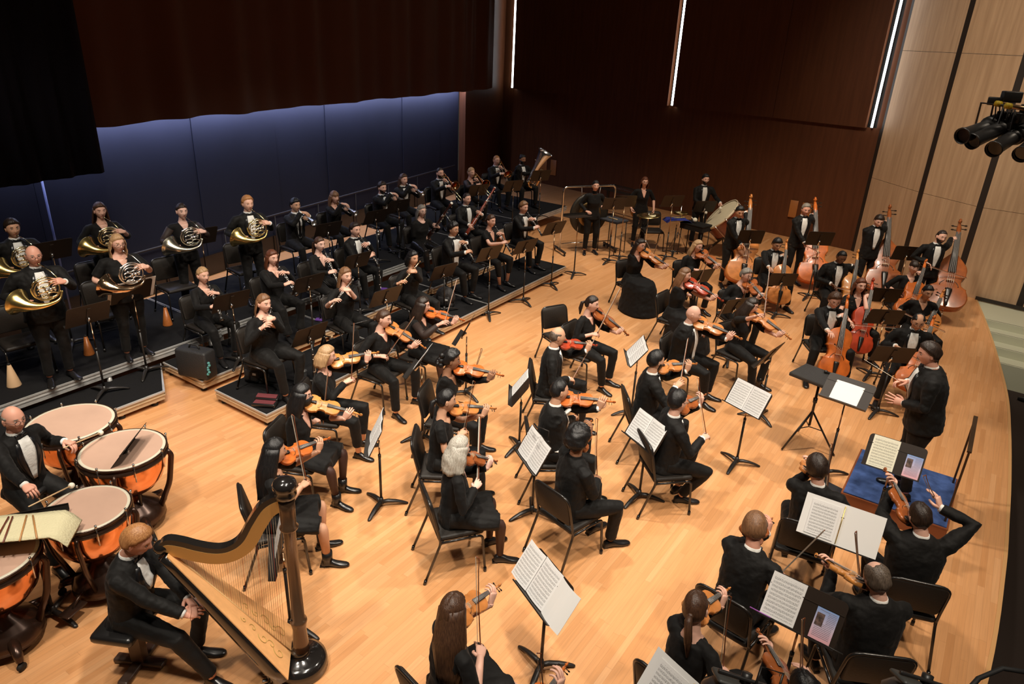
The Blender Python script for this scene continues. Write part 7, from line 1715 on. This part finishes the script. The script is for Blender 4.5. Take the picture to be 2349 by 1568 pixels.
for i in range(15):
    x = -.40 + .72 * i / 14; dz = -.10 * clampf((x - .24) / .08) ; rings.append([Vector((x + .004 * math.sin(7 * i), y, .012 + dz + .003 * math.sin(y * 60 + i))) for y in (-.17, -.1, -.03, .04, .1, .16)] + [Vector((x, y, .002 + dz)) for y in (.16, .1, .04, -.03, -.1, -.17)])
mb.loft(rings); ob = mb.build('towel', TOW); ob.matrix_world = tr; tag(ob, 'cream towel spread over the flat mallet stand at the far left', 'towel')
MALW = mat('mallet_wood', (.50, .24, .08), .4); MALD = mat('mallet_dark', (.16, .035, .015), .35); FELT = mat('white_felt', (.78, .74, .62), .9)
for (x, a, m_, lb) in ((-.33, 5, MALW, 'pale mallet stick on the cream towel, leftmost'), (-.27, 8, MALW, 'pale mallet stick on the towel, second from left'), (-.15, 4, MALD, 'dark red mallet stick on the towel, left of its pair'), (-.11, 10, MALD, 'dark red mallet stick on the towel, right of its pair'), (-.01, 12, MALW, 'orange mallet stick on the towel, left of the right pair'), (.06, 24, MALW, 'orange mallet stick on the towel, rightmost')):
    mb = MB(); mb.tube([(0, -.20, .022), (0, .12, .022)], .0065, 7); q = mb.build('mallet', m_); q.matrix_world = tr @ Matrix.Translation((x, 0, 0)) @ Matrix.Rotation(rad(a), 4, 'Z'); tag(q, lb, 'mallet', 'mallets on the cream towel')
def held_stick(W, T, side, tip_px, tip_z, label, rr, headr, m_=SPRUCE, hm_=FELT, name='mallet', back=.10):
    hand = W @ (T[side][0] + T[side][1] * .07 - T[side][2] * .014); tip = G(tip_px[0], tip_px[1], tip_z); d = (tip - hand).normalized()
    r = empty(name, hand); r.rotation_mode = 'QUATERNION'; r.rotation_quaternion = d.to_track_quat('Z', 'Y'); tag(r, label, 'mallet', 'drum mallets in use'); L = (tip - hand).length
    L = min(L, .42); mb = MB(); mb.tube([(0, 0, -back), (0, 0, L)], rr, 7); mb.build('stick', m_, r)
    mb = MB(); mb.lathe([(0, L - .018), (headr * .8, L - .016), (headr, L), (headr * .8, L + .016), (0, L + .018)], 14); mb.build('felt_head', hm_, r)
held_stick(WT_, TT_, 'L', (231, 992), .93, 'timpani mallet with white felt head over the middle drum', .006, .026)
held_stick(WT_, TT_, 'R', (164, 1113), .93, 'timpani mallet with white felt head over the nearest drum', .006, .026)
# ------------------------------------------------------------------ percussion
BRZ = mat('gong_bronze', (.20, .12, .045), .42, metal=.8, noise=(3, .3)); BRZD = mat('gong_dark', (.035, .03, .022), .5, metal=.5); CYM = mat('cymbal_brass', (.66, .47, .17), .25, metal=1.0)
ga = G(1283, 580); gb = G(1398, 572); gm = (ga + gb) / 2; gd = (gb - ga).normalized(); W_g = (gb - ga).length
r = empty('gong', (gm.x, gm.y, 0), math.atan2(gd.y, gd.x)); tag(r, 'large dark round gong hanging in a wheeled tubular frame', 'gong'); h_ = W_g / 2
mb = MB(); mb.tube(rpath([(-h_, 0, .08), (-h_, 0, 1.52), (h_, 0, 1.52), (h_, 0, .08)], .10), .022, 10); mb.tube([(-h_, 0, .22), (h_, 0, .22)], .014, 8); mb.build('frame', CHROME, r)
for s_ in (-1, 1):
    mb = MB(); mb.box((s_ * h_, 0, .085), (.05, .62, .045), bev=.008); mb.build('foot_bar', STANDBLK, r)
    for y in (-.28, .28): mb = MB(); mb.tube([(s_ * h_ - .012, y, .032), (s_ * h_ + .012, y, .032)], .032, 12); mb.build('caster', RUBBER, r)
X9 = Matrix.Translation((.03, .0, .88)) @ Matrix.Rotation(rad(90), 4, 'X')
mb = MB(); mb.lathe([(0, .02), (.30, .018), (.42, .008), (.475, -.002), (.48, -.035), (.472, -.035), (.465, 0.0), (.40, .0), (0, .010)], 40, 0, X9); mb.build('gong_disc', BRZD, r)
mb = MB(); mb.lathe([(0, .026), (.20, .0245), (.29, .0215), (.29, .018), (0, .018)], 36, 0, X9); mb.build('gong_centre', BRZ, r)
mb = MB(); [mb.tube([(.03 + s_ * .22, 0, 1.30), (.03 + s_ * .24, 0, 1.51)], .005, 6) for s_ in (-1, 1)]; mb.build('cord', SHIRT, r)
# keyboard percussion in a black frame
pk = G(1428, 512); r = empty('xylophone', (pk.x, pk.y, 0), rad(-15)); tag(r, 'long black-framed xylophone on wheels against the dark side wall', 'xylophone')
mb = MB(); mb.box((0, .28, .88), (1.25, .04, .06)); mb.box((0, -.28, .88), (1.4, .04, .06)); mb.box((-.66, 0, .88), (.05, .6, .08)); mb.box((.66, 0, .88), (.05, .5, .08)); [mb.box((s_ * .62, 0, .46), (.05, .07, .84)) for s_ in (-1, 1)]; [mb.box((s_ * .62, 0, .09), (.06, .62, .05)) for s_ in (-1, 1)]; mb.build('frame', STANDBLK, r)
for k in range(22): mb = MB(); x = -.6 + .057 * k; L_ = lerp(.36, .20, k / 21); mb.box((x, -.06, .925), (.046, L_, .018), bev=.004); mb.build('bar', mat('rosewood_dark', (.035, .016, .012), .25, spec=.6), r)
for s_ in (-1, 1):
    for y in (-.28, .28): mb = MB(); mb.tube([(s_ * .62 - .012, y, .035), (s_ * .62 + .012, y, .035)], .035, 12); mb.build('caster', mat('grey_rubber', (.12, .12, .11), .6), r)
def cymbal_on_stand(px, py, zc, rad_, label, base_px, tilt=(0, 0), two=False):
    p = G(px, py, zc); r = empty('cymbal_stand', (p.x, p.y, 0)); tag(r, label, 'cymbal')
    T_ = Matrix.Translation((0, 0, zc)) @ Matrix.Rotation(rad(tilt[0]), 4, 'X') @ Matrix.Rotation(rad(tilt[1]), 4, 'Y'); R_ = rad_
    for k in range(2 if two else 1):
        mb = MB(); mb.lathe([(0, .030), (R_ * .12, .028), (R_ * .2, .018), (R_ * .6, .010), (R_, 0), (R_, -.0025), (R_ * .6, .0075), (R_ * .2, .015), (0, .024)], 36, 0, T_ @ Matrix.Translation((0, 0, -.03 * k)) @ Matrix.Diagonal((1, 1, -1 if k else 1, 1))); mb.build('cymbal', CYM, r)
    mb = MB(); mb.tube([(0, 0, .30), (0, 0, zc + (.16 if two else .05))], .010, 8); mb.build('pole', CHROME, r)
    for k in range(3): a = rad(120 * k + 30); mb = MB(); mb.tube([(0, 0, .45), (.10 * math.cos(a), .10 * math.sin(a), .30), (.26 * math.cos(a), .26 * math.sin(a), .012)], .009, 6); mb.build('leg', CHROME, r)
cymbal_on_stand(1488, 494, 1.02, .265, 'wide suspended brass cymbal on a thin pole', None, (3, -3)); cymbal_on_stand(1562, 487, .92, .18, 'small pair of hi-hat cymbals behind the blue cloth', None, (0, 0), True)
pc = G(1466, 480, .80); mb = MB(); R_ = .25; mb.lathe([(0, .03), (.035, .028), (.05, .018), (.15, .010), (R_, 0), (R_, -.003), (.15, .0075), (.05, .015), (0, .024)], 36); ob = mb.build('cymbal', mat('cymbal_brown', (.30, .15, .05), .4, metal=.9)); ob.matrix_world = Matrix.Translation(pc) @ Vector((.75, -.55, .3)).normalized().to_track_quat('Z', 'Y').to_matrix().to_4x4(); tag(ob, 'brown bronze cymbal held down at her side by the auburn-haired percussionist', 'cymbal')
pb_ = G(1546, 503, 1.0); mb = MB(); rings = []
for i in range(9):
    x = -.30 + .6 * i / 8; dz = -.06 * (abs(x) / .3) ** 6; rings.append([Vector((x, y, .012 + dz + .004 * math.sin(i * 2 + y * 30))) for y in (-.18, -.06, .06, .18)] + [Vector((x, y, .004 + dz)) for y in (.18, .06, -.06, -.18)])
mb.loft(rings); ob = mb.build('towel', mat('royal_blue_cloth', (.02, .03, .24), .9, bump=(30, .3)))
st = [o for l, o in D_.items() if 'under a blue cloth' in l][0]; hz = [c for c in kids_of_fast(st) if c.name.startswith('desk')][0].matrix_local.translation.z; ob.matrix_world = Matrix.Translation((st.location.x, st.location.y, hz + .03)) @ Matrix.Rotation(rad(42), 4, 'Z'); tag(ob, 'royal blue cloth over a flat music stand in the percussion section', 'cloth')
for k, a in enumerate((25, 55)):
    mb = MB(); mb.tube([(-.14, 0, 0), (.12, 0, 0)], .006, 6); mb.ball((.12, 0, .004), .016, n=10, m=8); q = mb.build('mallet', mat('yellow_mallet', (.62, .45, .10), .5)); q.matrix_world = Matrix.Translation((st.location.x - .03 + .07 * k, st.location.y, hz + .065)) @ Matrix.Rotation(rad(a), 4, 'Z'); tag(q, ('yellow-tipped mallet lying on the royal blue cloth, left one', 'yellow-tipped mallet lying on the royal blue cloth, right one')[k], 'mallet')
pt2 = G(1597, 512, .78); r = empty('side_table', (pt2.x, pt2.y, 0), rad(-12)); tag(r, 'black cloth-covered side table left of the bass drum', 'table')
mb = MB(); mb.box((0, 0, .77), (.62, .40, .03), bev=.01); mb.box((0, 0, .70), (.60, .38, .12)); mb.build('top', BLACKKNIT, r)
for sx in (-1, 1):
    for sy in (-1, 1): mb = MB(); mb.tube([(sx * .27, sy * .16, .66), (sx * .28, sy * .17, 0)], .012, 6); mb.build('leg', STANDBLK, r)
mb = MB(); q = Vector((pt2.x - .04, pt2.y, .85)); mb.ball(q, .055, n=16, m=12); mb.tube([q + Vector((-.05, 0, .02)), q + Vector((-.09, 0, .05))], .012, 8); tag(mb.build('gourd_shaker', PAPERC), 'cream round gourd shaker on the black side table', 'shaker')
pt3 = G(1408, 500, .80); r = empty('side_table', (pt3.x, pt3.y, 0), rad(-12)); tag(r, 'small black table with a dark cloth behind the gong player', 'table')
mb = MB(); mb.box((0, 0, .76), (.55, .42, .05), bev=.01); mb.build('top', mat('slate_cloth', (.03, .032, .04), .9), r)
for sx in (-1, 1):
    for sy in (-1, 1): mb = MB(); mb.tube([(sx * .24, sy * .18, .74), (sx * .25, sy * .19, 0)], .012, 6); mb.build('leg', STANDBLK, r)
mb = MB(); mb.tube([(pt3.x - .12, pt3.y - .02, .80), (pt3.x + .14, pt3.y - .08, .80)], .011, 8); tag(mb.build('drumstick', SPRUCE), 'pale wooden beater lying on the dark cloth table', 'beater')
pd = G(1655, 492, .98); r = empty('bass_drum', (pd.x, pd.y, 0)); tag(r, 'big tilted bass drum with a cream head and brown shell', 'drum')
ax = Vector((-.62, -.38, .68)).normalized(); MX = Matrix.Translation((0, 0, .98)) @ ax.to_track_quat('Z', 'Y').to_matrix().to_4x4(); RD = .44
mb = MB(); mb.lathe([(RD, -.36), (RD, .0)], 40, 0, MX, caps=False); mb.build('shell', mat('mahogany_shell', (.16, .035, .015), .3, coat=.4), r)
mb = MB(); mb.lathe([(0, .004), (RD * .99, .0)], 40, 0, MX, caps=False); mb.build('drumhead', mat('calf_head', (.66, .58, .40), .6, noise=(3, .08)), r); mb = MB(); mb.lathe([(0, -.364), (RD * .99, -.36)], 40, 0, MX, caps=False); mb.build('drumhead', MATS['calf_head'], r)
for zz in (.0, -.36): mb = MB(); mb.lathe([(RD, zz - .025), (RD + .022, zz - .025), (RD + .022, zz + .02), (RD + .004, zz + .02), (RD, zz + .012)], 40, 0, MX, caps=False); mb.build('hoop', mat('hoop_cream', (.60, .50, .34), .4) if zz == 0 else STANDBLK, r)
for k in range(10): a = 2 * PI * k / 10; mb = MB(); mb.tube([(math.cos(a) * (RD + .03), math.sin(a) * (RD + .03), .03), (math.cos(a) * (RD + .03), math.sin(a) * (RD + .03), -.39)], .006, 6, 0, MX); mb.build('tension_rod', CHROME, r)
mb = MB()
for s_ in (-1, 1): mb.tube([(s_ * .28, -.25, .01), (-s_ * .1 + .15, .1, .62)], .014, 8); mb.tube([(s_ * .30, .32, .01), (.15 - s_ * .15, .05, .62)], .014, 8)
mb.tube([(-.28, -.25, .02), (.28, -.25, .02)], .012, 6); mb.build('cradle', STANDBLK, r)
held_stick(WB_, TB_, 'R', (1639, 507), 1.02, 'bass drum beater at the lower part of the drumhead', .008, .035); held_stick(WB_, TB_, 'L', (1650, 488), 1.12, 'bass drum beater at the upper part of the drumhead', .008, .035)
# ------------------------------------------------------------------ tray table with microphone, in front of the podium
pz = G(1850, 890, 1.02); bz = G(1845, 1022); c_ = Vector((bz.x, bz.y, 0)); r = empty('tray_table', c_, rad(-14)); tag(r, 'black perforated tray table on a tripod, left of the conductor', 'table')
PER = mat('speaker_grille', (.028, .026, .025), .5, bump=(260, .6)); mb = MB(); mb.box((-.01, -.02, .965), (.56, .42, .05), bev=.01); mb.build('tray', PER, r)
mb = MB(); mb.box((.0, .0, .93), (.30, .20, .03), bev=.01); mb.tube([(0, 0, .93), (0, 0, .30)], .016, 10); mb.tube([(0, 0, .62), (0, 0, .68)], .026, 10); mb.build('post', STANDBLK, r)
for k in range(3): a = rad(120 * k + 10); mb = MB(); mb.tube([(0, 0, .50), (.36 * math.cos(a), .36 * math.sin(a), .012)], .012, 8); mb.tube([(0, 0, .28), (.16 * math.cos(a), .16 * math.sin(a), .28)], .006, 6); mb.build('leg', STANDBLK, r)
mb = MB(); q = c_ + Vector((.12, .06, 1.010)); d = Vector((.9, -.35, 0)).normalized(); mb.tube([q - d * .09, q + d * .07], [.011, .015], 10); mb.ball(q - d * .10, (.022, .022, .022), n=12, m=8); tag(mb.build('microphone', STANDBLK), 'black handheld microphone lying on the tray table', 'microphone')
# black folded cloth by the podium
pf = G(1903, 1121, .02); mb = MB(); mb.box((0, 0, .02), (.26, .22, .035), 0, Matrix.Translation((pf.x, pf.y, 0)) @ Matrix.Rotation(rad(-15), 4, 'Z'), bev=.012); tag(mb.build('folded_cloth', mat('dark_slate_cloth', (.018, .018, .022), .9, bump=(40, .4))), 'folded black cloth on the floor beside the podium', 'cloth')
pf = G(1274, 1034, .60); mb = MB(); rings = [[Vector((x, y, .008 * math.sin(x * 40 + y * 20) + .004 * j)) for x, y in ((-.06, -.05), (.06, -.05), (.065, .05), (-.055, .05))] for j in range(3)]; mb.loft(rings); ob = mb.build('handkerchief', SHIRT); ob.matrix_world = Matrix.Translation(pf + Vector((0, 0, .02))) @ Matrix.Rotation(rad(20), 4, 'Z') @ Matrix.Rotation(rad(12), 4, 'X'); tag(ob, 'folded white handkerchief on the lap of the violinist with short black hair', 'handkerchief')
# ------------------------------------------------------------------ mutes, cases, cup, spare instruments on the risers
WOODM = mat('mute_wood', (.42, .13, .03), .35, noise=(30, .3, (8, 8, 1))); CARD = mat('mute_cardboard', (.62, .40, .22), .7)
def cone(px, py, z, h, r0, r1, m_, label, ring=False):
    p = G(px, py, z); r = empty('straight_mute', p); tag(r, label, 'mute', 'horn mutes on the riser'); mb = MB(); mb.lathe([(0, 0), (r0, 0), (r0 * .98, .01), (r1, h), (0, h)], 20); mb.build('cone', m_, r); mb = MB(); mb.lathe([(0, h), (r1 * .8, h), (r1 * .9, h + .02), (0, h + .025)], 14); mb.build('cork_top', RUBBER, r)
cone(385, 745, .4, .28, .07, .02, WOODM, 'striped wooden horn mute standing left of the blonde clarinettist'); cone(205, 812, .4, .26, .07, .02, WOODM, 'orange-brown wooden horn mute between the two front horn players'); cone(33, 884, .4, .28, .08, .02, CARD, 'pale cardboard horn mute at the far left edge'); cone(523, 690, .4, .12, .03, .015, WOODM, 'small wooden mute behind the stand of the blonde clarinettist')
p = G(867, 532, .9); mb = MB(); mb.tube([(0, 0, -.5), (0, 0, -.1)], .006, 6); mb.ball((0, 0, 0), .045, n=16, m=12); mb.lathe([(.04, -.02), (.055, -.05), (.02, -.10), (.02, -.14)], 16); ob = mb.build('cup_mute', SILVER); ob.location = p; tag(ob, 'shiny silver cup mute hung by the stand of the bearded trumpeter', 'mute')
p = G(455, 862, .2); r = empty('instrument_case', p, rad(18)); tag(r, 'upright black instrument case on the low riser with a teal plush strap toy', 'case')
mb = MB(); mb.box((0, 0, .21), (.48, .22, .40), bev=.03); mb.build('case_body', mat('case_nylon', (.018, .017, .017), .6, bump=(80, .3)), r); mb = MB(); mb.tube(rpath([(-.08, 0, .41), (-.06, 0, .46), (.06, 0, .46), (.08, 0, .41)], .03), .012, 8); mb.build('handle', RUBBER, r)
mb = MB(); mb.box((0, -.102, .30), (.30, .006, .01)); mb.box((0, -.102, .12), (.30, .006, .01)); mb.build('zip', mat('zip_grey', (.05, .05, .05), .4), r)
mb = MB(); [mb.ball((.25 + .012 * math.sin(k * 2), -.06 - .006 * k, .26 - .03 * k), .020, n=8, m=6) for k in range(6)]; mb.build('plush_tag', mat('teal_plush', (.08, .25, .24), .9), r)
p = G(608, 930, .2); r = empty('instrument_case', p, rad(30)); tag(r, 'open small black case lined in dark red at the corner of the low riser', 'case')
mb = MB(); mb.box((0, 0, .03), (.30, .13, .05), bev=.012); mb.box((0, .10, .055), (.30, .10, .03), 0, Matrix.Rotation(rad(12), 4, 'X'), bev=.01); mb.build('shell', LEATHER, r); mb = MB(); mb.box((0, 0, .055), (.26, .10, .006)); mb.box((0, .10, .078), (.26, .075, .006), 0, Matrix.Rotation(rad(12), 4, 'X')); mb.build('lining', mat('wine_velvet', (.12, .02, .025), .9), r)
p = G(698, 868, .2); r = empty('plastic_cup', p); tag(r, 'clear plastic cup of ice water with a straw beside the piccolo stand', 'cup')
CUPM = mat('clear_plastic', (.85, .85, .85), .08, trans=.9); mb = MB(); mb.lathe([(.030, .0), (.044, .12), (.046, .122), (.042, .12), (.029, .004), (0, .004)], 20, caps=False); mb.build('cup', CUPM, r); mb = MB(); mb.lathe([(0, .005), (.028, .005), (.038, .085), (0, .085)], 16); mb.build('ice_water', mat('ice', (.7, .72, .74), .2, trans=.6), r); mb = MB(); mb.tube([(0, 0, .01), (.02, 0, .20)], .004, 6); mb.build('straw', SHIRT, r)
for (px, py, z, s_, lb) in ((590, 872, .2, 1.0, 'dark brown backpack on the riser behind the piccolo player'), (1022, 702, .2, 1.05, 'black backpack with a pale tag right of the flutist with the bob')):
    p = G(px, py, z); r = empty('backpack', p, rad(20)); tag(r, lb, 'backpack', 'backpacks on the risers'); mb = MB(); mb.ball((0, 0, .17 * s_), (.17 * s_, .12 * s_, .18 * s_), n=20, m=14); mb.box((0, -.09, .12 * s_), (.22 * s_, .08, .18 * s_), bev=.035); mb.box((0, 0, .05), (.28 * s_, .20, .10), bev=.03); mb.build('bag', mat('bag_nylon', (.016, .014, .014), .65, bump=(25, .5)), r)
    mb = MB(); mb.tube([(-.05, 0, .33 * s_), (0, 0, .38 * s_), (.05, 0, .33 * s_)], .008, 6); mb.build('loop', RUBBER, r); mb = MB(); mb.box((.06, -.135, .16 * s_), (.05, .006, .03)); mb.build('patch', PAPER, r)
def spare(pr, px, py, z, mw, label, cat, peg=True):
    p = G(px, py, z); pr.place(Matrix.Translation(p) @ mw, label, cat, 'spare instruments on pegs')
UP = Matrix.Rotation(rad(-90), 4, 'X')
spare(CLARINET, 529, 795, .2, Matrix.Translation((0, 0, .66)) @ UP, 'clarinet standing upright on a peg right of the blonde clarinettist', 'clarinet')
spare(CLARINET, 725, 905, .2, Matrix.Translation((0, 0, .66)) @ UP, 'upright silver-keyed instrument on a peg beside the plastic cup', 'clarinet')
spare(CLARINET, 745, 792, .2, Matrix.Translation((0, 0, .66)) @ UP, 'silver-keyed clarinet upright on a peg left of the long-haired flutist', 'clarinet')
spare(CLARINET, 872, 694, .2, Matrix.Translation((0, 0, .66)) @ UP, 'silver-keyed clarinet upright on a peg at the feet of the tuxedoed clarinettist', 'clarinet')
spare(OBOE, 1175, 592, .2, Matrix.Translation((0, 0, .66)) @ UP, 'black english horn upright on a peg between the two right oboists', 'oboe')
spare(TRUMPET, 560, 650, .6, Matrix.Rotation(rad(-70), 4, 'X'), 'spare silver trumpet on a low peg behind the blonde clarinettist', 'trumpet')
mb = MB(); p = WC and G(844, 738, .80); mb.tube([p + Vector((-.10, -.22, 0)), p + Vector((.02, .30, .0))], .009, 8); tag(mb.build('piccolo', EBONY), 'dark piccolo lying across the lap of the long-haired flutist', 'piccolo')
for (px, py, lb) in ((733, 735, 'purple cloth on the riser beside a clarinet peg'), (880, 665, 'purple cloth near the foot of the tuxedoed clarinettist')):
    p = G(px, py, .2); mb = MB(); mb.box((0, 0, .02), (.13, .10, .035), 0, Matrix.Translation(p) @ Matrix.Rotation(.5, 4, 'Z'), bev=.015); tag(mb.build('swab_cloth', mat('purple_cloth', (.10, .03, .22), .9)), lb, 'cloth')
# feet of a listener in the dark beyond the stage edge
p = G(2310, 885, -.9); mb = MB(); q = Vector((p.x + .35, p.y - .6, -.86))
r = empty('person', (q.x, q.y, -.9)); tag(r, 'person beyond the stage edge, only black shoes and trouser legs showing', 'person')
for k in range(2):
    mb = MB(); mb.tube([(.12 * k, -.0, .07), (.12 * k + .28, .02, .16), (.12 * k + .62, .0, .38)], [.05, .06, .075], 12); mb.build('trouser_leg', BLACKCLOTH, r)
    mb = MB(); mb.tube([(.12 * k - .18, .05, .035), (.12 * k - .06, .02, .05), (.12 * k + .03, .0, .055)], [.028, .042, .045], 12); mb.build('shoe', LEATHER, r)
# small clip lamps on two stands
for key in ('with a clip lamp',):
    o = [o for l, o in D_.items() if key in l][0]; d = [x for x in kids_of_fast(o) if x.name.startswith('desk')][0]; r = empty('clip_lamp'); r.matrix_world = o.matrix_world @ d.matrix_local; tag(r, 'small black clip-on lamp on the stand beside the white-haired violinist', 'lamp')
    mb = MB(); mb.box((-.12, -.01, .17), (.04, .03, .03), bev=.006); mb.build('clip', STANDBLK, r); mb = MB(); mb.tube([(-.12, 0, .18), (-.10, .03, .27), (-.02, .10, .25)], .005, 6); mb.build('gooseneck', STANDBLK, r); mb = MB(); mb.box((.01, .12, .24), (.09, .02, .015), bev=.005); mb.build('lamp_head', STANDBLK, r)
for o in [o for o in bpy.data.objects if o.parent is None and o.type == 'EMPTY' and 'label' in o and o['category'] not in ('music stand', 'chair')]: nest(o)
# remove prototypes that were never placed
for pr in list(globals().values()):
    pass
for o in list(bpy.data.objects):
    if o.parent is None and o.type == 'EMPTY' and 'label' not in o and 'kind' not in o:
        for c in list(o.children_recursive): bpy.data.objects.remove(c)
        bpy.data.objects.remove(o)
